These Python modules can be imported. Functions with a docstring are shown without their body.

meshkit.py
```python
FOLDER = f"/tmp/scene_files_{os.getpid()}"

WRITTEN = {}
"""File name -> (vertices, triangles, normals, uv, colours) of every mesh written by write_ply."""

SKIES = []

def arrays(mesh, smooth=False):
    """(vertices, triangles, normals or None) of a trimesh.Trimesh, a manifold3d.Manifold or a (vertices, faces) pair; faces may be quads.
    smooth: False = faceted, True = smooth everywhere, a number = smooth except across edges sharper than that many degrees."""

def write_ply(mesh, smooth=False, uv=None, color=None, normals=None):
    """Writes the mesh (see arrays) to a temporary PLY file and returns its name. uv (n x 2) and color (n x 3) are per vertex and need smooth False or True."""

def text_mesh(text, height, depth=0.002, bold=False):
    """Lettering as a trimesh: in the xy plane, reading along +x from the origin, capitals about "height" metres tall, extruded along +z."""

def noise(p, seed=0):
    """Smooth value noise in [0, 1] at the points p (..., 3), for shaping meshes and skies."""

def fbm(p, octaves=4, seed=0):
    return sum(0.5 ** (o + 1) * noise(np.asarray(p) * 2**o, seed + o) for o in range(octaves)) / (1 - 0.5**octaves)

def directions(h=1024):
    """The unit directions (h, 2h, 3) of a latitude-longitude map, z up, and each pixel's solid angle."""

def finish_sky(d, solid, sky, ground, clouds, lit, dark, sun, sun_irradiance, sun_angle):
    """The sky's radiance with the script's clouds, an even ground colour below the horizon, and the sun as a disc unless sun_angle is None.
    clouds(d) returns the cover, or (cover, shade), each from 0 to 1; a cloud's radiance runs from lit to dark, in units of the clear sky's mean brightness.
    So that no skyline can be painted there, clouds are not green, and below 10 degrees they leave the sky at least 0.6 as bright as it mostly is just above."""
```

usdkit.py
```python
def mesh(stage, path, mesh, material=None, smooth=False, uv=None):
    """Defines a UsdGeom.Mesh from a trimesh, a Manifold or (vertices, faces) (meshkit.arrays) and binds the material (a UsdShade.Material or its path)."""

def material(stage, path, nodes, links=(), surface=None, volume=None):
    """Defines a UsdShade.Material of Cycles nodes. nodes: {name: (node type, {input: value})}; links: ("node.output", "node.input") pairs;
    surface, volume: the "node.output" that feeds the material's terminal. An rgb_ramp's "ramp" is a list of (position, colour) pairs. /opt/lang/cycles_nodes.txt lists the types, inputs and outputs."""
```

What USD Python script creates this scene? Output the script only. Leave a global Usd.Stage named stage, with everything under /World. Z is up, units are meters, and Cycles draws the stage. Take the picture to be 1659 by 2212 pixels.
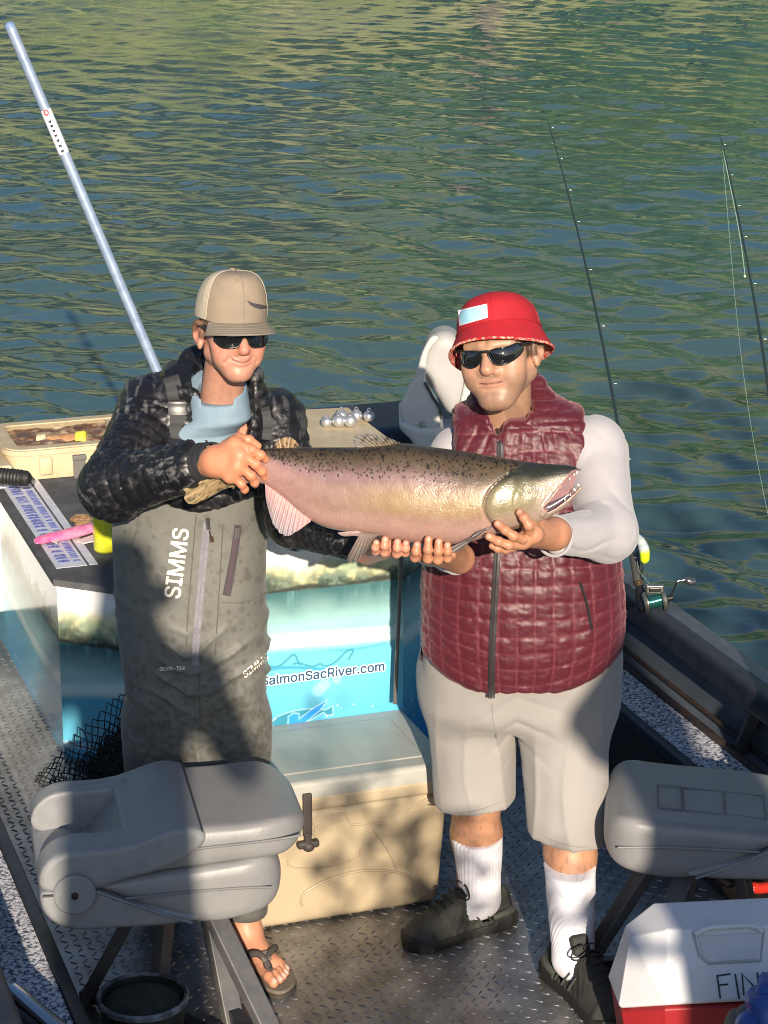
import math, random, re
import numpy as np, trimesh, usdkit, meshkit
import manifold3d as m3
import shapely.geometry as sg
from pxr import Usd, UsdGeom, UsdLux, UsdShade, Gf, Sdf, Vt

stage = Usd.Stage.CreateInMemory()
UsdGeom.SetStageUpAxis(stage, UsdGeom.Tokens.z)
UsdGeom.SetStageMetersPerUnit(stage, 1.0)
UsdGeom.Xform.Define(stage, '/World')
UsdGeom.Scope.Define(stage, '/World/Looks')
PI = math.pi

# ------------------------------------------------------------------ camera
CAM = np.array([0.0, 0.0, 2.9]); PITCH = math.radians(17.0)
FPX, CX, CY = 4918.0, 829.5, 1106.0            # focal length and centre on a 1659 x 2212 picture
cam = UsdGeom.Camera.Define(stage, '/World/camera')
cam.CreateHorizontalApertureAttr(36.0); cam.CreateVerticalApertureAttr(48.0)
cam.CreateFocalLengthAttr(36.0 * FPX / 1659.0)
cam.CreateClippingRangeAttr(Gf.Vec2f(0.05, 2000))
cam.CreateExposureAttr(EXPOSURE := 0.56)
xf = UsdGeom.Xformable(cam)
xf.AddTranslateOp().Set(Gf.Vec3d(*CAM)); xf.AddRotateXOp().Set(90.0 - math.degrees(PITCH))
FW = np.array([0, math.cos(PITCH), -math.sin(PITCH)]); UP = np.array([0, math.sin(PITCH), math.cos(PITCH)]); RT = np.array([1.0, 0, 0])

def ray(dx, dy):
    d = FW + (dx - CX) / FPX * RT + (CY - dy) / FPX * UP
    return d / np.linalg.norm(d)
def at(dx, dy, Y):
    d = ray(dx, dy); return CAM + d * (Y / d[1])
def onz(dx, dy, z):
    d = ray(dx, dy); return CAM + d * ((z - CAM[2]) / d[2])
def onplane(dx, dy, p, n):
    d = ray(dx, dy); return CAM + d * (np.dot(np.asarray(p) - CAM, n) / np.dot(d, n))

# ------------------------------------------------------------------ sun and sky
LDIR = ray(270, 1275)                          # the way the sunlight travels
SUN = -LDIR
elev, rot = math.asin(SUN[2]), math.atan2(SUN[0], SUN[1])
sun = UsdLux.DistantLight.Define(stage, '/World/sun')
sun.CreateIntensityAttr(1.25); sun.CreateAngleAttr(0.5); sun.CreateColorAttr(Gf.Vec3f(1.0, 0.86, 0.69))
sun.CreateNormalizeAttr(True)
zax = Gf.Vec3d(*SUN); rotm = Gf.Rotation(Gf.Vec3d(0, 0, 1), zax)
UsdGeom.Xformable(sun).AddTransformOp().Set(Gf.Matrix4d().SetRotate(rotm))
sky = UsdLux.DomeLight.Define(stage, '/World/sky')
skym = usdkit.material(stage, '/World/Looks/sky_look', {
    's': ('sky_texture', {'sky_type': 'single_scattering', 'sun_disc': False, 'sun_elevation': elev, 'sun_rotation': rot, 'ozone_density': 3.0, 'aerosol_density': 0.8}),
    'b': ('background_shader', {'strength': 0.09})}, [('s.color', 'b.color')], surface='b.background')
UsdShade.MaterialBindingAPI.Apply(sky.GetPrim()).Bind(skym)
sky.GetPrim().SetCustomDataByKey('kind', 'structure')
# ------------------------------------------------------------------ prims
used = {}
def numbered(path):
    n = used.get(path, 0); used[path] = n + 1
    return path if n == 0 else f'{path}_{n:03d}'
class T:
    def __init__(s, path, loc): s.path, s.loc = path, np.asarray(loc, float)
    @property
    def prim(s): return stage.GetPrimAtPath(s.path)
def tag(o, label=None, cat=None, group=None, kind=None):
    p = o.prim
    for k, v in (('label', label), ('category', cat), ('group', group), ('kind', kind)):
        if v: p.SetCustomDataByKey(k, v)
    return o
def thing(name, label, cat, loc=(0, 0, 0), group=None, kind=None):
    path = numbered('/World/' + name)
    x = UsdGeom.Xform.Define(stage, path); x.AddTranslateOp().Set(Gf.Vec3d(*map(float, loc)))
    return tag(T(path, loc), label, cat, group, kind)
def obj(name, mesh, mat, parent=None, smooth=30, col=None, label=None, kind=None):
    base = parent.path if parent else '/World'
    path = numbered(base + '/' + name)
    loc = parent.loc if parent else np.zeros(3)
    v, f, _ = meshkit.arrays(mesh, False)
    if col is not None:
        m = usdkit.mesh(stage, path, (v - loc, f), mat, smooth=True)
        UsdGeom.PrimvarsAPI(m).CreatePrimvar('col', Sdf.ValueTypeNames.Color3fArray, 'vertex').Set(Vt.Vec3fArray.FromNumpy(np.asarray(col, np.float32)))
    else:
        m = usdkit.mesh(stage, path, (v - loc, f), mat, smooth=smooth)
    return tag(T(path, loc), label, kind=kind)
def copy_of(src, name, loc, label=None, group=None, rotz=0.0, scale=None):
    path = numbered('/World/' + name)
    x = UsdGeom.Xform.Define(stage, path)
    x.GetPrim().GetReferences().AddInternalReference(src.path)
    x.ClearXformOpOrder()
    x.AddTranslateOp().Set(Gf.Vec3d(*map(float, loc))); x.AddRotateZOp().Set(rotz)
    if scale is not None: x.AddScaleOp().Set(Gf.Vec3f(*scale))
    x.GetPrim().SetInstanceable(True)
    return tag(T(path, loc), label, None, group)

# ------------------------------------------------------------------ materials
def mat(name, color=(.5, .5, .5), rough=.6, metal=0., noise=None, bump=None, **kw):
    """noise: (scale, colour2, contrast) mottles the colour; bump: (scale, strength, distance[, stretch])"""
    n = {'p': ('principled_bsdf', {'base_color': color, 'roughness': rough, 'metallic': metal, **kw})}; L = []
    n['t'] = ('texture_coordinate', {})
    if noise:
        sc, c2, con = noise
        n['n'] = ('noise_texture', {'scale': sc, 'detail': 5.0, 'roughness': .62}); L.append(('t.object', 'n.vector'))
        n['r'] = ('rgb_ramp', {'ramp': [(.5 - .5 / con, color), (.5 + .5 / con, c2)]}); L += [('n.fac', 'r.fac'), ('r.color', 'p.base_color')]
    if bump:
        n['bm'] = ('mapping', {'scale': bump[3] if len(bump) > 3 else (1, 1, 1)})
        n['bn'] = ('noise_texture', {'scale': bump[0], 'detail': 4.0}); n['b'] = ('bump', {'strength': bump[1], 'distance': bump[2]})
        L += [('t.object', 'bm.vector'), ('bm.vector', 'bn.vector'), ('bn.fac', 'b.height'), ('b.normal', 'p.normal')]
    return usdkit.material(stage, '/World/Looks/' + name, n, L, surface='p.BSDF')
def colmat(name, rough=.6, bump=None, metal=0., mottle=None, **kw):
    """base colour from the mesh's own colour pattern (print, fish skin, cloth print)"""
    n = {'a': ('attribute', {'attribute': 'col'}), 'p': ('principled_bsdf', {'roughness': rough, 'metallic': metal, **kw}), 't': ('texture_coordinate', {})}
    L = [('a.color', 'p.base_color')]
    if mottle:
        n['n'] = ('noise_texture', {'scale': mottle[0], 'detail': 5.0}); n['mr'] = ('map_range', {'from_min': .3, 'from_max': .7, 'to_min': 1 - mottle[1], 'to_max': 1 + mottle[1]})
        n['mx'] = ('vector_math', {'math_type': 'scale'})
        L = [('t.object', 'n.vector'), ('n.fac', 'mr.value'), ('a.color', 'mx.vector1'), ('mr.result', 'mx.scale'), ('mx.vector', 'p.base_color')]
    if bump:
        n['bm'] = ('mapping', {'scale': bump[3] if len(bump) > 3 else (1, 1, 1)})
        n['bn'] = ('noise_texture', {'scale': bump[0], 'detail': 4.0}); n['b'] = ('bump', {'strength': bump[1], 'distance': bump[2]})
        L += [('t.object', 'bm.vector'), ('bm.vector', 'bn.vector'), ('bn.fac', 'b.height'), ('b.normal', 'p.normal')]
    return usdkit.material(stage, '/World/Looks/' + name, n, L, surface='p.BSDF')

# ------------------------------------------------------------------ plain shapes
cat_ = trimesh.util.concatenate
def frame(z, hint=(0, 0, 1)):
    z = np.asarray(z, float); z = z / np.linalg.norm(z)
    x = np.cross(hint, z)
    if np.linalg.norm(x) < 1e-3: x = np.cross((1, 0, 0), z)
    x /= np.linalg.norm(x); return np.stack([x, np.cross(z, x), z], 1)
def rbox(size, r=.01, loc=(0, 0, 0), R=None, seg=3):
    """a box with rounded edges, centred on loc"""
    s = np.asarray(size, float); r = min(r, s.min() * .49)
    ball = trimesh.creation.icosphere(subdivisions=1 if seg < 4 else 2, radius=r).vertices
    c = (s / 2 - r)
    pts = np.concatenate([ball + c * np.array(k) for k in np.ndindex(2, 2, 2) for k in [np.array(k) * 2 - 1]])
    h = trimesh.convex.convex_hull(pts)
    v = h.vertices.copy()
    if R is not None: v = v @ np.asarray(R).T
    return trimesh.Trimesh(v + np.asarray(loc), h.faces, process=False)
def box(size, loc=(0, 0, 0), R=None):
    m = trimesh.creation.box(extents=size); v = m.vertices
    if R is not None: v = v @ np.asarray(R).T
    return trimesh.Trimesh(v + np.asarray(loc), m.faces, process=False)
def bar(a, b, w, h, up=(0, 0, 1), r=0.0):
    """a straight bar of section w x h from a to b"""
    a, b = np.asarray(a, float), np.asarray(b, float); F = frame(b - a, up)
    s = (w, h, np.linalg.norm(b - a))
    return rbox(s, r, (a + b) / 2, F) if r else box(s, (a + b) / 2, F)
def tube(pts, rad, n=12, closed=False, cap=True):
    """a round tube along pts; rad a number or one per point"""
    P = np.asarray(pts, float); k = len(P); rad = np.broadcast_to(np.asarray(rad, float), (k,))
    tan = np.gradient(P, axis=0) if not closed else np.roll(P, -1, 0) - np.roll(P, 1, 0)
    tan /= np.maximum(np.linalg.norm(tan, axis=1, keepdims=True), 1e-9)
    nrm = np.cross(tan[0], (0.31, 0.17, 0.93)); nrm /= np.linalg.norm(nrm); rings = []
    for i in range(k):
        nrm = nrm - tan[i] * nrm.dot(tan[i]); nrm /= np.linalg.norm(nrm); bn = np.cross(tan[i], nrm)
        a = np.arange(n) / n * 2 * PI
        rings.append(P[i] + rad[i] * (np.cos(a)[:, None] * nrm + np.sin(a)[:, None] * bn))
    v = np.concatenate(rings); f = []
    for i in range(k if closed else k - 1):
        for j in range(n):
            a, b = i * n + j, i * n + (j + 1) % n; c, d = ((i + 1) % k) * n + (j + 1) % n, ((i + 1) % k) * n + j
            f += [(a, b, c), (a, c, d)]
    if cap and not closed:
        v = np.vstack([v, P[0], P[-1]])
        for j in range(n):
            f += [(k * n, (j + 1) % n, j), (k * n + 1, (k - 1) * n + j, (k - 1) * n + (j + 1) % n)]
    return trimesh.Trimesh(v, f, process=False)
def spline(pts, n=40):
    from scipy.interpolate import CubicSpline
    P = np.asarray(pts, float); t = np.r_[0, np.cumsum(np.linalg.norm(np.diff(P, axis=0), axis=1))]
    return CubicSpline(t, P)(np.linspace(0, t[-1], n))
def lathe(prof, loc=(0, 0, 0), R=None, n=32):
    m = trimesh.creation.revolve(np.asarray(prof, float), sections=n); v = m.vertices
    if R is not None: v = v @ np.asarray(R).T
    return trimesh.Trimesh(v + np.asarray(loc), m.faces, process=False)
def prism(poly, h, loc=(0, 0, 0), R=None):
    p = poly if hasattr(poly, 'exterior') else sg.Polygon(poly)
    m = trimesh.creation.extrude_polygon(p.buffer(0), h, engine='earcut'); v = m.vertices
    if R is not None: v = v @ np.asarray(R).T
    return trimesh.Trimesh(v + np.asarray(loc), m.faces, process=False)
def gridmesh(V):
    """V (n, m, 3) -> vertices, faces"""
    n, m = V.shape[:2]; i = np.arange(n * m).reshape(n, m)
    q = np.stack([i[:-1, :-1], i[1:, :-1], i[1:, 1:], i[:-1, 1:]], -1).reshape(-1, 4)
    return trimesh.Trimesh(V.reshape(-1, 3), np.vstack([q[:, [0, 1, 2]], q[:, [0, 2, 3]]]), process=False)
def rotm3(yaw=0, pitch=0, roll=0):
    y, p, r = map(math.radians, (yaw, pitch, roll))
    Rz = np.array([[math.cos(y), -math.sin(y), 0], [math.sin(y), math.cos(y), 0], [0, 0, 1]])
    Rx = np.array([[1, 0, 0], [0, math.cos(p), -math.sin(p)], [0, math.sin(p), math.cos(p)]])
    Ry = np.array([[math.cos(r), 0, math.sin(r)], [0, 1, 0], [-math.sin(r), 0, math.cos(r)]])
    return Ry @ Rz @ Rx

# ------------------------------------------------------------------ signed distance modelling
def smin(a, b, k):
    h = np.clip(.5 + .5 * (b - a) / k, 0, 1); return b + (a - b) * h - k * h * (1 - h)
def smax(a, b, k): return -smin(-a, -b, k)
def rcone(P, a, b, r1, r2):
    a, b = np.asarray(a, np.float32), np.asarray(b, np.float32); d = b - a
    t = np.clip((P - a) @ d / max(float(d @ d), 1e-12), 0, 1)
    return np.linalg.norm(P - a - t[:, None] * d, axis=1) - (r1 + (r2 - r1) * t)
def chain(P, pts, rad, k=.0):
    d = None
    for i in range(len(pts) - 1):
        e = rcone(P, pts[i], pts[i + 1], rad[i], rad[i + 1])
        d = e if d is None else (smin(d, e, k) if k else np.minimum(d, e))
    return d
def ell(P, c, r, R=None):
    q = P - np.asarray(c, np.float32)
    if R is not None: q = q @ np.asarray(R, np.float32)
    r = np.asarray(r, np.float32); k0 = np.linalg.norm(q / r, axis=1); k1 = np.linalg.norm(q / (r * r), axis=1)
    return k0 * (k0 - 1) / np.maximum(k1, 1e-6)
def loft(P, st, ex=2.4):
    """st rows: z, centre x, centre y, half width, half depth; rising z"""
    st = np.asarray(st, float); z = P[:, 2]
    cx, cy, a, b = (np.interp(z, st[:, 0], st[:, i]) for i in (1, 2, 3, 4))
    x, y = np.abs(P[:, 0] - cx) / a, np.abs(P[:, 1] - cy) / b
    r = (x ** ex + y ** ex) ** (1 / ex)
    d = (r - 1) * np.minimum(a, b)
    return np.maximum(d, np.maximum(st[0, 0] - z, z - st[-1, 0]))
def sm_st(st, n=40):
    """stations resampled smoothly"""
    from scipy.interpolate import PchipInterpolator
    st = np.asarray(st, float); z = np.linspace(st[0, 0], st[-1, 0], n)
    return np.column_stack([z, PchipInterpolator(st[:, 0], st[:, 1:])(z)])
def mesh_sdf(fn, lo, hi, h, B=8, tets=False):
    lo, hi = np.asarray(lo, float), np.asarray(hi, float)
    nb = np.ceil((hi - lo) / h / B).astype(int) + 1; n = nb * B
    g = [np.arange(k) for k in nb]
    cen = np.stack(np.meshgrid(*g, indexing='ij'), -1).reshape(-1, 3)
    cd = fn((lo + (cen * B + (B - 1) / 2) * h).astype(np.float32))
    D = np.repeat(np.repeat(np.repeat(np.where(cd < 0, -1., 1.).reshape(nb).astype(np.float32), B, 0), B, 1), B, 2)
    keep = cen[np.abs(cd) < B * h * 1.25]
    off = np.stack(np.meshgrid(*[np.arange(B)] * 3, indexing='ij'), -1).reshape(-1, 3)
    for s in range(0, len(keep), 400):
        k = keep[s:s + 400]; idx = (k[:, None] * B + off[None]).reshape(-1, 3)
        D[idx[:, 0], idx[:, 1], idx[:, 2]] = fn((lo + idx * h).astype(np.float32))
    return marching_tets(D, lo, h) if tets else surface_nets(D, lo, h)
def marching_tets(D, lo, h):
    """a closed manifold surface (for skins that are joined)"""
    D = D.copy()
    for ax in range(3):
        for e in (0, -1): D[tuple(e if k == ax else slice(None) for k in range(3))] = h
    D = np.where(np.abs(D) < 1e-7, np.float32(1e-7), D); S = D < 0; n = np.array(D.shape)
    cnt = sum(S[i:n[0] - 1 + i, j:n[1] - 1 + j, k:n[2] - 1 + k].astype(np.int8) for i, j, k in np.ndindex(2, 2, 2))
    ids = np.argwhere((cnt > 0) & (cnt < 8)); st = np.array([n[1] * n[2], n[2], 1]); base = ids @ st; Df = D.ravel()
    ed, tri_dir = [], []
    for perm in ((0, 1, 2), (0, 2, 1), (1, 0, 2), (1, 2, 0), (2, 0, 1), (2, 1, 0)):
        o = [0, st[perm[0]], st[perm[0]] + st[perm[1]], st.sum()]
        q = base[:, None] + np.array(o)[None]; s = Df[q] < 0; c = s.sum(1)
        for inv, num in ((False, 1), (True, 3)):
            k = c == num; qq, ss = q[k], (s[k] if not inv else ~s[k])
            if len(qq):
                a = qq[np.arange(len(qq)), ss.argmax(1)]; oth = qq[~ss].reshape(-1, 3)
                ed.append(np.stack([np.stack([np.repeat(a[:, None], 3, 1), oth], -1)], 0)[0]); tri_dir.append(np.full(len(qq), inv))
        k = c == 2; qq, ss = q[k], s[k]
        if len(qq):
            A = qq[ss].reshape(-1, 2); Bo = qq[~ss].reshape(-1, 2)
            e = lambda i, j: np.stack([A[:, i], Bo[:, j]], -1)
            ed.append(np.stack([e(0, 0), e(0, 1), e(1, 1)], 1)); tri_dir.append(np.zeros(len(qq), bool))
            ed.append(np.stack([e(0, 0), e(1, 1), e(1, 0)], 1)); tri_dir.append(np.zeros(len(qq), bool))
    E = np.concatenate(ed); E.sort(-1); N = np.int64(D.size); key = E[..., 0].astype(np.int64) * N + E[..., 1]
    uk, inv = np.unique(key.ravel(), return_inverse=True); F = inv.reshape(-1, 3); a, b = uk // N, uk % N
    P = lambda i: np.stack(np.unravel_index(i, D.shape), -1); da, db = Df[a], Df[b]; t = np.clip(da / (da - db), .04, .96)
    v = lo + (P(a) + (P(b) - P(a)) * t[:, None]) * h
    # outward: away from the inside ends of the cut edges
    ins = np.where((da < 0)[:, None], P(a), P(b)); out = np.where((da < 0)[:, None], P(b), P(a)); g = (out - ins).astype(float)
    gn = g[F].sum(1); nrm = np.cross(v[F[:, 1]] - v[F[:, 0]], v[F[:, 2]] - v[F[:, 0]]); fl = (nrm * gn).sum(1) < 0; F[fl] = F[fl][:, ::-1]
    return trimesh.Trimesh(v, F, process=False)
def surface_nets(D, lo, h):
    S = D < 0; n = np.array(D.shape)
    c = [S[i:n[0] - 1 + i, j:n[1] - 1 + j, k:n[2] - 1 + k] for i, j, k in np.ndindex(2, 2, 2)]
    cnt = sum(x.astype(np.int8) for x in c); act = (cnt > 0) & (cnt < 8)
    ids = np.argwhere(act); num = np.full(act.shape, -1, np.int64); num[act] = np.arange(len(ids))
    acc = np.zeros((len(ids), 3)); w = np.zeros(len(ids))
    cor = np.array(list(np.ndindex(2, 2, 2)))
    val = np.stack([D[ids[:, 0] + a, ids[:, 1] + b, ids[:, 2] + c_] for a, b, c_ in cor], 1)
    for i in range(8):
        for ax in range(3):
            if cor[i][ax] == 0:
                j = int(np.nonzero((cor == cor[i] + np.eye(3, dtype=int)[ax]).all(1))[0][0])
                va, vb = val[:, i], val[:, j]; m = (va < 0) != (vb < 0)
                t = np.where(m, va / np.where(m, va - vb, 1), 0)
                p = cor[i] + np.outer(t, np.eye(3)[ax]); acc += np.where(m[:, None], p, 0); w += m
    v = lo + (ids + acc / np.maximum(w, 1)[:, None]) * h
    F = []
    for ax in range(3):
        u, q = (ax + 1) % 3, (ax + 2) % 3
        sl0 = [slice(None)] * 3; sl1 = [slice(None)] * 3; sl0[ax] = slice(0, n[ax] - 1); sl1[ax] = slice(1, n[ax])
        A, Bq = S[tuple(sl0)], S[tuple(sl1)]
        e = np.argwhere(A != Bq); e = e[(e[:, u] > 0) & (e[:, q] > 0) & (e[:, u] < n[u] - 1) & (e[:, q] < n[q] - 1)]
        if not len(e): continue
        eu, eq = np.eye(3, dtype=int)[u], np.eye(3, dtype=int)[q]
        quad = np.stack([num[tuple((e - a * eu - b * eq).T)] for a, b in ((1, 1), (0, 1), (0, 0), (1, 0))], 1)
        flip = ~A[tuple(e.T)]
        quad[flip] = quad[flip][:, ::-1]
        F.append(quad)
    F = np.vstack(F); F = F[(F >= 0).all(1)]
    return trimesh.Trimesh(v, np.vstack([F[:, [0, 1, 2]], F[:, [0, 2, 3]]]), process=False)
def taubin(m, n=6):
    from scipy.sparse import coo_matrix
    e = m.edges_unique; k = len(m.vertices)
    A = coo_matrix((np.ones(2 * len(e)), (np.r_[e[:, 0], e[:, 1]], np.r_[e[:, 1], e[:, 0]])), (k, k)).tocsr(); A.data[:] = 1
    dg = np.maximum(np.asarray(A.sum(1)).ravel(), 1)[:, None]; v = m.vertices.copy()
    for _ in range(n):
        for l in (.5, -.53): v = v + l * (A @ v / dg - v)
    return trimesh.Trimesh(v, m.faces, process=False)
def displace(m, d):
    return trimesh.Trimesh(m.vertices + m.vertex_normals * np.asarray(d)[:, None], m.faces, process=False)
def fbm(p, o=4, seed=0): return meshkit.fbm(p, o, seed)
def mixc(a, b, t):
    t = np.clip(np.asarray(t), 0, 1)[..., None]; return np.asarray(a) * (1 - t) + np.asarray(b) * t
def sstep(a, b, x):
    t = np.clip((x - a) / (b - a), 0, 1); return t * t * (3 - 2 * t)

# ------------------------------------------------------------------ things sewn or printed on a surface
def hit(m, P2):
    """where the rays of picture points P2 (n, 2) first meet mesh m; misses are filled from the nearest hit"""
    P2 = np.asarray(P2, float); d = np.array([ray(*p) for p in P2])
    loc, ir, _ = m.ray.intersects_location(np.tile(CAM, (len(P2), 1)), d, multiple_hits=False)
    out = np.full((len(P2), 3), np.nan); out[ir] = loc
    bad = np.isnan(out[:, 0])
    if bad.any() and (~bad).any():
        from scipy.spatial import cKDTree
        _, j = cKDTree(P2[~bad]).query(P2[bad]); dep = np.linalg.norm(out[~bad][j] - CAM, axis=1)
        out[bad] = CAM + d[bad] * dep[:, None]
    return out
def ribbon(m, pts, w, th=.003, n=60, smooth_it=True, dome=True):
    """a strip of width w (metres) and thickness th lying on mesh m along picture points pts"""
    P = spline(np.c_[pts, np.zeros(len(pts))], n)[:, :2] if len(pts) > 2 else np.linspace(pts[0], pts[1], n)
    C = hit(m, P); tan = np.gradient(C, axis=0); tan /= np.linalg.norm(tan, axis=1, keepdims=True)
    view = C - CAM; view /= np.linalg.norm(view, axis=1, keepdims=True)
    side = np.cross(tan, view); side /= np.linalg.norm(side, axis=1, keepdims=True)
    w = np.broadcast_to(w, (n,))[:, None]
    rows = [C - side * w / 2 + view * .004, C - side * w / 2 - view * th * .6, C - view * th * (1.25 if dome else 1), C + side * w / 2 - view * th * .6, C + side * w / 2 + view * .004]
    V = np.stack(rows, 1)
    if smooth_it:
        k = np.array([1, 2, 3, 2, 1.]) / 9
        Vp = np.concatenate([V[:1]] * 2 + [V] + [V[-1:]] * 2); V = sum(k[i] * Vp[i:i + n] for i in range(5))
    g = gridmesh(V); capf = []
    for r0 in (0, (n - 1) * 5): capf += [(r0, r0 + 1, r0 + 2), (r0, r0 + 2, r0 + 3), (r0, r0 + 3, r0 + 4)]
    g = trimesh.Trimesh(g.vertices, np.vstack([g.faces, capf]), process=False)
    return g
def decal(m, flat, org, ux, uy, lift=.0015, maxe=.01):
    """flat mesh (x, y, thickness z) laid on m: its x and y run along ux, uy (picture pixels per unit) from org"""
    v, f = trimesh.remesh.subdivide_to_size(flat.vertices, flat.faces, maxe, max_iter=12)
    P2 = np.asarray(org) + v[:, :1] * np.asarray(ux) + v[:, 1:2] * np.asarray(uy)
    C = hit(m, P2); view = C - CAM; view /= np.linalg.norm(view, axis=1, keepdims=True)
    return trimesh.Trimesh(C - view * (lift + v[:, 2:3]), f, process=False)
# ------------------------------------------------------------------ water, far bank
WZ = -0.12
tv = np.array([.9455, .3256, 0]); lv = np.array([-.3256, .9455, 0]); zv = np.array([0, 0, 1.0])
BR = np.stack([tv, lv, zv], 1)                      # boat axes: across, towards the stern, up
def bp(a, b, z=0.): return a * tv + b * lv + np.array([0, 0, z])
def toboat(p): return np.array([np.dot(p, tv), np.dot(p, lv), p[2]])

water_m = usdkit.material(stage, '/World/Looks/water_look', {
    't': ('geometry', {}),
    'm1': ('mapping', {'rotation': (0, 0, .62), 'scale': (1.0, 2.6, 1)}),
    'n1': ('noise_texture', {'scale': 3.6, 'detail': 2.0, 'roughness': .45, 'distortion': .4}),
    'b1': ('bump', {'strength': .14, 'distance': .05}),
    'lo': ('noise_texture', {'scale': .12, 'detail': 2.0}),
    'cr': ('rgb_ramp', {'ramp': [(.35, (.040, .098, .130)), (.7, (.064, .112, .094))]}),
    'p': ('principled_bsdf', {'roughness': .03, 'ior': 1.333, 'specular_ior_level': .5})},
    [('t.position', 'm1.vector'), ('m1.vector', 'n1.vector'), ('n1.fac', 'b1.height'), ('b1.normal', 'p.normal'),
     ('t.position', 'lo.vector'), ('lo.fac', 'cr.fac'), ('cr.color', 'p.base_color')], surface='p.BSDF')
def wave_height(x, y):
    rng = np.random.default_rng(5); z = np.zeros_like(x)
    gust = .55 + .9 * fbm(np.stack([x * .09, y * .09, 0 * x], -1), 2, 3)
    for i in range(54):
        lam = .20 * (4.6 ** (rng.random() ** 1.25)); k = 2 * PI / lam
        th = math.radians(54) + rng.normal(0, .42)
        amp = .0150 * lam ** 1.05 / 2.6 * (.6 + .8 * rng.random())
        z += amp * np.sin(k * (math.cos(th) * x + math.sin(th) * y) + rng.random() * 2 * PI + .5 * np.sin(.7 * x + i) + .5 * np.sin(.5 * y + 2 * i))
    return z * gust
ys = 4.2 * (1 + np.arange(760) * .0031) ** np.linspace(1, 2.05, 760)
ys = np.r_[-6, -3, 0, 2, 3.4, ys[ys < 60]]
U = np.linspace(-1, 1, 560)
Xw = np.outer(np.maximum(.27 * np.maximum(ys, 3) + 1.0, 2.2), U)
Yw = np.repeat(ys[:, None], 560, 1)
Zw = WZ + wave_height(Xw, Yw)
tag(obj('river', gridmesh(np.stack([Xw, Yw, Zw], -1)), water_m, smooth=True), kind='structure')
# the still water around the modelled reach, well outside the view
o_ = []
for x0, x1, y0, y1 in ((-90, -15.5, -20, 62), (15.5, 90, -20, 62)):
    o_.append(box((x1 - x0, y1 - y0, .02), ((x0 + x1) / 2, (y0 + y1) / 2, WZ - .05)))
o_.append(box((200, 90, .02), (0, 17, WZ - .35)))
tag(obj('river_reach', cat_(o_), water_m), kind='structure')

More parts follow.
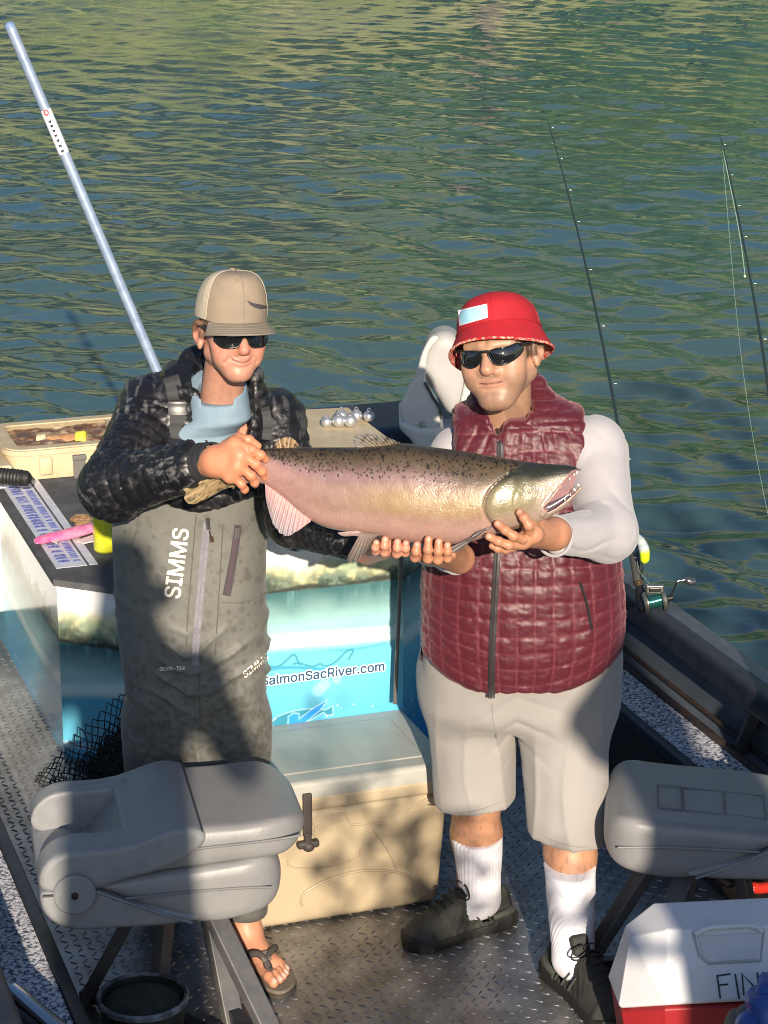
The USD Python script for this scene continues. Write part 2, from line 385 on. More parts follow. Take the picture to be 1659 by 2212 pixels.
def hill_h(x, y):
    d = y - 47 - 1.5 * np.sin(x * .12) - .6 * np.sin(x * .41 + 1)
    h = np.where(d < 0, d * .35, 1.5 * (1 - np.exp(-np.maximum(d, 0) / 1.2)) + (.60 + .08 * np.sin(x * .09 + 1)) * np.maximum(d, 0))
    return WZ + np.clip(h, -2, 34 + .08 * np.maximum(d, 0)) + (1.6 * fbm(np.stack([x * .22, y * .22, 0 * x], -1), 4, 9) - .8) * np.clip(d / 3, 0, 1)
gx, gy = np.meshgrid(np.linspace(-110, 110, 260), np.r_[np.linspace(44, 60, 60), np.linspace(61, 140, 60)], indexing='ij')
hill_m = usdkit.material(stage, '/World/Looks/hillside_look', {
    't': ('texture_coordinate', {}), 'n': ('noise_texture', {'scale': .35, 'detail': 8.0, 'roughness': .7}),
    'r': ('rgb_ramp', {'ramp': [(.34, (.07, .105, .03)), (.46, (.15, .18, .07)), (.56, (.235, .23, .115)), (.68, (.31, .28, .16))]}),
    'p': ('principled_bsdf', {'roughness': .95, 'specular_ior_level': .1})},
    [('t.object', 'n.vector'), ('n.fac', 'r.fac'), ('r.color', 'p.base_color')], surface='p.BSDF')
tag(obj('hillside', gridmesh(np.stack([gx, gy, hill_h(gx, gy)], -1)), hill_m, smooth=True), kind='structure')

leaf_ms = [usdkit.material(stage, f'/World/Looks/leaf_look_{i}', {
    'o': ('geometry', {}), 'r': ('rgb_ramp', {'ramp': [(0, tuple(.6 * x for x in c)), (1, tuple(1.35 * x for x in c))]}),
    'd': ('principled_bsdf', {'roughness': .6, 'specular_ior_level': .2}), 'tr': ('translucent_bsdf', {'color': c}), 'm': ('mix_closure', {'fac': .25})},
    [('o.random_per_island', 'r.fac'), ('r.color', 'd.base_color'), ('d.BSDF', 'm.closure1'), ('tr.BSDF', 'm.closure2')], surface='m.closure')
    for i, c in enumerate([(.20, .40, .05), (.16, .165, .045), (.085, .12, .03)])]
bark_m = mat('bark', (.12, .09, .065), .9, noise=(6, (.2, .16, .12), 4), bump=(14, .6, .03, (1, 1, .2)))
def leaf_cloud(cents, rads, n, size, seed):
    r = np.random.default_rng(seed); k = r.integers(0, len(cents), n)
    d = r.normal(size=(n, 3)); d /= np.linalg.norm(d, axis=1, keepdims=True)
    p = np.asarray(cents)[k] + d * (np.asarray(rads)[k] * (r.random(n) ** .45))[:, None]
    a = r.normal(size=(n, 3)); a /= np.linalg.norm(a, axis=1, keepdims=True); b = np.cross(a, r.normal(size=(n, 3))); b /= np.linalg.norm(b, axis=1, keepdims=True)
    s = size * (.6 + .8 * r.random(n))[:, None]
    v = np.stack([p - a * s, p + b * s * .5, p + a * s, p - b * s * .5], 1).reshape(-1, 3)
    i = np.arange(n)[:, None] * 4
    return trimesh.Trimesh(v, np.vstack([i + [0, 1, 2], i + [0, 2, 3]]), process=False)
def tree(label, loc, h, cw, lm, seed, n=2600, group=None, leaf=.16, cl=None):
    r = np.random.default_rng(seed); t = thing('riverside_tree', label, 'tree', loc, group)
    loc = np.asarray(loc, float); th = h * .32
    top = loc + (r.normal(0, .2), r.normal(0, .2), h * .8)
    parts = [tube(spline([loc - (0, 0, .4), loc + (r.normal(0, .1), 0, th), loc + (r.normal(0, .2), r.normal(0, .2), h * .55), top], 14), np.linspace(.045 * h ** .8, .01, 14), 8)]
    cs, rs = [], []
    for i in range(9):
        a = i * 2.4 + r.random(); e = .35 + .5 * r.random(); q = loc + (cw * e * math.cos(a), cw * e * math.sin(a), h * (.22 + .68 * r.random()))
        s = loc + (0, 0, th + (q[2] - loc[2] - th) * .4)
        parts.append(tube(spline([s, (s + q) / 2 + (0, 0, .15), q], 6), np.linspace(.016 * h ** .8, .006, 6), 6)); cs.append(q); rs.append(cw * (.3 + .25 * r.random()))
    cs.append(top); rs.append(cw * .4)
    obj('trunk', cat_(parts), bark_m, t)
    obj('crown', leaf_cloud(cs, rs, n, leaf, seed), lm, t, smooth=False)
    return t
tree_spec = [(-13, 50, 7, 2.6, 1), (-8.6, 50.5, 5, 2.2, 2), (-5.2, 51, 6.5, 2.6, 1), (-1.6, 50.5, 4.2, 1.9, 1), (2.2, 48.6, 8.0, 3.0, 0), (4.6, 49.0, 10.5, 3.6, 0),
             (6.6, 51.5, 7.5, 3.0, 0), (10.2, 51, 4.4, 2.0, 2), (14.5, 52, 8, 3.0, 0), (-17.5, 51.5, 9, 3.4, 0)]
words_ = ['slim olive tree left of the dusky one', 'small dusky tree', 'rounded olive tree', 'low olive bushy tree', 'small bright green willow', 'tall bright green willow', 'sparse olive tree', 'low dark tree', 'large green tree furthest right', 'broad green tree furthest left']
for i, (x, y, h, cw, k) in enumerate(tree_spec):
    z = float(hill_h(np.array([x * 1.0]), np.array([y * 1.0]))[0])
    tree(f'{words_[i]} on the sunlit far bank', (x, y, z), h, cw, leaf_ms[k], 20 + i, group='trees on the far bank', leaf=.26, n=5200 if k == 0 else 2600)

# ------------------------------------------------------------------ the boat
plate_m = mat('tread_plate', (.33, .33, .33), .42, .75, noise=(9, (.22, .215, .21), 5), bump=(160, .12, .002))
tread_m = mat('tread_bar', (.46, .46, .46), .33, .8, noise=(7, (.33, .32, .31), 4))
hullpaint = mat('hull_paint', (.125, .155, .19), .45, .25, noise=(5, (.095, .12, .155), 4), bump=(60, .1, .003))
darkpaint = mat('dark_rail_paint', (.012, .015, .022), .42, .1, noise=(25, (.028, .030, .038), 3))
railtop_m = mat('gunwale_top', (.13, .155, .19), .35, .5, noise=(8, (.08, .095, .12), 4))
rustblack = mat('worn_black_edge', (.018, .016, .016), .6, noise=(40, (.06, .035, .025), 3.5))
speckle_m = usdkit.material(stage, '/World/Looks/speckled_carpet', {
    't': ('texture_coordinate', {}), 'v': ('noise_texture', {'scale': 90.0, 'detail': 3.0, 'roughness': .7}),
    'r': ('rgb_ramp', {'ramp': [(.38, (.06, .075, .11)), (.47, (.26, .28, .33)), (.52, (.62, .62, .66)), (.7, (.72, .72, .75))]}),
    'r2': ('noise_texture', {'scale': 14.0}), 'rr': ('rgb_ramp', {'ramp': [(.66, (0, 0, 0)), (.74, (1, 1, 1))]}), 'mx': ('mix', {'color2': (.16, .03, .04)}),
    'p': ('principled_bsdf', {'roughness': .95, 'specular_ior_level': .1}), 'b': ('bump', {'strength': .6, 'distance': .006})},
    [('t.object', 'v.vector'), ('v.fac', 'r.fac'), ('t.object', 'r2.vector'), ('r2.fac', 'rr.fac'), ('rr.color', 'mx.fac'), ('r.color', 'mx.color1'), ('mx.color', 'p.base_color'), ('v.fac', 'b.height'), ('b.normal', 'p.normal')], surface='p.BSDF')

boat = thing('river_boat', 'open aluminium boat with patterned metal deck and dark gunwale, under both men', 'boat', bp(1.815, 6.0))
A0, A1, HW0, HW1, B0, B1 = .84, 2.79, .60, 3.03, 2.6, 8.6
deck = obj('deck_plate', cat_([box((HW1 - HW0, B1 - B0, .012), bp(1.815, 5.6, -.006), BR)]), plate_m, boat)
# raised tread bars: two directions in alternate places
tr_v, tr_f = [], []
pitch_ = .034
base_t = np.array([(-.0130, 0, 0), (0, -.0030, 0), (.0130, 0, 0), (0, .0030, 0), (-.008, 0, .0024), (.008, 0, .0024)])
tri_t = np.array([(0, 1, 4), (1, 5, 4), (1, 2, 5), (2, 3, 5), (3, 4, 5), (3, 0, 4)])
k = 0
pq = .031
for i, a in enumerate(np.arange(A0 + .02, A1 - .01, pq)):
    for j, b in enumerate(np.arange(4.45, 8.3, pq)):
        q = bp(a, b); ang = math.radians(45 if (i + j) % 2 else -45)
        w_ = np.array([[math.cos(ang), -math.sin(ang), 0], [math.sin(ang), math.cos(ang), 0], [0, 0, 1]])
        tr_v.append((base_t @ w_.T) @ BR.T + q); tr_f.append(tri_t + 6 * k); k += 1
obj('tread_pattern', trimesh.Trimesh(np.concatenate(tr_v), np.concatenate(tr_f), process=False), tread_m, deck, smooth=False, kind='stuff')
for side, (ai, ao, nm) in enumerate(((A0, HW0, 'left'), (A1, HW1, 'right'))):
    s = -1 if side == 0 else 1
    tp = lambda a, b, z: bp(ai + s * a, b, z)
    L0, L1 = 2.8, 8.5
    obj('shelf_front', bar(tp(.0, L0, .14), tp(.0, L1, .14), .012, .27), rustblack, boat)
    obj('shelf_edge', bar(tp(-.004, L0, .292), tp(-.004, L1, .292), .034, .034, r=.006), darkpaint, boat)
    obj('shelf_carpet', bar(tp(.08, L0, .296), tp(.08, L1, .296), .13, .012), speckle_m, boat)
    obj('shelf_strip', bar(tp(.152, L0, .308), tp(.152, L1, .308), .02, .02, r=.004), rustblack, boat)
    obj('side_rail', bar(tp(.205, L0, .318), tp(.205, L1, .318), .012, .012, r=.003), rustblack, boat)
    obj('side_ledge', bar(tp(.196, L0, .298), tp(.196, L1, .298), .085, .012), hullpaint, boat)
    obj('hull_side', cat_([bar(tp(.238, L0, .10), tp(.238, L1, .10), .012, .78), bar(tp(.30, L0, .1), tp(.30, L1, .1), .012, .8)]), hullpaint, boat)
    gw = obj('gunwale', bar(tp(.215, L0, .475), tp(.215, L1, .475), .075, .085, r=.018), darkpaint, boat)
    obj('gunwale_cap', bar(tp(.262, L0, .512), tp(.262, L1, .512), .06, .016, r=.005), railtop_m, gw)
    for b in (3.4, 4.4, 5.43, 6.42, 7.4):
        obj('strut', cat_([bar(tp(.222, b, .44), tp(.18, b + .02, .31), .05, .035, r=.006), rbox((.075, .06, .012), .004, tp(.18, b + .02, .31), BR)]), darkpaint, boat)
obj('transom', cat_([bar(bp(HW0, 8.5, .15), bp(HW1, 8.5, .15), .03, .7), bar(bp(HW0 - .05, 8.5, .5), bp(HW1 + .05, 8.5, .5), .08, .05, r=.01)]), hullpaint, boat)
# ------------------------------------------------------------------ the engine box with its printed wrap
def seg_d(X, Y, pts):
    d = np.full(X.shape, 9.)
    for (x0, y0), (x1, y1) in zip(pts[:-1], pts[1:]):
        vx, vy = x1 - x0, y1 - y0; t = np.clip(((X - x0) * vx + (Y - y0) * vy) / (vx * vx + vy * vy + 1e-12), 0, 1)
        d = np.minimum(d, np.hypot(X - x0 - t * vx, Y - y0 - t * vy))
    return d
def inside(X, Y, pts):
    import shapely
    return shapely.contains_xy(sg.Polygon(pts), X, Y)
def wrap_art(U, Z, seed=0, tree_z=.60, soft=1.0, swell=.155):
    """printed river picture: U runs round the box in metres, Z is height. Returns colours."""
    p = lambda s, o=3, sd=0: fbm(np.stack([U * s, Z * s, 0 * U + sd], -1), o, seed + sd)
    c = np.zeros(U.shape + (3,)); c[:] = (.80, .81, .80)                                   # pale sky
    can = tree_z + .055 + .16 * fbm(np.stack([U * 6, 0 * U, 0 * U], -1), 3, seed + 4) - .02
    n = p(26, 4, 1); n2 = p(60, 3, 2)
    m = sstep(.0, .05 * soft, can + .03 * (n - .5) - Z)
    ycol = mixc((.62, .60, .33), (.33, .42, .25), sstep(.35, .65, n))
    c = mixc(c, ycol, m * .92)
    dk = sstep(.030, -.03, Z - (tree_z + .050 + .12 * (p(11, 3, 5) - .5) + .07 * (n2 - .5)))
    c = mixc(c, mixc((.03, .055, .05), (.16, .22, .17), sstep(.4, .7, n2)), dk * .9)
    bank = sstep(.012, .003, np.abs(Z - tree_z + .004 * np.sin(U * 30) + .012 * (n - .5)))
    c = mixc(c, (.045, .05, .045), bank * .9)
    # reflections, then pale shallows
    w = tree_z - Z
    refl = mixc((.06, .16, .17), (.30, .50, .50), sstep(0, .09, w) * .8 + .5 * (p(14, 3, 6) - .5))
    streak = fbm(np.stack([U * 40, Z * 5, 0 * U], -1), 3, seed + 7)
    refl = mixc(refl, (.16, .33, .33), sstep(.55, .75, streak) * sstep(.14, .02, w))
    c = mixc(c, refl, sstep(.0, .006, w))
    shal = mixc((.26, .56, .55), (.40, .68, .66), p(8, 3, 8) + .3 * np.sin(Z * 120 + 6 * p(5, 2, 9)) * .3)
    c = mixc(c, shal, sstep(.06, .12, w))
    # pale swell line sloping up to the right
    zc = tree_z - swell + .05 * (U - U.mean()) + .02 * np.sin(U * 5)
    d = Z - zc
    c = mixc(c, mixc((.70, .86, .85), (.52, .80, .82), p(20, 3, 10)), sstep(.030, .008, d) * sstep(-.030, -.010, d))
    under = sstep(-.02, -.04, d)
    deep = mixc((.16, .55, .70), (.045, .34, .68), sstep(.0, .36, -d - .03) * .75 + .35 * sstep(.35, .75, p(2.2, 2, 11)))
    c = mixc(c, deep, under)
    line = sstep(.006, .002, np.abs(d + .035 + .006 * np.sin(U * 17))) * sstep(.4, .6, p(6, 2, 12)); c = mixc(c, (.08, .38, .50), line * .6)
    # bubbles
    r = np.random.default_rng(seed + 1)
    for i in range(130):
        bx, bz, br = U.min() + (U.max() - U.min()) * r.random() ** 1.7, .06 + (tree_z - .42) * r.random(), .0018 + .004 * r.random() ** 3
        q = np.hypot(U - bx, Z - bz); k = q < 4 * br
        if k.any(): c[k] = mixc(c[k], (.68, .88, .92), .75 * sstep(br, br * .5, q[k]))
    return c
art_m = colmat('printed_wrap', .22, coat_weight=.35, coat_roughness=.08)
white_m = mat('white_gelcoat', (.72, .72, .71), .4, noise=(14, (.6, .6, .58), 3))
carpet_m = mat('grey_carpet', (.135, .14, .145), .95, noise=(11, (.085, .085, .09), 3), bump=(220, .8, .004), specular_ior_level=.1)
ivory_m = mat('stained_ivory_plastic', (.60, .50, .33), .5, noise=(10, (.52, .41, .25), 3.5))
dirt_m = usdkit.material(stage, '/World/Looks/bait_stains', {
    't': ('texture_coordinate', {}), 'n': ('noise_texture', {'scale': 16.0, 'detail': 8.0, 'roughness': .72}),
    'r': ('rgb_ramp', {'ramp': [(.36, (.05, .022, .02)), (.47, (.15, .06, .03)), (.54, (.34, .22, .12)), (.66, (.55, .44, .28))]}),
    'p': ('principled_bsdf', {'roughness': .35})}, [('t.object', 'n.vector'), ('n.fac', 'r.fac'), ('r.color', 'p.base_color')], surface='p.BSDF')

c0 = np.array([-1.03, 6.78, 0.])                          # front left corner on the deck
ebox = thing('engine_box', 'box wrapped in a printed river scene behind the tan cooler', 'engine box', c0 + .65 * tv + .5 * lv)
ch = .31; chd = np.array([.93, -.37, 0])                # slanted corner panel
cA = c0 + ch * chd; c1 = np.array([-.47, 5.935, 0.]); W = .555; c2 = c1 + W * tv; c3 = c2 + .30 * np.array([.4383, .899, 0]); cb0 = c0 + 1.25 * lv; HL, HT = .585, 1.0
def wall_panel(p, q, z0, z1, u0, name, n=None, tree_z=.60, dens=210, par=ebox, soft=1.0, seed=3, swell=.155):
    L = np.linalg.norm(q - p); nu, nz = max(4, int(L * dens)), int((z1 - z0) * dens)
    u, z = np.meshgrid(np.linspace(0, 1, nu), np.linspace(z0, z1, nz), indexing='ij')
    V = p + (q - p) * u[..., None] + z[..., None] * zv
    col = wrap_art(u0 + u * L, z, seed, tree_z, soft, swell)
    return V, col, u0 + u * L, z
def add_panel(V, col, name, label=None):
    g = gridmesh(V); return obj(name, g, art_m, ebox, col=col.reshape(-1, 3), label=label)
V, col, _, _ = wall_panel(cb0, c0, 0, HL, 0, 'x', tree_z=.40, soft=2.5, dens=150); add_panel(V, col, 'side_panel')
V, col, _, _ = wall_panel(c0, cA, 0, HL, 1.25, 'x', tree_z=.40, dens=190); add_panel(V, col, 'corner_panel')
V, col, Uf, Zf = wall_panel(c1, c2, 0, HT, 1.25 + ch, 'x', tree_z=.835, dens=400)
# printed drawings on the front: fish outline above the lettering, fish and swoosh below
pn = np.cross(tv, zv); PP = lambda dx, dy: (lambda q: (np.dot(q - c1, tv) + 1.25 + ch, q[2]))(onplane(dx, dy, c1, pn))
def stroke(pts, w, colr, a=.85):
    P = spline(np.c_[np.array([PP(*x) for x in pts]), np.zeros(len(pts))], 60)[:, :2] if len(pts) > 2 else np.array([PP(*x) for x in pts])
    d = seg_d(Uf, Zf, P); col[:] = mixc(col, colr, a * sstep(w, w * .5, d))
def blob(pts, colr, a=.9, edge=None):
    P = [PP(*x) for x in pts]; k = inside(Uf, Zf, P)
    if edge is not None:
        d = seg_d(Uf, Zf, P + P[:1]); col[:] = mixc(col, edge, .5 * sstep(.004, .002, d))
    col[k] = mixc(col[k], colr, a)
q8 = lambda x, y: ((640 + x / 3.95) / 1.1302, (1330 + y / 3.95) / 1.1302)
stroke([q8(*p) for p in ((60, 1170), (180, 1160), (240, 1110), (310, 1060), (340, 1110), (370, 1155))], .0035, (.04, .25, .36))
stroke([q8(*p) for p in ((300, 1150), (420, 1160), (520, 1165), (560, 1150), (590, 1165), (690, 1140), (760, 1080), (830, 1020), (875, 1015), (860, 1060), (835, 1110))], .0034, (.04, .25, .36))
stroke([q8(*p) for p in ((60, 1205), (200, 1185), (350, 1185), (500, 1195), (590, 1200))], .0065, (.05, .34, .52))
for x, y, r in ((545, 1400, 80), (600, 1350, 75), (720, 1300, 55)):
    U0, Z0 = PP(*q8(x, y)); rr = r / 3.95 / 1.13 * 1.3e-3; q = np.hypot(Uf - U0, Zf - Z0)
    col = mixc(col, (.40, .82, .72), .55 * sstep(rr * 1.1, rr * .5, q))
blob([q8(*p) for p in ((90, 1720), (150, 1660), (250, 1620), (400, 1590), (560, 1585), (600, 1600), (680, 1560), (680, 1640), (620, 1640), (590, 1610), (480, 1680), (300, 1740), (180, 1765), (110, 1755))], (.03, .22, .32), .85, (.55, .85, .95))
blob([q8(*p) for p in ((250, 1770), (255, 1660), (300, 1630), (350, 1630), (350, 1690), (480, 1590), (630, 1500), (560, 1590), (420, 1710), (370, 1765))], (.03, .30, .85), .9, (.55, .85, .98))
front = add_panel(V, col, 'front_panel')
V, col2, _, _ = wall_panel(c2, c3, 0, HT, 1.25 + ch + W, 'x', tree_z=.835, dens=140); add_panel(V, col2, 'corner_panel', None)
navy_m = mat('navy_print', (.025, .085, .18), .35); wht_m = mat('white_print', (.80, .83, .86), .35)
# the lettering runs along the front panel
def face_mesh(m, org, ux, uy, un): 
    v = m.vertices; return trimesh.Trimesh(org + v[:, :1] * ux + v[:, 1:2] * uy + v[:, 2:3] * un, m.faces, process=False)
e0 = onplane(830, 1447, c1, pn); 
tm = meshkit.text_mesh('SalmonSacRiver.com', .0265, .0008, bold=True); tw = tm.bounds[1][0]
wid = np.dot(onplane(830, 1447, c1, pn) - onplane(576, 1479, c1, pn), tv); fullw = wid * 18 / 17.1 * 1.0
sx = fullw / tw; org = e0 - tv * fullw + pn * .0012
sh = np.array([1, 0, 0.])
slope = (onplane(830, 1447, c1, pn)[2] - onplane(576, 1479, c1, pn)[2]) / wid
uxv = (tv + slope * zv) * sx
org = e0 - (tv + slope * zv) * fullw + pn * .0012
wm = []
for k in range(10):
    a = k / 10 * 2 * PI; wm.append(face_mesh(tm, org + .0034 * (math.cos(a) * tv + math.sin(a) * zv) - pn * (.0004 + .00004 * k), uxv, zv * 1.0, pn * .2))
obj('lettering_outline', cat_(wm), wht_m, front, smooth=False, kind='stuff')
obj('lettering', face_mesh(tm, org + pn * .0008, uxv, zv * 1.0, pn), navy_m, front, smooth=False)
# tops
def slab(poly, z, h=.02):
    return prism([(p[0], p[1]) for p in poly], h, (0, 0, z))
c4 = c0 + 1.5 * tv * 1.0; back = c0 + 1.25 * lv
tower_in = c1
obj('lid', slab([c0 - .01 * tv, cA - .012 * lv, c1 + .79 * lv - .004 * tv, c1 + 1.30 * lv - .004 * tv, c1 + 1.34 * lv + .6 * tv, c1 + 2.05 * lv + .6 * tv, cb0 - .01 * tv], HL, .022), carpet_m, ebox)
obj('ledge', slab([c1 - .012 * lv - .01 * tv, c2 - .012 * lv + .01 * tv, c3 + .02 * tv, c3 + .02 * tv + 1.0 * lv, c1 + 1.32 * lv - .01 * tv], HT, .02), ivory_m, ebox)
V, col, _, _ = wall_panel(c1 + 1.3 * lv, c1, 0, HT, .4, 'x', tree_z=.835, dens=90); add_panel(V, col, 'tower_side')
V, col, _, _ = wall_panel(c3, c3 + 1.0 * lv, 0, HT, 3.2, 'x', tree_z=.835, dens=90); add_panel(V, col, 'tower_side')
obj('tower_back', slab([c1 + 1.29 * lv, c1 + 1.31 * lv, c3 + .99 * lv, c3 + .97 * lv], 0, HT - .002), white_m, ebox)
# decal strip with blue lettering along the left edge of the lid
dec_m = mat('white_decal', (.66, .68, .73), .45, noise=(30, (.52, .55, .62), 3)); blu_m = mat('blue_ink', (.06, .09, .34), .5, noise=(60, (.22, .25, .5), 3))
d0 = c0 + .10 * lv + .02 * tv + (HL + .0225) * zv
obj('edge_decal', cat_([slab([d0 + np.array([0, 0, 0]), d0 + .10 * tv, d0 + .10 * tv + 1.08 * lv, d0 + 1.08 * lv], HL + .0225, .0015),
    slab([d0 + .108 * tv, d0 + .135 * tv, d0 + .135 * tv + 1.08 * lv, d0 + .108 * tv + 1.08 * lv], HL + .0225, .0015)]), dec_m, ebox)
r = np.random.default_rng(4); gl = []
for row, (a, hgt) in enumerate(((.035, .04), (.078, .026))):
    b = .05
    while b < .98:
        w_ = hgt * (.45 + .3 * r.random())
        for k in range(3):
            o = d0 + (a + hgt * .28 * (k - 1)) * tv + (b + w_ / 2 * (.6 + .4 * r.random())) * lv
            gl.append(box((hgt * (.18 + .12 * r.random()), w_ * (.6 + .4 * r.random()), .0012), (o[0], o[1], HL + .0247 + .0002 * k), BR))
        gl.append(box((hgt, w_ * .3, .0012), (*(d0 + a * tv + (b + w_ * .2 * r.random()) * lv)[:2], HL + .0254), BR))
        b += w_ + hgt * (.12 if r.random() < .8 else .6)
obj('blurred_lettering', cat_(gl), blu_m, ebox, kind='stuff')

# ---- things on the engine box
zt = HL + .024
tray = thing('bait_tray', 'stained ivory plastic bait tray with a raised rim', 'tray', at(110, 1020, 7.95) * (1, 1, 0) + (0, 0, zt))
tw_, td_, th_ = .74, .40, .115
tc = at(20, 1050, 7.86) * (1, 1, 0) + tv * (tw_ / 2) + lv * (td_ / 2) + np.array([0, 0, zt])
def rect_ring(w, d, rr, t):
    o = sg.box(-w / 2 + rr, -d / 2 + rr, w / 2 - rr, d / 2 - rr).buffer(rr); return o, o.buffer(-t)
o, i = rect_ring(tw_, td_, .07, .045)
obj('rim', cat_([prism(o.difference(i), th_ - .012, tc + (0, 0, .012), BR), prism(o.buffer(.012).difference(i), .018, tc + (0, 0, th_ - .022), BR)]), ivory_m, tray)
obj('base', prism(o.buffer(-.003), .012, tc, BR), ivory_m, tray)
def bumpy(poly, z, amp, seed, n=60):
    x0, y0, x1, y1 = poly.bounds; X, Y = np.meshgrid(np.linspace(x0, x1, n), np.linspace(y0, y1, n), indexing='ij')
    Z = amp * fbm(np.stack([X * 25, Y * 25, 0 * X], -1), 4, seed)
    return gridmesh(np.stack([X, Y, z + Z], -1))
g = bumpy(i.buffer(-.002).envelope, th_ - .03, .02, 3)
obj('tray_floor', trimesh.Trimesh(g.vertices @ BR.T + tc, g.faces, process=False), dirt_m, tray, smooth=True)
lf = tc - td_ / 2 * lv + tv * (-tw_ / 2 + .255)
obj('latch', cat_([rbox((.045, .014, .085), .005, lf - lv * .014 + zv * .035, BR), rbox((.05, .018, .02), .004, lf - lv * .02 + zv * .075, BR)]), mat('latch_grey', (.14, .135, .13), .5), tray)
obj('hinge_boss', rbox((.05, .02, .07), .012, lf - lv * .004 + zv * .05 - tv * .12, BR), ivory_m, tray)
jar_y = mat('yellow_cap', (.78, .70, .06), .45); jar_c = mat('cream_cap', (.66, .58, .36), .5); jar_b = mat('amber_jar', (.34, .15, .07), .3, noise=(20, (.5, .3, .16), 3))
jar = thing('bait_jar', 'amber jar with yellow cap lying on the ivory tray', 'jar', tc + zv * th_)
ja, jb = at(99, 958, 8.12), at(168, 953, 8.12); F = frame(jb - ja)
dz = np.array([0, 0, 0.0]); Lj = np.linalg.norm(jb - ja)
obj('jar_body', lathe([(0, 0), (.028, 0), (.031, .004), (.031, Lj - .006), (.026, Lj), (0, Lj)], ja, F), jar_b, jar)
obj('cap', lathe([(0, Lj - .004), (.036, Lj - .004), (.038, Lj), (.038, Lj + .028), (.034, Lj + .034), (0, Lj + .034)], ja, F, 12), jar_y, jar)
obj('base_cap', lathe([(0, -.03), (.036, -.03), (.037, -.026), (.037, .004), (0, .004)], ja, F, 12), jar_c, jar)

btl = thing('drink_bottle', 'bottle of yellow-green drink with a black printed neck', 'bottle', at(226, 1194, 7.0) * (1, 1, 0) + (0, 0, zt))
b0 = onz(228, 1190, zt); liq = mat('yellow_drink', (.55, .56, .03), .12, coat_weight=.6); blk = mat('black_label', (.012, .012, .014), .35)
obj('bottle_body', lathe([(0, .002), (.034, .002), (.0385, .008), (.0385, .115), (.037, .12), (.0385, .125), (.0385, .13), (0, .13)], b0), liq, btl)
obj('bottle_neck', lathe([(0, .131), (.038, .131), (.0375, .16), (.033, .19), (.018, .215), (.018, .225), (0, .225)], b0), mat('green_glass', (.10, .14, .02), .08, coat_weight=.8), btl)
obj('label_band', cat_([tube([b0 + (.0385 * math.cos(a), .0385 * math.sin(a), .131 + .028), b0 + (.0385 * math.cos(a + .12), .0385 * math.sin(a + .12), .131 + .028)], .028, 4) for a in np.arange(PI * .95, PI * 1.5, .12)]), blk, btl)
obj('bottle_cap', lathe([(0, .222), (.021, .222), (.022, .225), (.022, .245), (.019, .25), (0, .25)], b0), blk, btl)

pk = mat('hot_pink_plastic', (.86, .06, .27), .28, noise=(22, (.9, .35, .5), 2.6), coat_weight=.5)
lure = thing('pink_lure_pouch', 'hot pink lure pouch with a pale tag, lying on the grey lid', 'lure', onz(140, 1160, zt))
pts = [onz(x, y, zt + .018) for x, y in ((80, 1176), (92, 1168), (130, 1160), (170, 1150), (207, 1141))]
prof = np.interp(np.linspace(0, 1, 24), [0, .08, .3, .7, 1], [.004, .02, .026, .03, .026])
mtube = tube(spline(pts, 24), prof, 10); mtube.vertices[:, 2] = zt + .003 + (mtube.vertices[:, 2] - zt - .018 + .03) * .62
obj('pouch', mtube, pk, lure, smooth=60)
obj('tag', cat_([prism([onz(108, 1178, zt)[:2], onz(122, 1160, zt)[:2], onz(132, 1172, zt)[:2], onz(124, 1186, zt)[:2]], .004, (0, 0, zt + .016)),
    prism([onz(165, 1172, zt)[:2], onz(207, 1158, zt)[:2], onz(207, 1172, zt)[:2], onz(180, 1178, zt)[:2]], .004, (0, 0, zt + .004))]), mat('pale_paper', (.75, .62, .58), .6), lure)
roe = thing('bait_scraps', 'small brown heap of bait scraps on the grey lid beside the pink lure', 'bait', onz(175, 1125, zt), kind='stuff')
r = np.random.default_rng(8)
obj('scraps', cat_([trimesh.creation.icosphere(1, .006 + .010 * r.random()).apply_scale((1.4, 1, .7)).apply_translation(onz(160 + 40 * r.random(), 1112 + 26 * r.random(), zt + .004)) for _ in range(34)]),
    mat('brown_roe', (.20, .10, .05), .35, noise=(40, (.42, .26, .12), 3)), roe, kind='stuff')

# left edge of the picture: white tackle box with black grip
wb = thing('white_tackle_box', 'white plastic box standing beside the ivory tray at the left edge', 'box', at(0, 1075, 8.0) * (1, 1, 0) + (0, 0, .35))
wq = at(28, 1080, 7.80); wq[2] = 0
obj('box_body', rbox((.30, .3, .52), .012, wq - tv * .15 + lv * .15 + zv * .40, BR), white_m, wb)
obj('box_lid', rbox((.31, .31, .03), .01, wq - tv * .15 + lv * .15 + zv * .675, BR), ivory_m, wb)
gr = thing('black_grip', 'ribbed black rubber handle grip above the white box', 'handle', at(20, 1028, 7.6))
g0, g1 = at(-60, 1022, 7.62), at(66, 1034, 7.55); F = frame(g1 - g0); Lg = np.linalg.norm(g1 - g0)
pr = [(0, 0)] + [(.027 + .0025 * (k % 2), Lg * k / 30 * .86) for k in range(31)] + [(.027, Lg * .93), (.018, Lg * .985), (0, Lg)]
obj('rubber_grip', lathe(pr, g0, F, 20), mat('black_rubber', (.018, .017, .016), .55, bump=(70, .3, .002)), gr)
obj('shaft', tube([g0 - (g1 - g0) * 1.2, g0 + (g1 - g0) * .02], .014), mat('grip_shaft', (.2, .2, .2), .35, .7), gr)

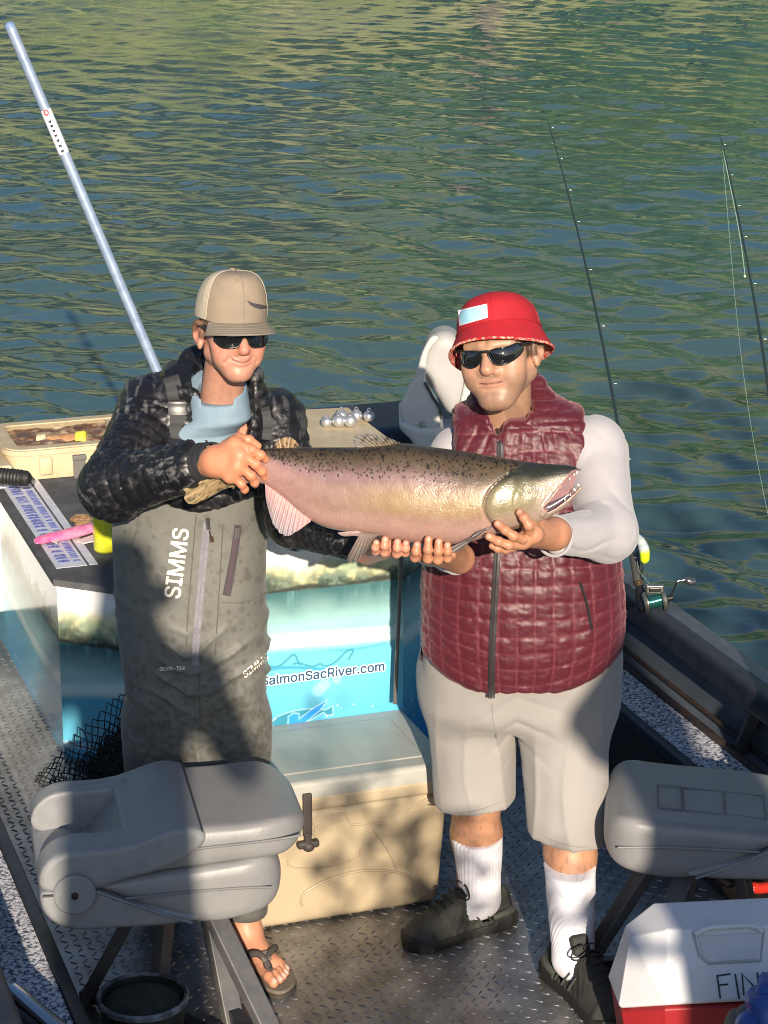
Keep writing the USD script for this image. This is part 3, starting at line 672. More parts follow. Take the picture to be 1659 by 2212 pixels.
# silver balls on the ledge
ball_m = mat('silver_lead', (.50, .50, .52), .34, .75, noise=(18, (.62, .62, .63), 3)); eye_m = mat('wire_eye', (.5, .5, .52), .3, .9)
spec = [(706, 941, 24, 'leftmost'), (732, 941, 29, 'large front'), (757, 944, 29, 'third from the left, front'), (770, 927, 27, 'second from the right, back'), (797, 931, 25, 'rightmost'), (738, 916, 27, 'topmost shiny'), (739, 967, 14, 'tiny blue-grey')]
for k, (dx, dy, dpx, w_) in enumerate(spec):
    pc = at(dx, dy, 7.06 + (.02 if dy > 935 else .09)); rr = dpx / 2 * 7.4 / FPX
    if dy < 960: pc[2] = max(pc[2], HT + .02 + rr)
    b_ = thing('lead_ball', f'{w_} silver lead ball on the ivory ledge', 'weight', pc, 'lead ball weights on the ledge')
    obj('ball', trimesh.creation.icosphere(3, rr).apply_translation(pc), ball_m, b_, smooth=True)
    obj('eyelet', tube([pc + (math.cos(a) * rr * .25, 0, rr * 1.15 + math.sin(a) * rr * .28) for a in np.linspace(0, 2 * PI, 12)], .002, 6), eye_m, b_)
# dark engine cowl behind the ledge
cowl = thing('motor_cowl', 'slate-blue motor cover behind the lead balls, under the grey seat', 'cover', at(840, 930, 7.5))
cm = rbox((.62, .42, .30), .05, at(835, 985, 7.62), BR)
obj('cowl_top', cm, mat('slate_cover', (.035, .045, .075), .5, bump=(30, .2, .004)), cowl)
obj('cowl_band', rbox((.63, .43, .02), .008, at(835, 985, 7.62) + (0, 0, .03), BR), mat('cowl_band_grey', (.16, .17, .19), .5), cowl)
# thin grey post in front of the panel
post = thing('rod_holder_post', 'thin grey upright post in front of the printed panel', 'post', at(856, 1440, 6.02))
obj('post_tube', tube([at(868, 1165, 6.02), at(858, 1400, 6.02), at(853, 1520, 6.02) ], .0062, 10), mat('post_grey', (.16, .15, .14), .45, .4), post)
obj('post_tip', trimesh.creation.icosphere(2, .0075).apply_translation(at(868, 1165, 6.02)), darkpaint, post, smooth=True)
# ------------------------------------------------------------------ the salmon, held across the two men
FD = float(np.dot(at(850, 1070, 5.02) - CAM, FW)); FS = FD / FPX            # metres per picture pixel at the fish
def fw(x, y, w=0.):                                                          # fish plane -> world; w towards the viewer
    x, y, w = np.broadcast_arrays(np.asarray(x, float), y, w); yaw = (x - 830) * FS * .10
    return CAM + (FD - (w + yaw)[..., None]) * FW + ((x - CX) * FS)[..., None] * RT + ((CY - y) * FS)[..., None] * UP
topo = np.array([(505, 985), (530, 975), (549, 969), (592, 967), (656, 966), (749, 966), (795, 965), (832, 962), (868, 958), (934, 966), (1026, 979), (1113, 994), (1170, 1002), (1215, 1005), (1236, 1008), (1247, 1014)], float)
boto = np.array([(505, 1050), (530, 1044), (549, 1042), (571, 1046), (600, 1066), (672, 1125), (709, 1141), (771, 1152), (816, 1159), (854, 1168), (969, 1177), (1012, 1171), (1056, 1158), (1099, 1146), (1156, 1131), (1214, 1098), (1240, 1072), (1256, 1050)], float)
from scipy.interpolate import PchipInterpolator as PCH
ftop, fbot = PCH(topo[:, 0], topo[:, 1], extrapolate=True), PCH(boto[:, 0], boto[:, 1], extrapolate=True)
fth = PCH([500, 540, 600, 700, 800, 900, 1000, 1060, 1120, 1180, 1225, 1260], [.016, .017, .026, .045, .058, .066, .066, .064, .055, .040, .028, .016])
mouth_poly = np.array([(1168, 1098), (1180, 1086), (1196, 1066), (1215, 1040), (1232, 1022), (1244, 1018), (1280, 1016), (1280, 1048), (1252, 1048), (1240, 1062), (1222, 1078), (1198, 1096), (1180, 1106)], float)
def poly_sd(X, Y, poly):
    d = seg_d(X, Y, np.vstack([poly, poly[:1]])); return np.where(inside(X, Y, poly), -d, d)
def fish_fn(P):                                                              # P: x, y in pixels*FS, w
    x, y, w = P[:, 0] / FS, P[:, 1] / FS, P[:, 2]
    xc = np.clip(x, 500, 1256); t, b = ftop(np.clip(xc, 505, 1247)), fbot(xc); c, hh = (t + b) / 2, np.maximum((b - t) / 2, 4) * FS
    th = fth(xc); yy = np.abs(y - c) * FS / hh; ww = np.abs(w) / th
    ex = 2.15 + 1.3 * sstep(1150, 1225, xc)
    r_ = (yy ** ex + ww ** ex) ** (1 / ex); d = (r_ - 1) * np.minimum(hh, th)
    d = np.maximum(d, np.maximum(505 - x, x - 1252) * FS)
    # gill cover: a raised plate with a groove behind it
    gx = 1046 + 44 * ((y - 1092) / 62) ** 2
    side = sstep(.35, .6, ww)
    d = d + side * (.0035 * np.exp(-((x - gx + 3) / 4.0) ** 2) - .003 * sstep(0, 14, x - gx) * sstep(1130, 1100, x)) * (np.abs(y - 1090) < 66)
    gx2 = 1105 + 26 * ((y - 1085) / 45) ** 2
    d = d + side * .0012 * np.exp(-((x - gx2) / 3.0) ** 2) * (np.abs(y - 1085) < 42)
    # upper lip plate (maxilla)
    lip = poly_sd(x, y, np.array([(1160, 1112), (1168, 1094), (1186, 1072), (1206, 1048), (1212, 1052), (1196, 1076), (1180, 1100), (1168, 1118)], float)) * FS
    d = smin(d, np.maximum(lip, d - .0035), .003)
    mp = poly_sd(x, y, mouth_poly) * FS
    d = smax(d, -smax(mp, np.abs(w) - th * 1.2, .004), .003)
    return d * .85
lo = np.array([503 * FS, 940 * FS, -.085]); hi = np.array([1262 * FS, 1190 * FS, .085])
fm = taubin(mesh_sdf(fish_fn, lo, hi, .0024), 4)
fl = fm.vertices.copy(); FX, FY, FWd = fl[:, 0] / FS, fl[:, 1] / FS, fl[:, 2]
fc = np.clip(FX, 505, 1247); rel = (FY - ftop(fc)) / np.maximum(fbot(np.clip(FX, 505, 1256)) - ftop(fc), 8)     # 0 at the back, 1 at the belly
n1 = fbm(np.stack([FX * .03, FY * .03, FWd * 20], -1), 4, 1); n2 = fbm(np.stack([FX * .15, FY * .15, FWd * 90], -1), 3, 2)
back = np.array((.060, .048, .030)); dorso = np.array((.125, .092, .054)); flank = np.array((.40, .255, .205)); gold = np.array((.44, .315, .15)); belly = np.array((.52, .33, .275)); pale = np.array((.66, .55, .48))
col = mixc(back, dorso, sstep(.02, .20, rel + .05 * (n1 - .5)))
col = mixc(col, flank, sstep(.20, .50, rel + .06 * (n1 - .5) - .10 * sstep(800, 1050, FX)))
col = mixc(col, np.array((.36, .225, .235)), .7 * np.exp(-((rel - .36) / .10) ** 2) * sstep(1050, 900, FX))
col = mixc(col, gold, .85 * np.exp(-((rel - .60) / .16) ** 2) * sstep(700, 880, FX) * sstep(1080, 1030, FX) * (.7 + .6 * n1))
col = mixc(col, belly, sstep(.70, .86, rel)); col = mixc(col, (.50, .285, .26), .6 * sstep(720, 600, FX) * sstep(.2, .5, rel))
# scales
ang = np.pi / 4; sx_, sy_ = (FX + FY * .9) / 4.4, (FX - FY * .9) / 4.4
sc = np.abs(np.sin(sx_ * PI)) * np.abs(np.sin(sy_ * PI)); body_m = sstep(1046, 1030, FX)
col = col * (1 - (.20 * (1 - sc) * body_m)[:, None]); col *= (.90 + .2 * n2)[:, None]
# black spots on the back
r = np.random.default_rng(11); sp = np.zeros(len(FX))
for k in range(520):
    x = 560 + 560 * r.random(); rr_ = .02 + .34 * r.random() ** 1.25 * (1 if x < 980 else .75); y = ftop(x) + rr_ * (fbot(x) - ftop(x)); a = r.normal(0, .6) + PI / 2; e = 1.5 + 1.4 * r.random(); s_ = 1 if r.random() < .5 else -1
    if r.random() < .75: s_ = 1
    q = (np.abs(FX - x) < 9) & (np.abs(FY - y) < 9) & (FWd * s_ > -.004); dx, dy = FX[q] - x, FY[q] - y
    u, v = dx * math.cos(a) + dy * math.sin(a), -dx * math.sin(a) + dy * math.cos(a)
    sp[q] = np.maximum(sp[q], sstep(1.15, .75, np.hypot(u / (e * 1.35), v / (e * .72))))
col = mixc(col, (.014, .011, .009), sp * .92)
# head
hd = sstep(1040, 1052, FX - 44 * ((FY - 1092) / 62) ** 2 * 0 - 40 * ((FY - 1092) / 62) ** 2)
skull = mixc((.030, .034, .026), (.11, .10, .055), sstep(.20, .36, rel + .1 * (n1 - .5)))
cheek = mixc((.27, .235, .13), (.40, .30, .235), sstep(.62, .9, rel)); cheek = mixc(cheek, (.24, .25, .12), .8 * sstep(.5, .68, n1) * sstep(.75, .5, rel))
cheek = mixc(cheek, (.44, .36, .30), sstep(1120, 1180, FX) * .6)
hc = mixc(skull, cheek, sstep(.30, .46, rel + .10 * sstep(1100, 1200, FX))) * (.86 + .28 * n2)[:, None]
col = mixc(col, hc, hd)
gx = 1046 + 44 * ((FY - 1092) / 62) ** 2; col = mixc(col, (.05, .04, .025), .7 * np.exp(-((FX - gx + 3) / 3.2) ** 2) * (np.abs(FY - 1092) < 62))
# mouth
md = -poly_sd(FX, FY, mouth_poly)
inn = sstep(-2.2, .8, md) * (np.abs(FWd) < fth(np.clip(FX, 500, 1260)) * .80)
mc = mixc((.10, .008, .011), (.24, .035, .042), sstep(1185, 1215, FX)); mc = mixc(mc, (.05, .02, .03), sstep(1066, 1085, FY) * .8)
col = mixc(col, mc, np.clip(inn, 0, 1)); rimm = sstep(-6, -2, md) * (1 - np.clip(inn, 0, 1)); col = mixc(col, (.60, .34, .32), .6 * rimm)
dtip = np.hypot(FX - 1250, FY - 1056); col = mixc(col, (.50, .36, .20), sstep(14, 5, dtip) * .8) * (.80, .77, .77)
salmon = thing('salmon', 'large spotted pink-gold salmon with open mouth, held by both men', 'fish', fw(850, 1075))
fm.vertices = fw(FX, FY, FWd) 
fm = trimesh.Trimesh(fm.vertices, fm.faces, process=False)
if fm.volume < 0: fm.invert()
fish_m = usdkit.material(stage, '/World/Looks/salmon_skin', {
    'a': ('attribute', {'attribute': 'col'}), 't': ('texture_coordinate', {}), 'v': ('voronoi_texture', {'scale': 210.0}), 'n': ('noise_texture', {'scale': 34.0, 'detail': 3.0}),
    'b': ('bump', {'strength': .35, 'distance': .0010}), 'b2': ('bump', {'strength': .35, 'distance': .004}), 'rr': ('map_range', {'from_min': .35, 'from_max': .65, 'to_min': .22, 'to_max': .46}),
    'p': ('principled_bsdf', {'metallic': .06, 'specular_ior_level': .5, 'coat_weight': .3, 'coat_roughness': .14})},
    [('a.color', 'p.base_color'), ('t.object', 'v.vector'), ('t.object', 'n.vector'), ('n.fac', 'b2.height'), ('b2.normal', 'b.normal'), ('v.distance', 'b.height'), ('b.normal', 'p.normal'), ('n.fac', 'rr.value'), ('rr.result', 'p.roughness')], surface='p.BSDF')
body = obj('body', fm, fish_m, salmon, col=col)
fin_m = colmat('fin_skin', .38, coat_weight=.3)
def fin(base, tip, w0, w1, c0_, c1_, rays, name, th0=.0045, edge=.0012, n=50, mrow=18, ruff=.002, label=None, cx=None, seed=0):
    """a fin between two outlines in fish pixels; w0, w1 depth at base and tip"""
    B, Tp = spline(np.c_[base, np.zeros(len(base))], n)[:, :2] if len(base) > 2 else np.linspace(base[0], base[1], n), spline(np.c_[tip, np.zeros(len(tip))], n)[:, :2]
    u, v = np.meshgrid(np.linspace(0, 1, n), np.linspace(0, 1, mrow), indexing='ij')
    rip = 1 + .05 * (fbm(np.stack([u * 22, v * 0, 0 * u], -1), 2, seed) - .5) * 2
    X = B[:, None, 0] + (Tp[:, None, 0] - B[:, None, 0]) * (v * np.where(v > .9, rip, 1)); Y = B[:, None, 1] + (Tp[:, None, 1] - B[:, None, 1]) * (v * np.where(v > .9, rip, 1))
    ph = np.sin(u * rays * 2 * PI)
    Wm = w0 + (w1 - w0) * v + ruff * ph * v ** .6
    th = (th0 * (1 - v) + edge * v) * (.75 + .35 * ph)
    Fv, Bk = fw(X, Y, Wm + th / 2), fw(X, Y, Wm - th / 2)
    a, b = gridmesh(Fv), gridmesh(Bk); b.invert()
    # close the rim
    ring = np.r_[np.arange(mrow) , (np.arange(1, n) * mrow + mrow - 1), ((n - 1) * mrow + np.arange(mrow - 2, -1, -1)), (np.arange(n - 2, -1, -1) * mrow)]
    off = n * mrow; rf = []
    for i in range(len(ring) - 1): p, q = ring[i], ring[i + 1]; rf += [(p, q, off + q), (p, off + q, off + p)]
    m = trimesh.Trimesh(np.vstack([a.vertices, b.vertices]), np.vstack([a.faces, b.faces + off, rf]), process=False)
    c = mixc(c0_, c1_, v); c = c * (1 + .22 * ph * sstep(0, .3, v))[..., None]
    c = c * (.85 + .3 * fbm(np.stack([u * 9, v * 9, 0 * u], -1), 3, seed))[..., None]
    if cx is not None: c = cx(X, Y, u, v, c)
    c = np.vstack([c.reshape(-1, 3)] * 2)
    return obj(name, m, fin_m, salmon, col=c, label=label)
def spots(cn, seed):
    def g(X, Y, u, v, c):
        k = fbm(np.stack([X * .22, Y * .22, 0 * X], -1), 2, seed); return mixc(c, cn, .8 * sstep(.60, .68, k))
    return g
fin([(571, 1044), (600, 1064), (640, 1096), (672, 1122)], [(574, 1082), (584, 1118), (594, 1138), (614, 1156), (650, 1142), (671, 1127)], .006, .016, (.50, .26, .24), (.22, .19, .21), 13, 'anal_fin', ruff=.0022,
    cx=lambda X, Y, u, v, c: mixc(c, (.56, .32, .30), sstep(.62, .95, u)))
fin([(779, 1150), (822, 1154)], [(752, 1200), (753, 1214), (775, 1206), (800, 1180), (812, 1160)], .036, .05, (.22, .16, .13), (.075, .06, .055), 8, 'pelvic_fin')
fin([(772, 1146), (790, 1152)], [(728, 1150), (736, 1156), (748, 1158), (772, 1158)], .03, .04, (.5, .36, .34), (.30, .22, .2), 5, 'pelvic_fin', label='small pale pelvic fin folded back')
fin([(1062, 1134), (1032, 1152)], [(1050, 1146), (1000, 1178), (972, 1192), (966, 1190), (990, 1172), (1020, 1156)], .060, .066, (.09, .08, .075), (.12, .10, .095), 5, 'pectoral_fin', th0=.006)
fin([(596, 970), (640, 969)], [(592, 962), (602, 950), (618, 944), (634, 948), (645, 964)], .0, .004, (.24, .15, .08), (.26, .17, .09), 3, 'adipose_fin', th0=.006, edge=.003, cx=spots((.02, .015, .01), 4))
fin([(798, 970), (832, 966), (870, 961)], [(768, 966), (769, 940), (780, 938), (806, 938), (838, 946), (866, 957)], 0., .012, (.16, .115, .06), (.15, .15, .14), 11, 'dorsal_fin', cx=spots((.03, .022, .015), 6))
tail = fin([(520, 980), (510, 1000), (510, 1020), (516, 1040)], [(430, 955), (452, 1000), (450, 1020), (405, 1030), (400, 1084), (440, 1078), (500, 1056)], -.004, -.03, (.26, .18, .09), (.33, .24, .13), 16, 'tail_fin', n=80, th0=.012, cx=spots((.07, .05, .02), 7))
# eye, teeth
ey = fw(1154, 1057, float(fth(1154)) * .80)
Fe = np.stack([RT, UP, -FW], 1)
eye = obj('eye', trimesh.creation.uv_sphere(radius=.0085).apply_scale((1, 1, .7)).apply_transform(trimesh.transformations.compose_matrix(translate=ey)), mat('fish_iris', (.56, .46, .20), .12, coat_weight=1.0), salmon, smooth=True)
obj('pupil', lathe([(0, 0), (.0040, 0), (.0038, .0012), (0, .0018)], ey - FW * .0056, Fe, 16), mat('fish_pupil', (.006, .006, .008), .05, coat_weight=1.0), eye)
obj('eye_ring', tube([ey - FW * .003 + .0095 * (math.cos(a) * RT + math.sin(a) * UP) for a in np.linspace(0, 2 * PI, 20)], .0022, 6), mat('fish_eye_ring', (.07, .065, .04), .2), eye)
lin = np.array([(1172, 1100), (1180, 1088), (1196, 1067), (1214, 1043), (1230, 1026), (1238, 1022), (1240, 1030), (1236, 1048), (1224, 1066), (1204, 1086), (1184, 1102)], float)
li = prism(lin * (1, -1), .012); lv_ = li.vertices; lsub, lf2 = trimesh.remesh.subdivide_to_size(lv_, li.faces, 6, max_iter=8)
obj('mouth_lining', trimesh.Trimesh(fw(lsub[:, 0], -lsub[:, 1], (lsub[:, 2] - .006) * (1 + .0 * lsub[:, 0])), lf2, process=False), mat('mouth_red', (.075, .007, .011), .25, noise=(45, (.19, .025, .032), 3), coat_weight=.6), salmon, smooth=40)
tooth_m = mat('tooth', (.80, .76, .66), .25)
for x, y, a in ((1243, 1020, 1), (1236, 1025, 1), (1226, 1034, 1), (1246, 1050, -1), (1238, 1060, -1), (1228, 1070, -1), (1216, 1080, -1)):
    for s_ in (1, -1):
        wv_ = s_ * float(fth(min(x, 1256))) * .55
        p0_, p1_ = fw(x, y - 1 * a, wv_), fw(x - 1, y + 5 * a, wv_ * .97); obj('tooth', tube([p0_, (p0_ + p1_) / 2, p1_], [.0022, .0016, .0003], 6), tooth_m, salmon)
obj('tongue', tube(spline([fw(1180, 1097), fw(1205, 1083), fw(1228, 1066)], 12), np.linspace(.012, .006, 12), 10), mat('tongue', (.10, .075, .10), .22, coat_weight=.6), salmon, smooth=60)
# ------------------------------------------------------------------ people: shared modelling
skin_m = colmat('skin', .46, bump=(420, .12, .0008), mottle=(60, .07), subsurface_weight=.12, subsurface_scale=.004, subsurface_radius=(1.0, .35, .2), specular_ior_level=.45)
def head_fn(wide=1.0, smile=.5, jaw=1.0, mouth=1.0, cl=1.0, cr=1.0, fat=0., nk=(0, .04, -.19), nr=.062):
    def f(P):
        Q = P / np.array([wide, 1, 1], np.float32); X = np.abs(Q[:, 0]); S = np.stack([X, Q[:, 1], Q[:, 2]], 1)
        d = ell(Q, (0, .015, .045), (.076 * cr, .096 * cr, .088 * cr))
        d = smin(d, rcone(S, (0, -.030, .0), (0, -.060, -.074 * cl), .066, .033 * jaw), .03)
        d = smin(d, rcone(S, (.048 * jaw, .012, -.045), (.014, -.066, -.084 * cl), .024, .021 * jaw), .028)
        d = smin(d, ell(S, (.040, -.058, -.012), (.030, .030, .026)), .022)                      # cheek
        d = smin(d, ell(S, (.036, -.058, -.044), (.026 + fat, .027 + fat, .027 + fat)), .022)
        d = smin(d, rcone(S, (.012, -.083, .034), (.045, -.068, .034), .012, .012), .016)        # brow
        d = smax(d, -ell(S, (.032, -.098, .012), (.017, .016, .012)), .012)                      # eye hollow
        d = smin(d, ell(S, (.031, -.073, .011), (.013, .013, .0115)), .004)                      # eyeball and lids
        d = smax(d, -ell(S, (.031, -.0875, .011), (.010, .0018, .0016)), .002)
        nose = smin(rcone(Q, (0, -.088, .022), (0, -.107, -.019), .0088, .0128 + fat * .25), rcone(S, (.004, -.098, -.024), (.0140 + fat * .3, -.091, -.0265), .0088, .0085), .010)
        d = smin(d, nose, .011)
        d = smax(d, -ell(S, (.0068, -.101, -.0345), (.0042, .006, .004)), .003)                  # nostril
        d = smin(d, ell(Q, (0, -.074, -.052), (.029, .017, .021)), .012)                         # mouth mound
        zc = lambda x: -.0525 + smile * .011 * np.clip((x / .026) ** 2, 0, 1.3)
        mw = .0275 * mouth; ls = np.linspace(-1, 1, 9); yy = lambda x, o: -.0905 + 9.5 * x ** 2 + o
        up = chain(Q, [(mw * k, yy(mw * k, .0), zc(abs(mw * k)) + .0048 * (1 - k * k) ** .7) for k in ls], [.0010 + .0036 * (1 - k * k) ** .6 for k in ls], .002)
        lo = chain(Q, [(mw * k * .92, yy(mw * k, .0012), zc(abs(mw * k)) - .0058 * (1 - k * k) ** .8) for k in ls], [.0010 + .0046 * (1 - k * k) ** .6 for k in ls], .002)
        d = smin(d, smin(up, lo, .0015), .0045)
        d = smax(d, -chain(Q, [(mw * 1.04 * k, yy(mw * k, -.0062 + .0052 * k * k), zc(abs(mw * k)) - .0004) for k in ls], [.0022] * 9), .0016)
        if smile > .3:                                                                           # smile fold
            d = smax(d, -(rcone(S, (.0235, -.0975, -.028), (.041, -.0845, -.054), .002, .002)), .010)
        d = smin(d, ell(Q, (0, -.079, -.087 * cl), (.021 * jaw, .015, .015)), .014)                   # chin
        ear = ell(S, (.0805, .012, .004), (.010, .021, .034), rotm3(-22, 0, 6))
        ear = smax(ear, -ell(S, (.089, .008, .007), (.007, .011, .019), rotm3(-22, 0, 6)), .006)
        ear = smin(ear, ell(S, (.079, .002, -.024), (.006, .008, .011)), .008)
        d = smin(d, ear, .007)
        d = smin(d, rcone(Q, (0, .024, -.03), nk, .055 * (.5 + .5 * jaw), nr), .022)   # neck
        return d * .9
    return f
def head_cols(V, base, blush, lip, stub=0., wide=1.0, hair=None, smile=.5):
    Q = V / np.array([wide, 1, 1]); X = np.abs(Q[:, 0]); c = np.tile(np.array(base, float), (len(V), 1))
    n = fbm(V * 90, 3, 2)[:, None]; c *= .93 + .14 * n
    g = lambda x, y, z, r: np.exp(-(((X - x) ** 2 + (Q[:, 1] - y) ** 2 + (Q[:, 2] - z) ** 2) / r ** 2))
    c = mixc(c, blush, .75 * np.clip(g(.044, -.075, -.02, .026) + g(0, -.11, -.02, .02) + .7 * g(.08, .01, .0, .035), 0, 1))
    zc = -.0525 + smile * .011 * np.clip((X / .026) ** 2, 0, 1.3); zq = Q[:, 2] - zc
    crease = sstep(.0022, .0008, np.abs(zq + .0004)) * sstep(.029, .022, X) * (Q[:, 1] < -.07); c = mixc(c, np.array(lip) * .35, .85 * crease); lipm = (1 - crease) * sstep(.031, .024, X) * sstep(.0105, .0075, zq) * sstep(-.0135, -.0095, zq) * sstep(-.070, -.080, Q[:, 1])
    c = mixc(c, lip, lipm * .62)
    if stub:
        m = np.clip(sstep(-.028, -.045, Q[:, 2]) * sstep(.02, -.0, Q[:, 1]) * sstep(.025, .04, np.hypot(X, (Q[:, 2] + .055) * 1.2)) + .9 * sstep(.024, .018, X) * sstep(-.046, -.042, Q[:, 2]) * sstep(-.034, -.038, Q[:, 2]) * (Q[:, 1] < -.06) + sstep(.02, .012, X) * sstep(-.068, -.074, Q[:, 2]), 0, 1)
        c = mixc(c, np.array(base) * (.34, .37, .44), stub * m * (.7 + .6 * (fbm(V * 400, 2, 5) - .5)) * (1 - lipm))
    if hair is not None:
        hm = sstep(.030, .045, Q[:, 2] + .9 * (Q[:, 1] + .02)) * (Q[:, 1] > -.055)
        hm = np.maximum(hm, sstep(.045, .062, X) * sstep(-.035, -.028, Q[:, 1]) * sstep(.010, .0, Q[:, 1]) * sstep(-.016, -.004, Q[:, 2]) * (X < .083))
        c = mixc(c, hair, hm * (.75 + .3 * (fbm(V * (300, 300, 90), 2, 8) - .3)))
    return c
def finger(P, pts, r0=.0098, r1=.0078):
    k = len(pts); rad = np.linspace(r0, r1, k)
    d = chain(P, pts, rad, .004)
    for i in range(1, k - 1): d = smin(d, np.linalg.norm(P - np.asarray(pts[i], np.float32), axis=1) - rad[i] * 1.04, .004)
    return d
def hand_fn(wrist, palm, fingers, thumb, fr=None, arm=None):
    """wrist: (point, radius); palm: [(point, radius)...] pads hulled as a fan from the wrist; fingers and thumb: joint lists"""
    fr = fr or [(.0098, .0080)] * len(fingers)
    def f(P):
        d = None
        for p, r_ in palm:
            e = rcone(P, wrist[0], p, wrist[1], r_); d = e if d is None else smin(d, e, .016)
        for (p, r_), (q, s_) in zip(palm[:-1], palm[1:]): d = smin(d, rcone(P, p, q, r_, s_), .012)
        fd = None
        for pts, (a, b) in zip(fingers, fr):
            e = finger(P, pts, a, b); fd = e if fd is None else smin(fd, e, .0016)
        d = smin(d, fd, .006)
        if thumb is not None: d = smin(d, finger(P, thumb, .0125, .0092), .010)
        if arm is not None: d = smin(d, rcone(P, wrist[0], arm[0], wrist[1], arm[1]), .02)
        return d
    return f
def bounds_of(pts, pad):
    a = np.asarray(pts, float); return a.min(0) - pad, a.max(0) + pad
def hand_mesh(wrist, palm, fingers, thumb, fr=None, arm=None, h=.0024):
    fn = hand_fn(wrist, palm, fingers, thumb, fr, arm)
    pts = [wrist[0]] + [p for p, _ in palm] + [q for f in fingers for q in f] + (list(thumb) if thumb is not None else []) + ([arm[0]] if arm else [])
    lo, hi = bounds_of(pts, .05); return taubin(mesh_sdf(fn, lo, hi, h, tets=True), 3)
def hand_cols(V, base, tips, knuck=None, nails=()):
    c = np.tile(np.array(base, float), (len(V), 1)) * (.92 + .16 * fbm(V * 70, 3, 4)[:, None])
    for p in tips: c = mixc(c, np.array(base) * (1.12, .84, .80), .6 * np.exp(-np.sum((V - p) ** 2, 1) / .016 ** 2))
    for p in (knuck if knuck is not None else []): c = mixc(c, np.array(base) * (.95, .72, .66), .55 * np.exp(-np.sum((V - p) ** 2, 1) / .009 ** 2))
    for p in nails: c = mixc(c, (.60, .35, .27), .8 * sstep(.0062, .0048, np.linalg.norm(V - p, axis=1)))
    return c
def shell_cut(fn, cuts): 
    def f(P):
        d = fn(P)
        for c in cuts: d = np.maximum(d, c(P))
        return d
    return f
def arm_param(V, pts):
    """nearest point on a joint chain: length along it, and angle round it"""
    best = np.full(len(V), 9.); s = np.zeros(len(V)); ang = np.zeros(len(V)); L = 0
    for a, b in zip(pts[:-1], pts[1:]):
        d = b - a; l = np.linalg.norm(d); t = np.clip((V - a) @ d / l ** 2, 0, 1); q = V - a - t[:, None] * d; e = np.linalg.norm(q, axis=1)
        F = frame(d / l); k = e < best; best[k] = e[k]; s[k] = L + t[k] * l; ang[k] = np.arctan2(q[k] @ F[:, 1], q[k] @ F[:, 0]); L += l
    return s, ang, best
def smooth_tris(m): return trimesh.Trimesh(m.vertices, m.faces, process=False)

def weld(meshes, cols):
    """one continuous skin out of overlapping pieces"""
    src = np.vstack([m.vertices for m in meshes]); sc_ = np.vstack(cols)
    try:
        ms = []
        for m in meshes:
            if m.volume < 0: m.invert()
            q = m3.Manifold(m3.Mesh(vert_properties=np.asarray(m.vertices, np.float32), tri_verts=np.asarray(m.faces, np.uint32)))
            if q.status() != m3.Error.NoError: raise ValueError(str(q.status()))
            ms.append(q)
        u = m3.Manifold.batch_boolean(ms, m3.OpType.Add); o = u.to_mesh(); r = trimesh.Trimesh(np.asarray(o.vert_properties)[:, :3], np.asarray(o.tri_verts), process=False)
    except Exception as e:
        print('weld', e); r = cat_(meshes)
    from scipy.spatial import cKDTree
    _, j = cKDTree(src).query(r.vertices)
    return r, sc_[j]
def core_mesh(chains, h=.012):
    f = lambda P: __import__('functools').reduce(lambda a, b: smin(a, b, .02), [chain(P, p, r_) for p, r_ in chains])
    lo, hi = bounds_of([q for p, _ in chains for q in p], .16)
    return mesh_sdf(f, lo, hi, h, tets=True)
# ------------------------------------------------------------------ the man in the red quilted vest
RMc = np.array([.352, 5.50, 0.])
rman = thing('person', 'person in a red quilted vest and grey shorts holding the head of the salmon', 'person', RMc)
def tf(fn, R, c, s=1.0):
    R32, c32 = np.asarray(R, np.float32), np.asarray(c, np.float32); return lambda P: fn(((P - c32) @ R32) / s) * s
RHc = at(1080, 768, 5.40); RHR = rotm3(-19, -9, -11); RHS = 1.06
# the limbs
Lsh, Lel, Lwr = at(1283, 975, 5.47), at(1312, 1150, 5.27), at(1188, 1158, 5.06)
Rsh, Rel, Rwr = at(990, 985, 5.52), at(935, 1165, 5.42), at(985, 1206, 5.12)
Lhip, Lkn, Lan = at(1212, 1480, 5.55), at(1228, 1730, 5.46), at(1243, 2075, 5.33)
Rhip, Rkn, Ran = at(1020, 1490, 5.60), at(1027, 1720, 5.60), at(1034, 1972, 5.68)
neck0 = at(1100, 905, 5.50)
hf = head_fn(wide=1.08, smile=.22, jaw=1.02, mouth=.98, cl=1.09, cr=.88, fat=.004, nk=RHR.T @ (neck0 + (-.006, .035, -.05) - RHc) / RHS, nr=.062)
torso_st = sm_st([(.80, .352, 5.50, .255, .185), (.95, .355, 5.49, .258, .205), (1.10, .350, 5.49, .250, .200), (1.25, .342, 5.50, .242, .175), (1.36, .338, 5.50, .225, .150), (1.45, .335, 5.51, .19, .115), (1.51, .325, 5.51, .10, .080), (1.58, .322, 5.50, .07, .07)])
def rm_skin(P):
    d = tf(hf, RHR, RHc, RHS)(P)
    return d
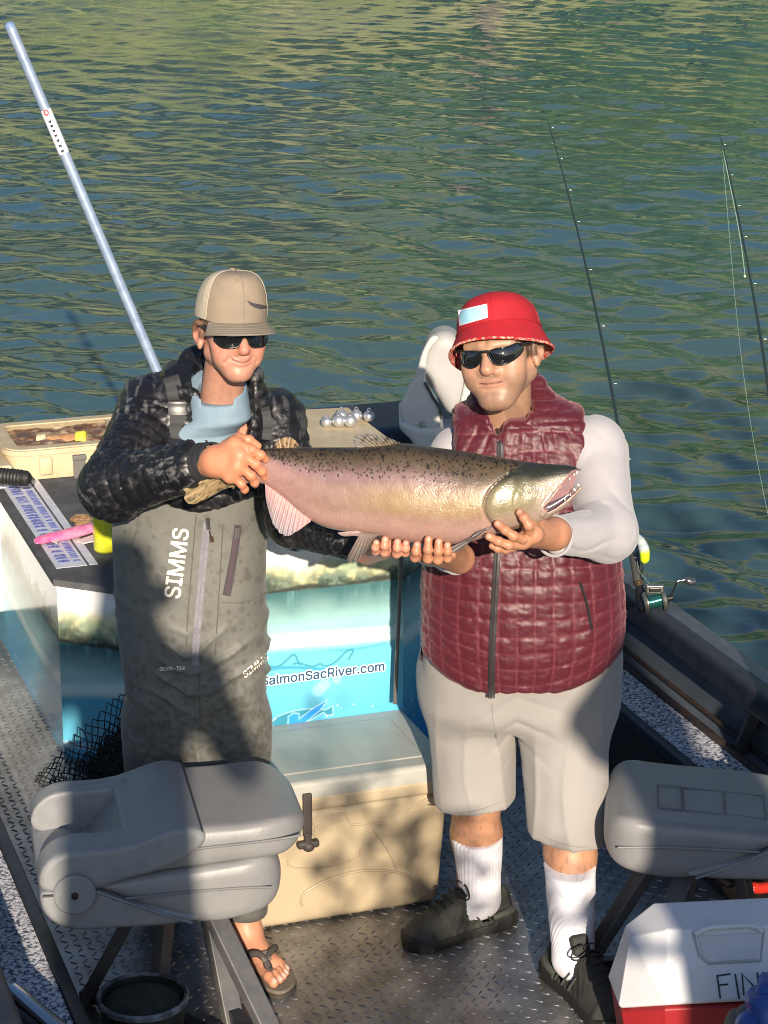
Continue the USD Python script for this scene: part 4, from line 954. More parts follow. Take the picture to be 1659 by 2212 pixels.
# ---- hands
def fz(x, y, w): return fw(x, y, w)
hA_w = (at(1196, 1153, 5.045), .031)
hA_p = [(fw(1139, 1132, .012), .015), (fw(1150, 1154, .030), .017), (fw(1126, 1168, .024), .016), (fw(1120, 1170, -.02), .015)]
hA_f = [[fw(1139, 1146, .050), fw(1136, 1134, .070), fw(1126, 1118, .074), fw(1117, 1107, .066)],
        [fw(1124, 1164, .048), fw(1104, 1157, .074), fw(1086, 1144, .080), fw(1070, 1131, .075)],
        [fw(1116, 1176, .034), fw(1094, 1176, .060), fw(1072, 1168, .072), fw(1052, 1158, .069)],
        [fw(1112, 1180, .010), fw(1090, 1186, .03), fw(1072, 1184, .044), fw(1060, 1178, .05)]]
hA_t = [fw(1160, 1140, .0), fw(1166, 1120, -.02), fw(1160, 1105, -.045)]
hB_w = (at(992, 1206, 5.125), .028)
hB_p = [(fw(969, 1198, .020), .014), (fw(948, 1200, .018), .014), (fw(926, 1200, .010), .014), (fw(905, 1198, .004), .013)]
hB_f = [[fw(899, 1204, .020), fw(896, 1203, .044), fw(898, 1190, .064), fw(900, 1176, .067)],
        [fw(925, 1208, .026), fw(923, 1206, .052), fw(923, 1186, .072), fw(924, 1164, .074)],
        [fw(946, 1209, .030), fw(944, 1208, .056), fw(945, 1189, .073), fw(946, 1169, .074)],
        [fw(968, 1207, .036), fw(965, 1205, .058), fw(965, 1190, .072), fw(964, 1176, .073)]]
hB_t = [fw(975, 1192, .0), fw(955, 1186, -.035), fw(930, 1182, -.05)]
sk = np.array((.40, .232, .150))
hm = taubin(mesh_sdf(rm_skin, RHc - (.15, .17, .27), RHc + (.15, .18, .17), .0030, tets=True), 3)
lc = ((hm.vertices - RHc) @ RHR) / RHS
hc_ = head_cols(lc, sk, (.46, .225, .155), (.36, .15, .115), stub=.55, wide=1.08, hair=(.02, .014, .011), smile=.22)
mA = hand_mesh(hA_w, hA_p, hA_f, hA_t, [(.0112, .0092)] * 3 + [(.010, .008)], (Lwr + (Lel - Lwr) * .4, .036))
mB = hand_mesh(hB_w, hB_p, hB_f, hB_t, [(.0108, .0092)] * 3 + [(.0098, .0084)], (Rwr + (Rel - Rwr) * .4, .036))
hsk = np.array((.47, .225, .13))
cA = hand_cols(mA.vertices, hsk, [f[-1] for f in hA_f], [q for f in hA_f for q in f[1:3]], [f[-1] + (0, -.0075, .003) for f in hA_f[:3]])
cB = hand_cols(mB.vertices, hsk, [f[-1] for f in hB_f], [q for f in hB_f for q in f[1:3]], [f[-1] + (0, -.008, .004) for f in hB_f])
legs = []; lcol = []
for hip, kn, an, tag_ in ((Lhip, Lkn, Lan, 'L'), (Rhip, Rkn, Ran, 'R')):
    def lf_(P, hip=hip, kn=kn, an=an):
        cf = kn + (an - kn) * .33 + (0, .022, 0)
        d = smin(rcone(P, hip, kn, .105, .066), rcone(P, kn, an, .060, .044), .03); d = smin(d, rcone(P, kn + (an - kn) * .12, cf, .050, .064), .04)
        d = smin(d, rcone(P, cf, an, .060, .043), .03); d = smin(d, np.linalg.norm(P - (kn + (0, -.03, .0)).astype(np.float32), axis=1) - .045, .03)
        return d
    lo, hi = bounds_of([kn + (0, 0, .18), an], .12)
    m = taubin(mesh_sdf(lf_, lo, hi, .006, tets=True), 3); legs.append(m)
    n = fbm(m.vertices * (140, 140, 34), 3, 6)
    c = np.array((.50, .26, .155)) * (.92 + .16 * fbm(m.vertices * 30, 2, 2))[:, None]; c = mixc(c, (.20, .10, .06), .45 * sstep(.58, .72, n)); lcol.append(c)
pel = np.array([.353, 5.53, .90]); low_n = neck0 + (-.004, .035, -.06)
core = core_mesh([([low_n, low_n - (0, 0, .25), pel], [.05, .10, .11]), ([low_n - (0, 0, .06), Lsh, Lel, Lwr + (Lel - Lwr) * .30], [.05, .05, .04, .030]), ([low_n - (0, 0, .06), Rsh, Rel, Rwr + (Rel - Rwr) * .30], [.05, .05, .04, .030]),
    ([pel, Lhip + (0, 0, -.05), Lkn + (0, 0, .08)], [.09, .09, .060]), ([pel, Rhip + (0, 0, -.05), Rkn + (0, 0, .08)], [.09, .09, .060])])
skin, scol = weld([hm, mA, mB, core] + legs, [hc_, cA, cB, np.tile(sk, (len(core.vertices), 1))] + lcol)
obj('body', skin, skin_m, rman, col=scol)

# ---- vest: quilted shell
shirt_m = usdkit.material(stage, '/World/Looks/pale_grey_shirt', {
    't': ('texture_coordinate', {}), 'p': ('principled_bsdf', {'base_color': (.40, .385, .40), 'roughness': .7, 'sheen_weight': .25}), 'n': ('noise_texture', {'scale': 900.0}), 'b': ('bump', {'strength': .15, 'distance': .0006})},
    [('t.object', 'n.vector'), ('n.fac', 'b.height'), ('b.normal', 'p.normal')], surface='p.BSDF')
def arm_fn(P, a, e, w, ra, re_, rw): return smin(rcone(P, a, e, ra, re_), rcone(P, e, w, re_ * .98, rw), .03)
hem = lambda P: .838 + .088 * np.abs((P[:, 0] - .345) / .26) ** 2.2 * np.where(P[:, 1] < 5.5, 1, .3) - .052 - P[:, 2]
def vest_fn(P):
    d = loft(P, torso_st, 2.5)
    for s_, cx in ((Lsh, 1), (Rsh, -1)):
        d = smin(d, rcone(P, s_ + (0, .0, .012), neck0 + (0, .02, -.03), .082, .085), .05)
    col_ = loft(P, [(1.40, neck0[0] - .004, 5.490, .092, .105), (1.47, neck0[0] - .004, 5.485, .087, .100), (1.60, neck0[0] - .006, 5.475, .082, .096)], 2.0)
    d = smin(d, col_, .025)
    d = smax(d, hem(P), .012)
    d = smax(d, P[:, 2] - (1.486 + .60 * np.clip(P[:, 1] - 5.41, 0, .14)), .010)
    vx_ = at(1077, 930, 5.38)[0]; d = smax(d, -np.where(P[:, 1] < 5.47, np.abs(P[:, 0] - vx_) - np.clip((P[:, 2] - 1.435) * .55, -.02, .045), .1), .006)
    d = smax(d, -loft(P, [(1.478, neck0[0] - .004, 5.455, .050, .085), (1.50, neck0[0] - .004, 5.455, .062, .092), (1.7, neck0[0] - .008, 5.47, .072, .092)], 2.0), .010)
    # armholes
    for s_, sg_ in ((Lsh, 1), (Rsh, -1)):
        q = (P[:, 0] - (s_[0] + (-.030 if sg_ > 0 else -.012))) * sg_ - .10 * np.clip((1.30 - P[:, 2]), 0, .2) / .2 * 1.0 + .0
        d = smax(d, np.where(P[:, 2] > 1.13, q - .25 * np.maximum(0, 1.25 - P[:, 2]), -.2), .015)
    return d
vm = taubin(mesh_sdf(vest_fn, (.02, 5.24, .78), (.68, 5.76, 1.62), .0046), 4)
V = vm.vertices; N = vm.vertex_normals
thv = np.arctan2(V[:, 0] - .352, -(V[:, 1] - 5.50)); frontal = np.clip(-N[:, 1], 0, 1)
uq = np.where(N[:, 2] > .55, (V[:, 0] - .335), thv * .245) + .018 * (fbm(V * 3.5, 2, 3) - .5)
vq = V[:, 2] - .10 * np.abs((V[:, 0] - .345) / .26) ** 2 * sstep(1.05, .82, V[:, 2]) + .03 * np.abs((V[:, 0] - .345) / .26) ** 2 * sstep(1.0, 1.3, V[:, 2]) + .012 * (fbm(V * 4.5, 2, 4) - .5)
SU, SV = .0520, .0455
qu, qv = np.abs(np.sin(PI * (uq / SU + .5))), np.abs(np.sin(PI * vq / SV))
qu = np.where(V[:, 2] > 1.33, np.maximum(qu, .0), qu)
puff = (np.minimum(qu ** .55, 1) * qv ** .5)
seam = np.exp(-(np.minimum(qu, qv) / .16) ** 2)
wr = fbm(np.stack([uq * 75, vq * 28, V[:, 1] * 10], -1), 3, 7) - .5; wr2 = fbm(np.stack([uq * 30, vq * 95, 0 * uq], -1), 3, 9) - .5
collar_z = sstep(1.455, 1.475, V[:, 2])
cr = fbm(V * 5, 2, 12)
d = .0036 * puff * (.6 + .8 * cr) * (1 - .8 * collar_z) + .0070 * wr * (.45 + seam) + .0050 * wr2 + .007 * (fbm(V * (9, 9, 5), 3, 5) - .5) + .006 * collar_z * np.abs(np.sin(PI * V[:, 2] / .022)) ** .6
vm = displace(vm, d)
vest_m = usdkit.material(stage, '/World/Looks/maroon_nylon', {
    't': ('texture_coordinate', {}), 'n': ('noise_texture', {'scale': 60.0, 'detail': 4.0}), 'b': ('bump', {'strength': .25, 'distance': .003}), 'a': ('attribute', {'attribute': 'col'}),
    'p': ('principled_bsdf', {'roughness': .48, 'specular_ior_level': .5, 'sheen_weight': .25, 'sheen_tint': (1, .5, .55)})},
    [('t.object', 'n.vector'), ('n.fac', 'b.height'), ('b.normal', 'p.normal'), ('a.color', 'p.base_color')], surface='p.BSDF')
vc = mixc(np.array((.075, .006, .014)), (.14, .026, .038), .9 * seam * (1 - collar_z)) * (.88 + .24 * fbm(V * 20, 3, 1))[:, None]
hb = np.abs(hem(vm.vertices) + .006); vc = mixc(vc, (.05, .008, .014), .8 * sstep(.011, .007, hb))
vest = obj('vest', vm, vest_m, rman, col=vc)
zip_m = mat('black_zip', (.022, .018, .02), .5); zmetal = mat('zip_metal', (.35, .34, .34), .35, .9)
obj('zip', ribbon(vm, [(1075, 880), (1080, 960), (1079, 1100), (1071, 1250), (1064, 1380), (1062, 1512)], .017, .004, 90), zip_m, vest)
obj('zip_teeth', ribbon(vm, [(1075, 880), (1080, 960), (1079, 1100), (1071, 1250), (1064, 1380), (1062, 1512)], .0045, .0062, 90), zmetal, vest)
obj('zip_pull', ribbon(vm, [(1074, 918), (1073, 942)], .008, .008, 12), zmetal, vest)
obj('pocket_zip', ribbon(vm, [(1253, 1258), (1262, 1285), (1272, 1325), (1279, 1362)], .007, .004, 40), zip_m, vest)

# ---- shirt sleeves
def folds(m, pts, amp, freq, seed, tw=2.0):
    s, a, e = arm_param(m.vertices, pts); V = m.vertices
    n = fbm(V * 6, 2, seed); ph = s * 16 + a * 2.2 + 9 * n
    return amp * (1 - np.abs(np.sin(ph))) ** 1.6 * np.clip(fbm(V * 5, 2, seed + 3) * 2.4 - .6, 0, 1)
def slL(P):
    d = arm_fn(P, Lsh, Lel, Lwr + (Lel - Lwr) * .10, .083, .070, .045); d = smin(d, np.linalg.norm(P - (Lsh + (-.015, 0, .0)).astype(np.float32), axis=1) - .088, .03)
    d = smin(d, rcone(P, Lsh + (.0, .0, -.05), Lsh + (-.07, 0, -.06), .07, .07), .03)
    return smax(d, -(((P - Lwr.astype(np.float32)) @ ((Lel - Lwr) / np.linalg.norm(Lel - Lwr)).astype(np.float32)) - .012), .006)
def slR(P):
    d = arm_fn(P, Rsh, Rel, Rwr + (Rel - Rwr) * .04, .076, .062, .042)
    return smax(d, -(((P - Rwr.astype(np.float32)) @ ((Rel - Rwr) / np.linalg.norm(Rel - Rwr)).astype(np.float32)) - .0), .006)
for f_, pts, sd in ((slL, [Lsh, Lel, Lwr], 3), (slR, [Rsh, Rel, Rwr], 8)):
    lo, hi = bounds_of(pts, .13); m = taubin(mesh_sdf(f_, lo, hi, .0055), 3)
    m = displace(m, -folds(m, pts, .0060, 60, sd) + .004 * (fbm(m.vertices * 11, 3, sd) - .5)); m = taubin(m, 2)
    s_, a_, _ = arm_param(m.vertices, pts)
    sleeve = obj('sleeve', m, shirt_m, rman, smooth=True)
# cuff seams
cuff_c = Lwr + (Lel - Lwr) * .07; F = frame(Lel - Lwr)
obj('cuff', tube([cuff_c + F @ np.array([.0475 * math.cos(a), .0475 * math.sin(a), 0]) for a in np.linspace(0, 2 * PI, 30)], .004, 8), shirt_m, rman, smooth=60)

# ---- shorts
sc0 = np.array([.352, 5.52])
def shorts_fn(P):
    d = loft(P, sm_st([(.60, .355, 5.55, .215, .130), (.72, .355, 5.54, .252, .175), (.84, .355, 5.52, .255, .185), (.99, .355, 5.51, .245, .185)]), 2.6)
    d = smax(d, .64 - P[:, 2], .06); legs_ = None
    for hip, kn, zc, sl in ((Lhip, Lkn, at(1205, 1846, 5.34)[2], -.14), (Rhip, Rkn, at(1020, 1768, 5.48)[2], .10)):
        low = kn + (0, 0, -.085); e = rcone(P, hip + (0.0, 0, .05), low, .128, .104)
        zz = zc + sl * (P[:, 0] - kn[0]); e = smax(e, zz - P[:, 2], .006)
        e = smax(e, -np.maximum(rcone(P, hip, kn + (0, 0, -.2), .098, .094), P[:, 2] - (zz + .05)), .006)
        legs_ = e if legs_ is None else np.minimum(legs_, e)
    d = smin(d, legs_, .07); d = smax(d, -rcone(P, at(1090, 1650, 5.40), at(1110, 1770, 5.40), .003, .010), .012)
    return smax(d, P[:, 2] - .96, .01)
sm = taubin(mesh_sdf(shorts_fn, (.04, 5.30, .20), (.68, 5.78, 1.02), .0056), 3)
V = sm.vertices
n = fbm(V * (4, 4, 2), 2, 21); f1 = (1 - np.abs(np.sin(V[:, 0] * 38 + 6 * n + 2.5 * V[:, 2]))) ** 2.2 * np.clip(fbm(V * (6, 6, 2.5), 2, 5) * 2.6 - .8, 0, 1) * sstep(.86, .6, V[:, 2])
f2 = (1 - np.abs(np.sin((V[:, 2] * 40 + 25 * np.abs(V[:, 0] - .335) + 8 * n)))) ** 2 * np.exp(-((V[:, 0] - .335) / .10) ** 2) * np.exp(-((V[:, 2] - .66) / .10) ** 2)
sm = displace(sm, +.007 * f1 - .006 * f2 + .007 * (fbm(V * 8, 3, 2) - .5)); sm = taubin(sm, 2)
short_m = usdkit.material(stage, '/World/Looks/stone_shorts', {
    't': ('texture_coordinate', {}), 'n2': ('noise_texture', {'scale': 5.0, 'detail': 4.0}), 'r': ('rgb_ramp', {'ramp': [(.3, (.285, .268, .252)), (.7, (.335, .315, .295))]}), 'p': ('principled_bsdf', {'roughness': .8, 'sheen_weight': .15}), 'n': ('noise_texture', {'scale': 700.0}), 'b': ('bump', {'strength': .2, 'distance': .0008})},
    [('t.object', 'n.vector'), ('t.object', 'n2.vector'), ('n2.fac', 'r.fac'), ('r.color', 'p.base_color'), ('n.fac', 'b.height'), ('b.normal', 'p.normal')], surface='p.BSDF')
shorts = obj('shorts', sm, short_m, rman, smooth=True)
seam_m = mat('shorts_seam', (.27, .25, .235), .8)
obj('hem_stitch', ribbon(sm, [(944, 1752), (985, 1756), (1040, 1748), (1082, 1732)], .003, .0016, 60), seam_m, shorts)
obj('hem_stitch', ribbon(sm, [(1148, 1790), (1170, 1804), (1205, 1820), (1268, 1830)], .003, .0016, 60), seam_m, shorts)
obj('fly_seam', ribbon(sm, [(1063, 1520), (1068, 1570), (1078, 1615), (1090, 1650)], .003, .002, 40), seam_m, shorts)

# ---- socks and shoes
sock_m = mat('white_sock', (.74, .73, .78), .85, noise=(40, (.66, .65, .70), 3), sheen_weight=.2)
def sock(kn, an, toe, top_dxy, lean=0):
    def f(P):
        a = an + (0, 0, .0); cf = kn + (an - kn) * .33 + (0, .022, 0)
        d = rcone(P, cf, an, .0700, .0515); d = smin(d, rcone(P, an + (0, 0, -.01), an + (toe - an) * .22 + (0, 0, -.02), .046, .036), .03)
        return d
    lo, hi = bounds_of([kn, an, an + (toe - an) * .5], .08); ztop = at(*top_dxy, an[1] - .03)[2]
    ax = (kn - an) / np.linalg.norm(kn - an)
    g = lambda P: np.maximum(f(P), (P[:, 2] - ztop - .12 * (P[:, 1] - an[1])))
    m = taubin(mesh_sdf(g, lo, hi, .0042), 3)
    V = m.vertices; a = np.arctan2(V[:, 1] - an[1], V[:, 0] - an[0]); m = displace(m, .0022 * np.abs(np.sin(a * 15)) * sstep(an[2] - .0, an[2] + .04, V[:, 2]) + .003 * (fbm(V * 18, 2, 3) - .5))
    obj('sock', m, sock_m, rman, smooth=True)
shoe_u = mat('black_shoe_mesh', (.022, .024, .022), .75, noise=(26, (.042, .042, .036), 3), bump=(320, .5, .002)); shoe_s = mat('black_sole', (.014, .014, .013), .65, bump=(90, .3, .004)); shoe_g = mat('shoe_side_panel', (.085, .09, .075), .6, noise=(14, (.05, .055, .045), 3)); lace_m = mat('black_lace', (.015, .015, .015), .8); red_m = mat('shoe_red_trim', (.16, .03, .03), .6)
def shoe(heel, toe, an, name_label=None, flip=1):
    h, t = np.array([*heel[:2], 0.]), np.array([*toe[:2], 0.]); d_ = t - h; L = np.linalg.norm(d_); y = d_ / L; x = np.cross(y, zv); R = np.stack([x, y, zv], 1)
    def loc(P): return (P - h.astype(np.float32)) @ R.astype(np.float32)
    Wd = lambda s: np.interp(s, [-.02, .0, .06, .12, .19, .25, .285, .30], np.array([.030, .040, .044, .046, .055, .057, .042, .012]) * 1.06)
    cx_ = lambda s: .010 * np.sin(np.clip(s / .3, 0, 1) * PI) * flip
    def up(P):
        q = loc(P) * (.29 / L); s = q[:, 1]
        top = np.interp(s, [-.03, .0, .05, .10, .14, .19, .25, .285, .30], [.088, .112, .106, .118, .124, .102, .072, .056, .032])
        w = np.maximum(Wd(s), .004); zz = np.clip((q[:, 2] - .02) / np.maximum(top - .02, .01), -1, 2)
        r = (np.abs((q[:, 0] - cx_(s)) / (w * np.interp(zz, [0, 1], [1.02, .66]))) ** 2.4 + np.abs(np.maximum(zz, 0)) ** 3.0) ** (1 / 2.6)
        dd = (r - 1) * np.minimum(w, .045); dd = smax(dd, np.maximum(-.022 - s, s - .296), .02); dd = smax(dd, .016 - q[:, 2], .004)
        return dd * .8
    def so(P):
        q = loc(P) * (.29 / L); s = q[:, 1]; w = Wd(s) + .005
        dd = np.maximum(np.abs(q[:, 0] - cx_(s)) - w, np.maximum(-.030 - s, s - .303)); dd = smax(dd, np.maximum(q[:, 2] - (.030 + .012 * (s < .05) + .012 * sstep(.25, .3, s)), .001 - q[:, 2]), .008)
        return dd * .8
    op = rcone
    upc = lambda P: smax(up(P), -rcone(P, an + (0, 0, .10), an + (0, 0, -.03), .054, .044), .008)
    lo, hi = np.minimum(h, t) - (.08, .08, .0), np.maximum(h, t) + (.08, .08, .13)
    su = taubin(mesh_sdf(upc, lo, hi, .0042), 3); V = loc(su.vertices.astype(np.float32)) * (.29 / L)
    toe_cap = sstep(.235, .245, V[:, 1]); bands = (np.abs(np.sin((V[:, 1] + V[:, 2] * .6) * 120)) > .88) * sstep(.2, .16, V[:, 1]) * (V[:, 1] > .06)
    su = displace(su, .002 * toe_cap + .0016 * bands + .003 * (fbm(su.vertices * 30, 3, 4) - .5))
    sh_ = obj('shoe', su, shoe_u, rman, smooth=True, label=name_label)
    ms = taubin(mesh_sdf(so, lo - (0, 0, .012), hi, .0048), 2); obj('sole', ms, shoe_s, sh_, smooth=True)
    w2 = lambda s, z, sd: h + R @ (np.array([cx_(s) + sd * (Wd(s) * np.interp(z, [.02, .1], [1.06, .80]) + .001), s, z]) * L / .29)
    for sd in (1, -1):
        for k, s0 in enumerate((.075, .105, .135)):
            obj('overlay', tube(spline([w2(s0 - .015, .034, sd), w2(s0, .060, sd), w2(s0 + .010, .074, sd)], 10), [.0034] * 10, 6), shoe_g, sh_, smooth=60)
        obj('heel_counter', tube(spline([w2(-.010, .05, sd * .8), w2(.02, .05, sd), w2(.055, .045, sd)], 10), np.linspace(.013, .009, 10), 8), shoe_g, sh_, smooth=60)
    for k in range(5):
        s0 = .125 + k * .021; zt_ = np.interp(s0, [.10, .14, .19, .25], [.121, .127, .105, .075])
        obj('lace', tube(spline([h + R @ (np.array([cx_(s0) - .026, s0, zt_ - .010]) * L / .29), h + R @ (np.array([cx_(s0), s0 + .004, zt_ + .003]) * L / .29), h + R @ (np.array([cx_(s0) + .026, s0, zt_ - .010]) * L / .29)], 10), .0032, 6), lace_m, sh_, smooth=60)
    b0_ = h + R @ (np.array([0, .120, .128]) * L / .29)
    for sd in (1, -1):
        obj('lace_loop', tube(spline([b0_, b0_ + x * sd * .028 + y * .01 + zv * .016, b0_ + x * sd * .050 + y * .02 - zv * .004, b0_ + x * sd * .026 + y * .028 - zv * .008, b0_ + y * .006], 18), .0024, 6), lace_m, sh_, smooth=60)
    obj('tongue', rbox((.05, .030, .055), .012, h + R @ (np.array([0, .098, .130]) * L / .29), R @ rotm3(0, 28, 0)), shoe_u, sh_, smooth=60)
    return sh_
rheel, rtoe = onz(1084, 1992, 0), onz(884, 2050, 0)
lheel, ltoe = onz(1204, 2110, 0), onz(1342, 2232, 0)
Lan2 = np.array([*(lheel + (ltoe - lheel) * .24)[:2], .095]); Ran2 = np.array([*(rheel + (rtoe - rheel) * .24)[:2], .095])
sock(Lkn, Lan2, np.array([*ltoe[:2], .03]), (1243, 1942)); sock(Rkn, Ran2, np.array([*rtoe[:2], .03]), (1030, 1826))
shoe(rheel, rtoe, Ran2, flip=1); shoe(lheel, ltoe, Lan2, flip=-1)

# ---- bucket hat and sunglasses (in head axes, then turned with the head)
def H(P, R=RHR, c=RHc, s=RHS): return np.asarray(P) @ np.asarray(R).T * s + c
red_hat = mat('red_hat_cloth', (.44, .010, .020), .8, noise=(30, (.36, .008, .016), 3), bump=(260, .3, .001))
under_m = usdkit.material(stage, '/World/Looks/patterned_lining', {
    't': ('texture_coordinate', {}), 'w': ('noise_texture', {'scale': 42.0, 'detail': 1.5, 'distortion': 2.2}), 'r': ('rgb_ramp', {'ramp': [(.47, (.52, .02, .02)), (.52, (.72, .40, .30)), (.60, (.72, .40, .30)), (.63, (.55, .025, .02))]}), 'p': ('principled_bsdf', {'roughness': .8})},
    [('t.object', 'w.vector'), ('w.fac', 'r.fac'), ('r.color', 'p.base_color')], surface='p.BSDF')
hat = thing('bucket_hat', 'red bucket hat with a pale blue patch on the front', 'hat', RHc)
HR = RHR @ rotm3(0, -18, -7)
def hat_pt(a, prof_r, prof_z):
    # a from the front (-y) clockwise
    ex, ey = .0925, .107
    return np.stack([np.sin(a) * ex * prof_r, -np.cos(a) * ey * prof_r + .016, prof_z + .012], -1)
A = np.linspace(0, 2 * PI, 97)
prof = [(1e-3, .135), (.32, .133), (.58, .127), (.79, .114), (.92, .097), (.985, .078), (1.01, .060), (1.03, .048)]
rows = [hat_pt(A, p_, np.full_like(A, z_)) for p_, z_ in spline(np.c_[prof, np.zeros(len(prof))], 24)[:, :2]]
brim = []
for k in np.linspace(0.05, 1, 12):
    droop = .045 * k * (1 + .30 * np.sin(A) ** 2 - .15 * np.cos(A)) + .008 * np.sin(2 * A + .6) * k; brim.append(hat_pt(A, 1.03 + .29 * k - .06 * k * np.sin(A) ** 2, .048 - droop))
Vh = np.stack(rows + brim); Vh = Vh + .0016 * (fbm(Vh * 40, 2, 3)[..., None] - .5)
crown = gridmesh(H(Vh[:26], HR)); brim_o = gridmesh(H(Vh[22:], HR)); brim_i = gridmesh(H(Vh[22:] - np.array([0, 0, .004]), HR)); brim_i.invert()
hat_crown = gridmesh(H(Vh, HR))
obj('crown', hat_crown, red_hat, hat, smooth=True)
obj('lining', brim_i, under_m, hat, smooth=True)
obj('brim_edge', tube(H(Vh[-1] - np.array([0, 0, .002]), HR)[:-1], .0034, 8, closed=True), under_m, hat, smooth=60)
obj('brim_seam', tube(H(hat_pt(A, np.full_like(A, 1.052), np.full_like(A, .047)), HR)[:-1], .0016, 6, closed=True), mat('red_seam', (.36, .008, .014), .8), hat, smooth=60)
for a0 in (0.30, 0.30 + PI * .5, .3 + PI, .3 + PI * 1.5):
    obj('panel_seam', tube(np.array([H(hat_pt(np.array(a0), p_ * 1.004, z_ + .0006), HR) for p_, z_ in spline(np.c_[prof, np.zeros(len(prof))], 20)[1:, :2]]), .0013, 6), red_hat, hat, smooth=60)
def patch(pad, lift, nn=18):
    P2 = np.array([(992 - pad, 672 - pad * .6), (1049 + pad, 659 - pad), (1051 + pad, 683 + pad), (995 - pad, 701 + pad)], float)
    u, v = np.meshgrid(np.linspace(0, 1, nn), np.linspace(0, 1, nn), indexing='ij')
    Q = P2[0] * ((1 - u) * (1 - v))[..., None] + P2[1] * (u * (1 - v))[..., None] + P2[2] * (u * v)[..., None] + P2[3] * ((1 - u) * v)[..., None]
    C = hit(hat_crown, Q.reshape(-1, 2)); vw = C - CAM; vw /= np.linalg.norm(vw, axis=1, keepdims=True)
    return gridmesh((C - vw * lift).reshape(nn, nn, 3))
obj('patch_border', patch(3, .0022), mat('patch_white', (.78, .72, .76), .8), hat, smooth=True)
obj('patch', patch(0, .0034), mat('patch_blue', (.33, .66, .80), .8, noise=(60, (.42, .72, .84), 3)), hat, smooth=True)
lens_m = mat('black_lens', (.008, .008, .009), .04, specular_ior_level=.9, coat_weight=1.0, coat_roughness=.02); frame_m = mat('black_frame', (.012, .012, .013), .22)
def glasses(name, label, R, c, s, wide, kind):
    g = thing(name, label, 'sunglasses', c)
    G = lambda P: H(np.asarray(P) * (wide, 1, 1), R, c, s)
    if kind == 'split':
        for sd in (1, -1):
            a = np.linspace(0, 2 * PI, 41)[:-1]
            # lens outline in (x, z), wrapped on a curve
            ox = np.array([.008, .020, .036, .052, .066, .071, .066, .050, .034, .019, .010]); oz = np.array([.020, .0245, .026, .027, .029, .022, .004, -.008, -.0115, -.007, .004])
            t = np.linspace(0, 1, 12); P2 = spline(np.c_[np.r_[ox, ox[:1]], np.r_[oz, oz[:1]], np.zeros(12)], 48)[:-1, :2]
            yw = lambda x: -.108 + 4.6 * x ** 2 + 380 * np.maximum(x - .03, 0) ** 3
            cx0, cz0 = .038, .010; rings = []
            for k in np.linspace(0, 1, 8):
                x = cx0 + (P2[:, 0] - cx0) * k; z = cz0 + (P2[:, 1] - cz0) * k; rings.append(np.stack([sd * x, yw(x) - .004 * (1 - k ** 2), z], -1))
            Vr = np.stack(rings); Vr = np.concatenate([Vr, Vr[:, :1]], 1)
            obj('lens', gridmesh(G(Vr)), lens_m, g, smooth=True)
            obj('rim', tube(G(np.stack([sd * P2[:, 0], yw(P2[:, 0]), P2[:, 1]], -1)), .0020, 8, closed=True), frame_m, g, smooth=60)
            obj('temple_arm', tube(G(spline([(sd * .068, yw(.068), .026), (sd * .080, -.05, .026), (sd * .083, -.01, .024), (sd * .082, .03, .014)], 20)), np.linspace(.0045, .003, 20), 8), frame_m, g, smooth=60)
        obj('bridge', tube(G(spline([(-.014, -.1085, .021), (0, -.111, .0225), (.014, -.1085, .021)], 10)), .0032, 8), frame_m, g, smooth=60)
    else:
        X = np.linspace(-.071, .071, 71)
        top = .030 + 0 * X - 6 * np.abs(X / .071) ** 6 * .0006; bot = -.014 + .026 * np.exp(-(X / .0135) ** 2) + .016 * np.clip((np.abs(X) - .050) / .021, 0, 1) ** 2
        yw = -.111 + 4.2 * X ** 2 + 260 * np.maximum(np.abs(X) - .035, 0) ** 3
        u = np.linspace(0, 1, 14)[:, None]; Z = bot + (top - bot) * u; Vr = np.stack([np.broadcast_to(X, Z.shape), yw + 0 * Z + .12 * (Z - .01) ** 2 * 30, Z], -1)
        obj('lens', gridmesh(G(Vr)), lens_m, g, smooth=True)
        obj('rim', tube(G(np.stack([X, yw, top + .001], -1)), .0034, 8), frame_m, g, smooth=60)
        obj('lower_edge', tube(G(np.stack([X, yw, bot], -1)), .0016, 8), frame_m, g, smooth=60)
        for sd in (1, -1):
            obj('temple_arm', tube(G(spline([(sd * .071, yw[-1], .024), (sd * .081, -.045, .026), (sd * .084, -.01, .024), (sd * .083, .03, .012)], 20)), np.linspace(.006, .003, 20), 8), frame_m, g, smooth=60)
    return g
glasses('sunglasses', 'slim black wraparound sunglasses worn under the red bucket hat', RHR, RHc, RHS, 1.07, 'split')
# ------------------------------------------------------------------ the man in waders and the black puffer jacket
LMc = np.array([-.50, 5.58, 0.])
lman = thing('person', 'person in a black puffer jacket and waders gripping the tail of the salmon', 'person', LMc)
HHc = at(499, 722, 5.40); HHR = rotm3(21, -3, 3); HHS = 1.0
JLs, JLe, JLw = at(590, 912, 5.60), at(640, 1120, 5.48), at(800, 1178, 5.16)        # picture right
JRs, JRe, JRw = at(330, 880, 5.57), at(248, 1050, 5.30), at(462, 992, 5.085)        # picture left
neckL = at(470, 870, 5.50)
hf2 = head_fn(wide=.98, smile=.85, jaw=.84, mouth=1.05, cl=.97, cr=.97, fat=.001, nk=HHR.T @ (neckL + (.0, .03, -.06) - HHc) / HHS, nr=.056)
def lm_skin(P):
    return tf(hf2, HHR, HHc, HHS)(P)
sk2 = np.array((.50, .255, .175))
hm = taubin(mesh_sdf(lm_skin, HHc - (.15, .17, .30), HHc + (.15, .18, .17), .0030, tets=True), 3)
lc = ((hm.vertices - HHc) @ HHR) / HHS
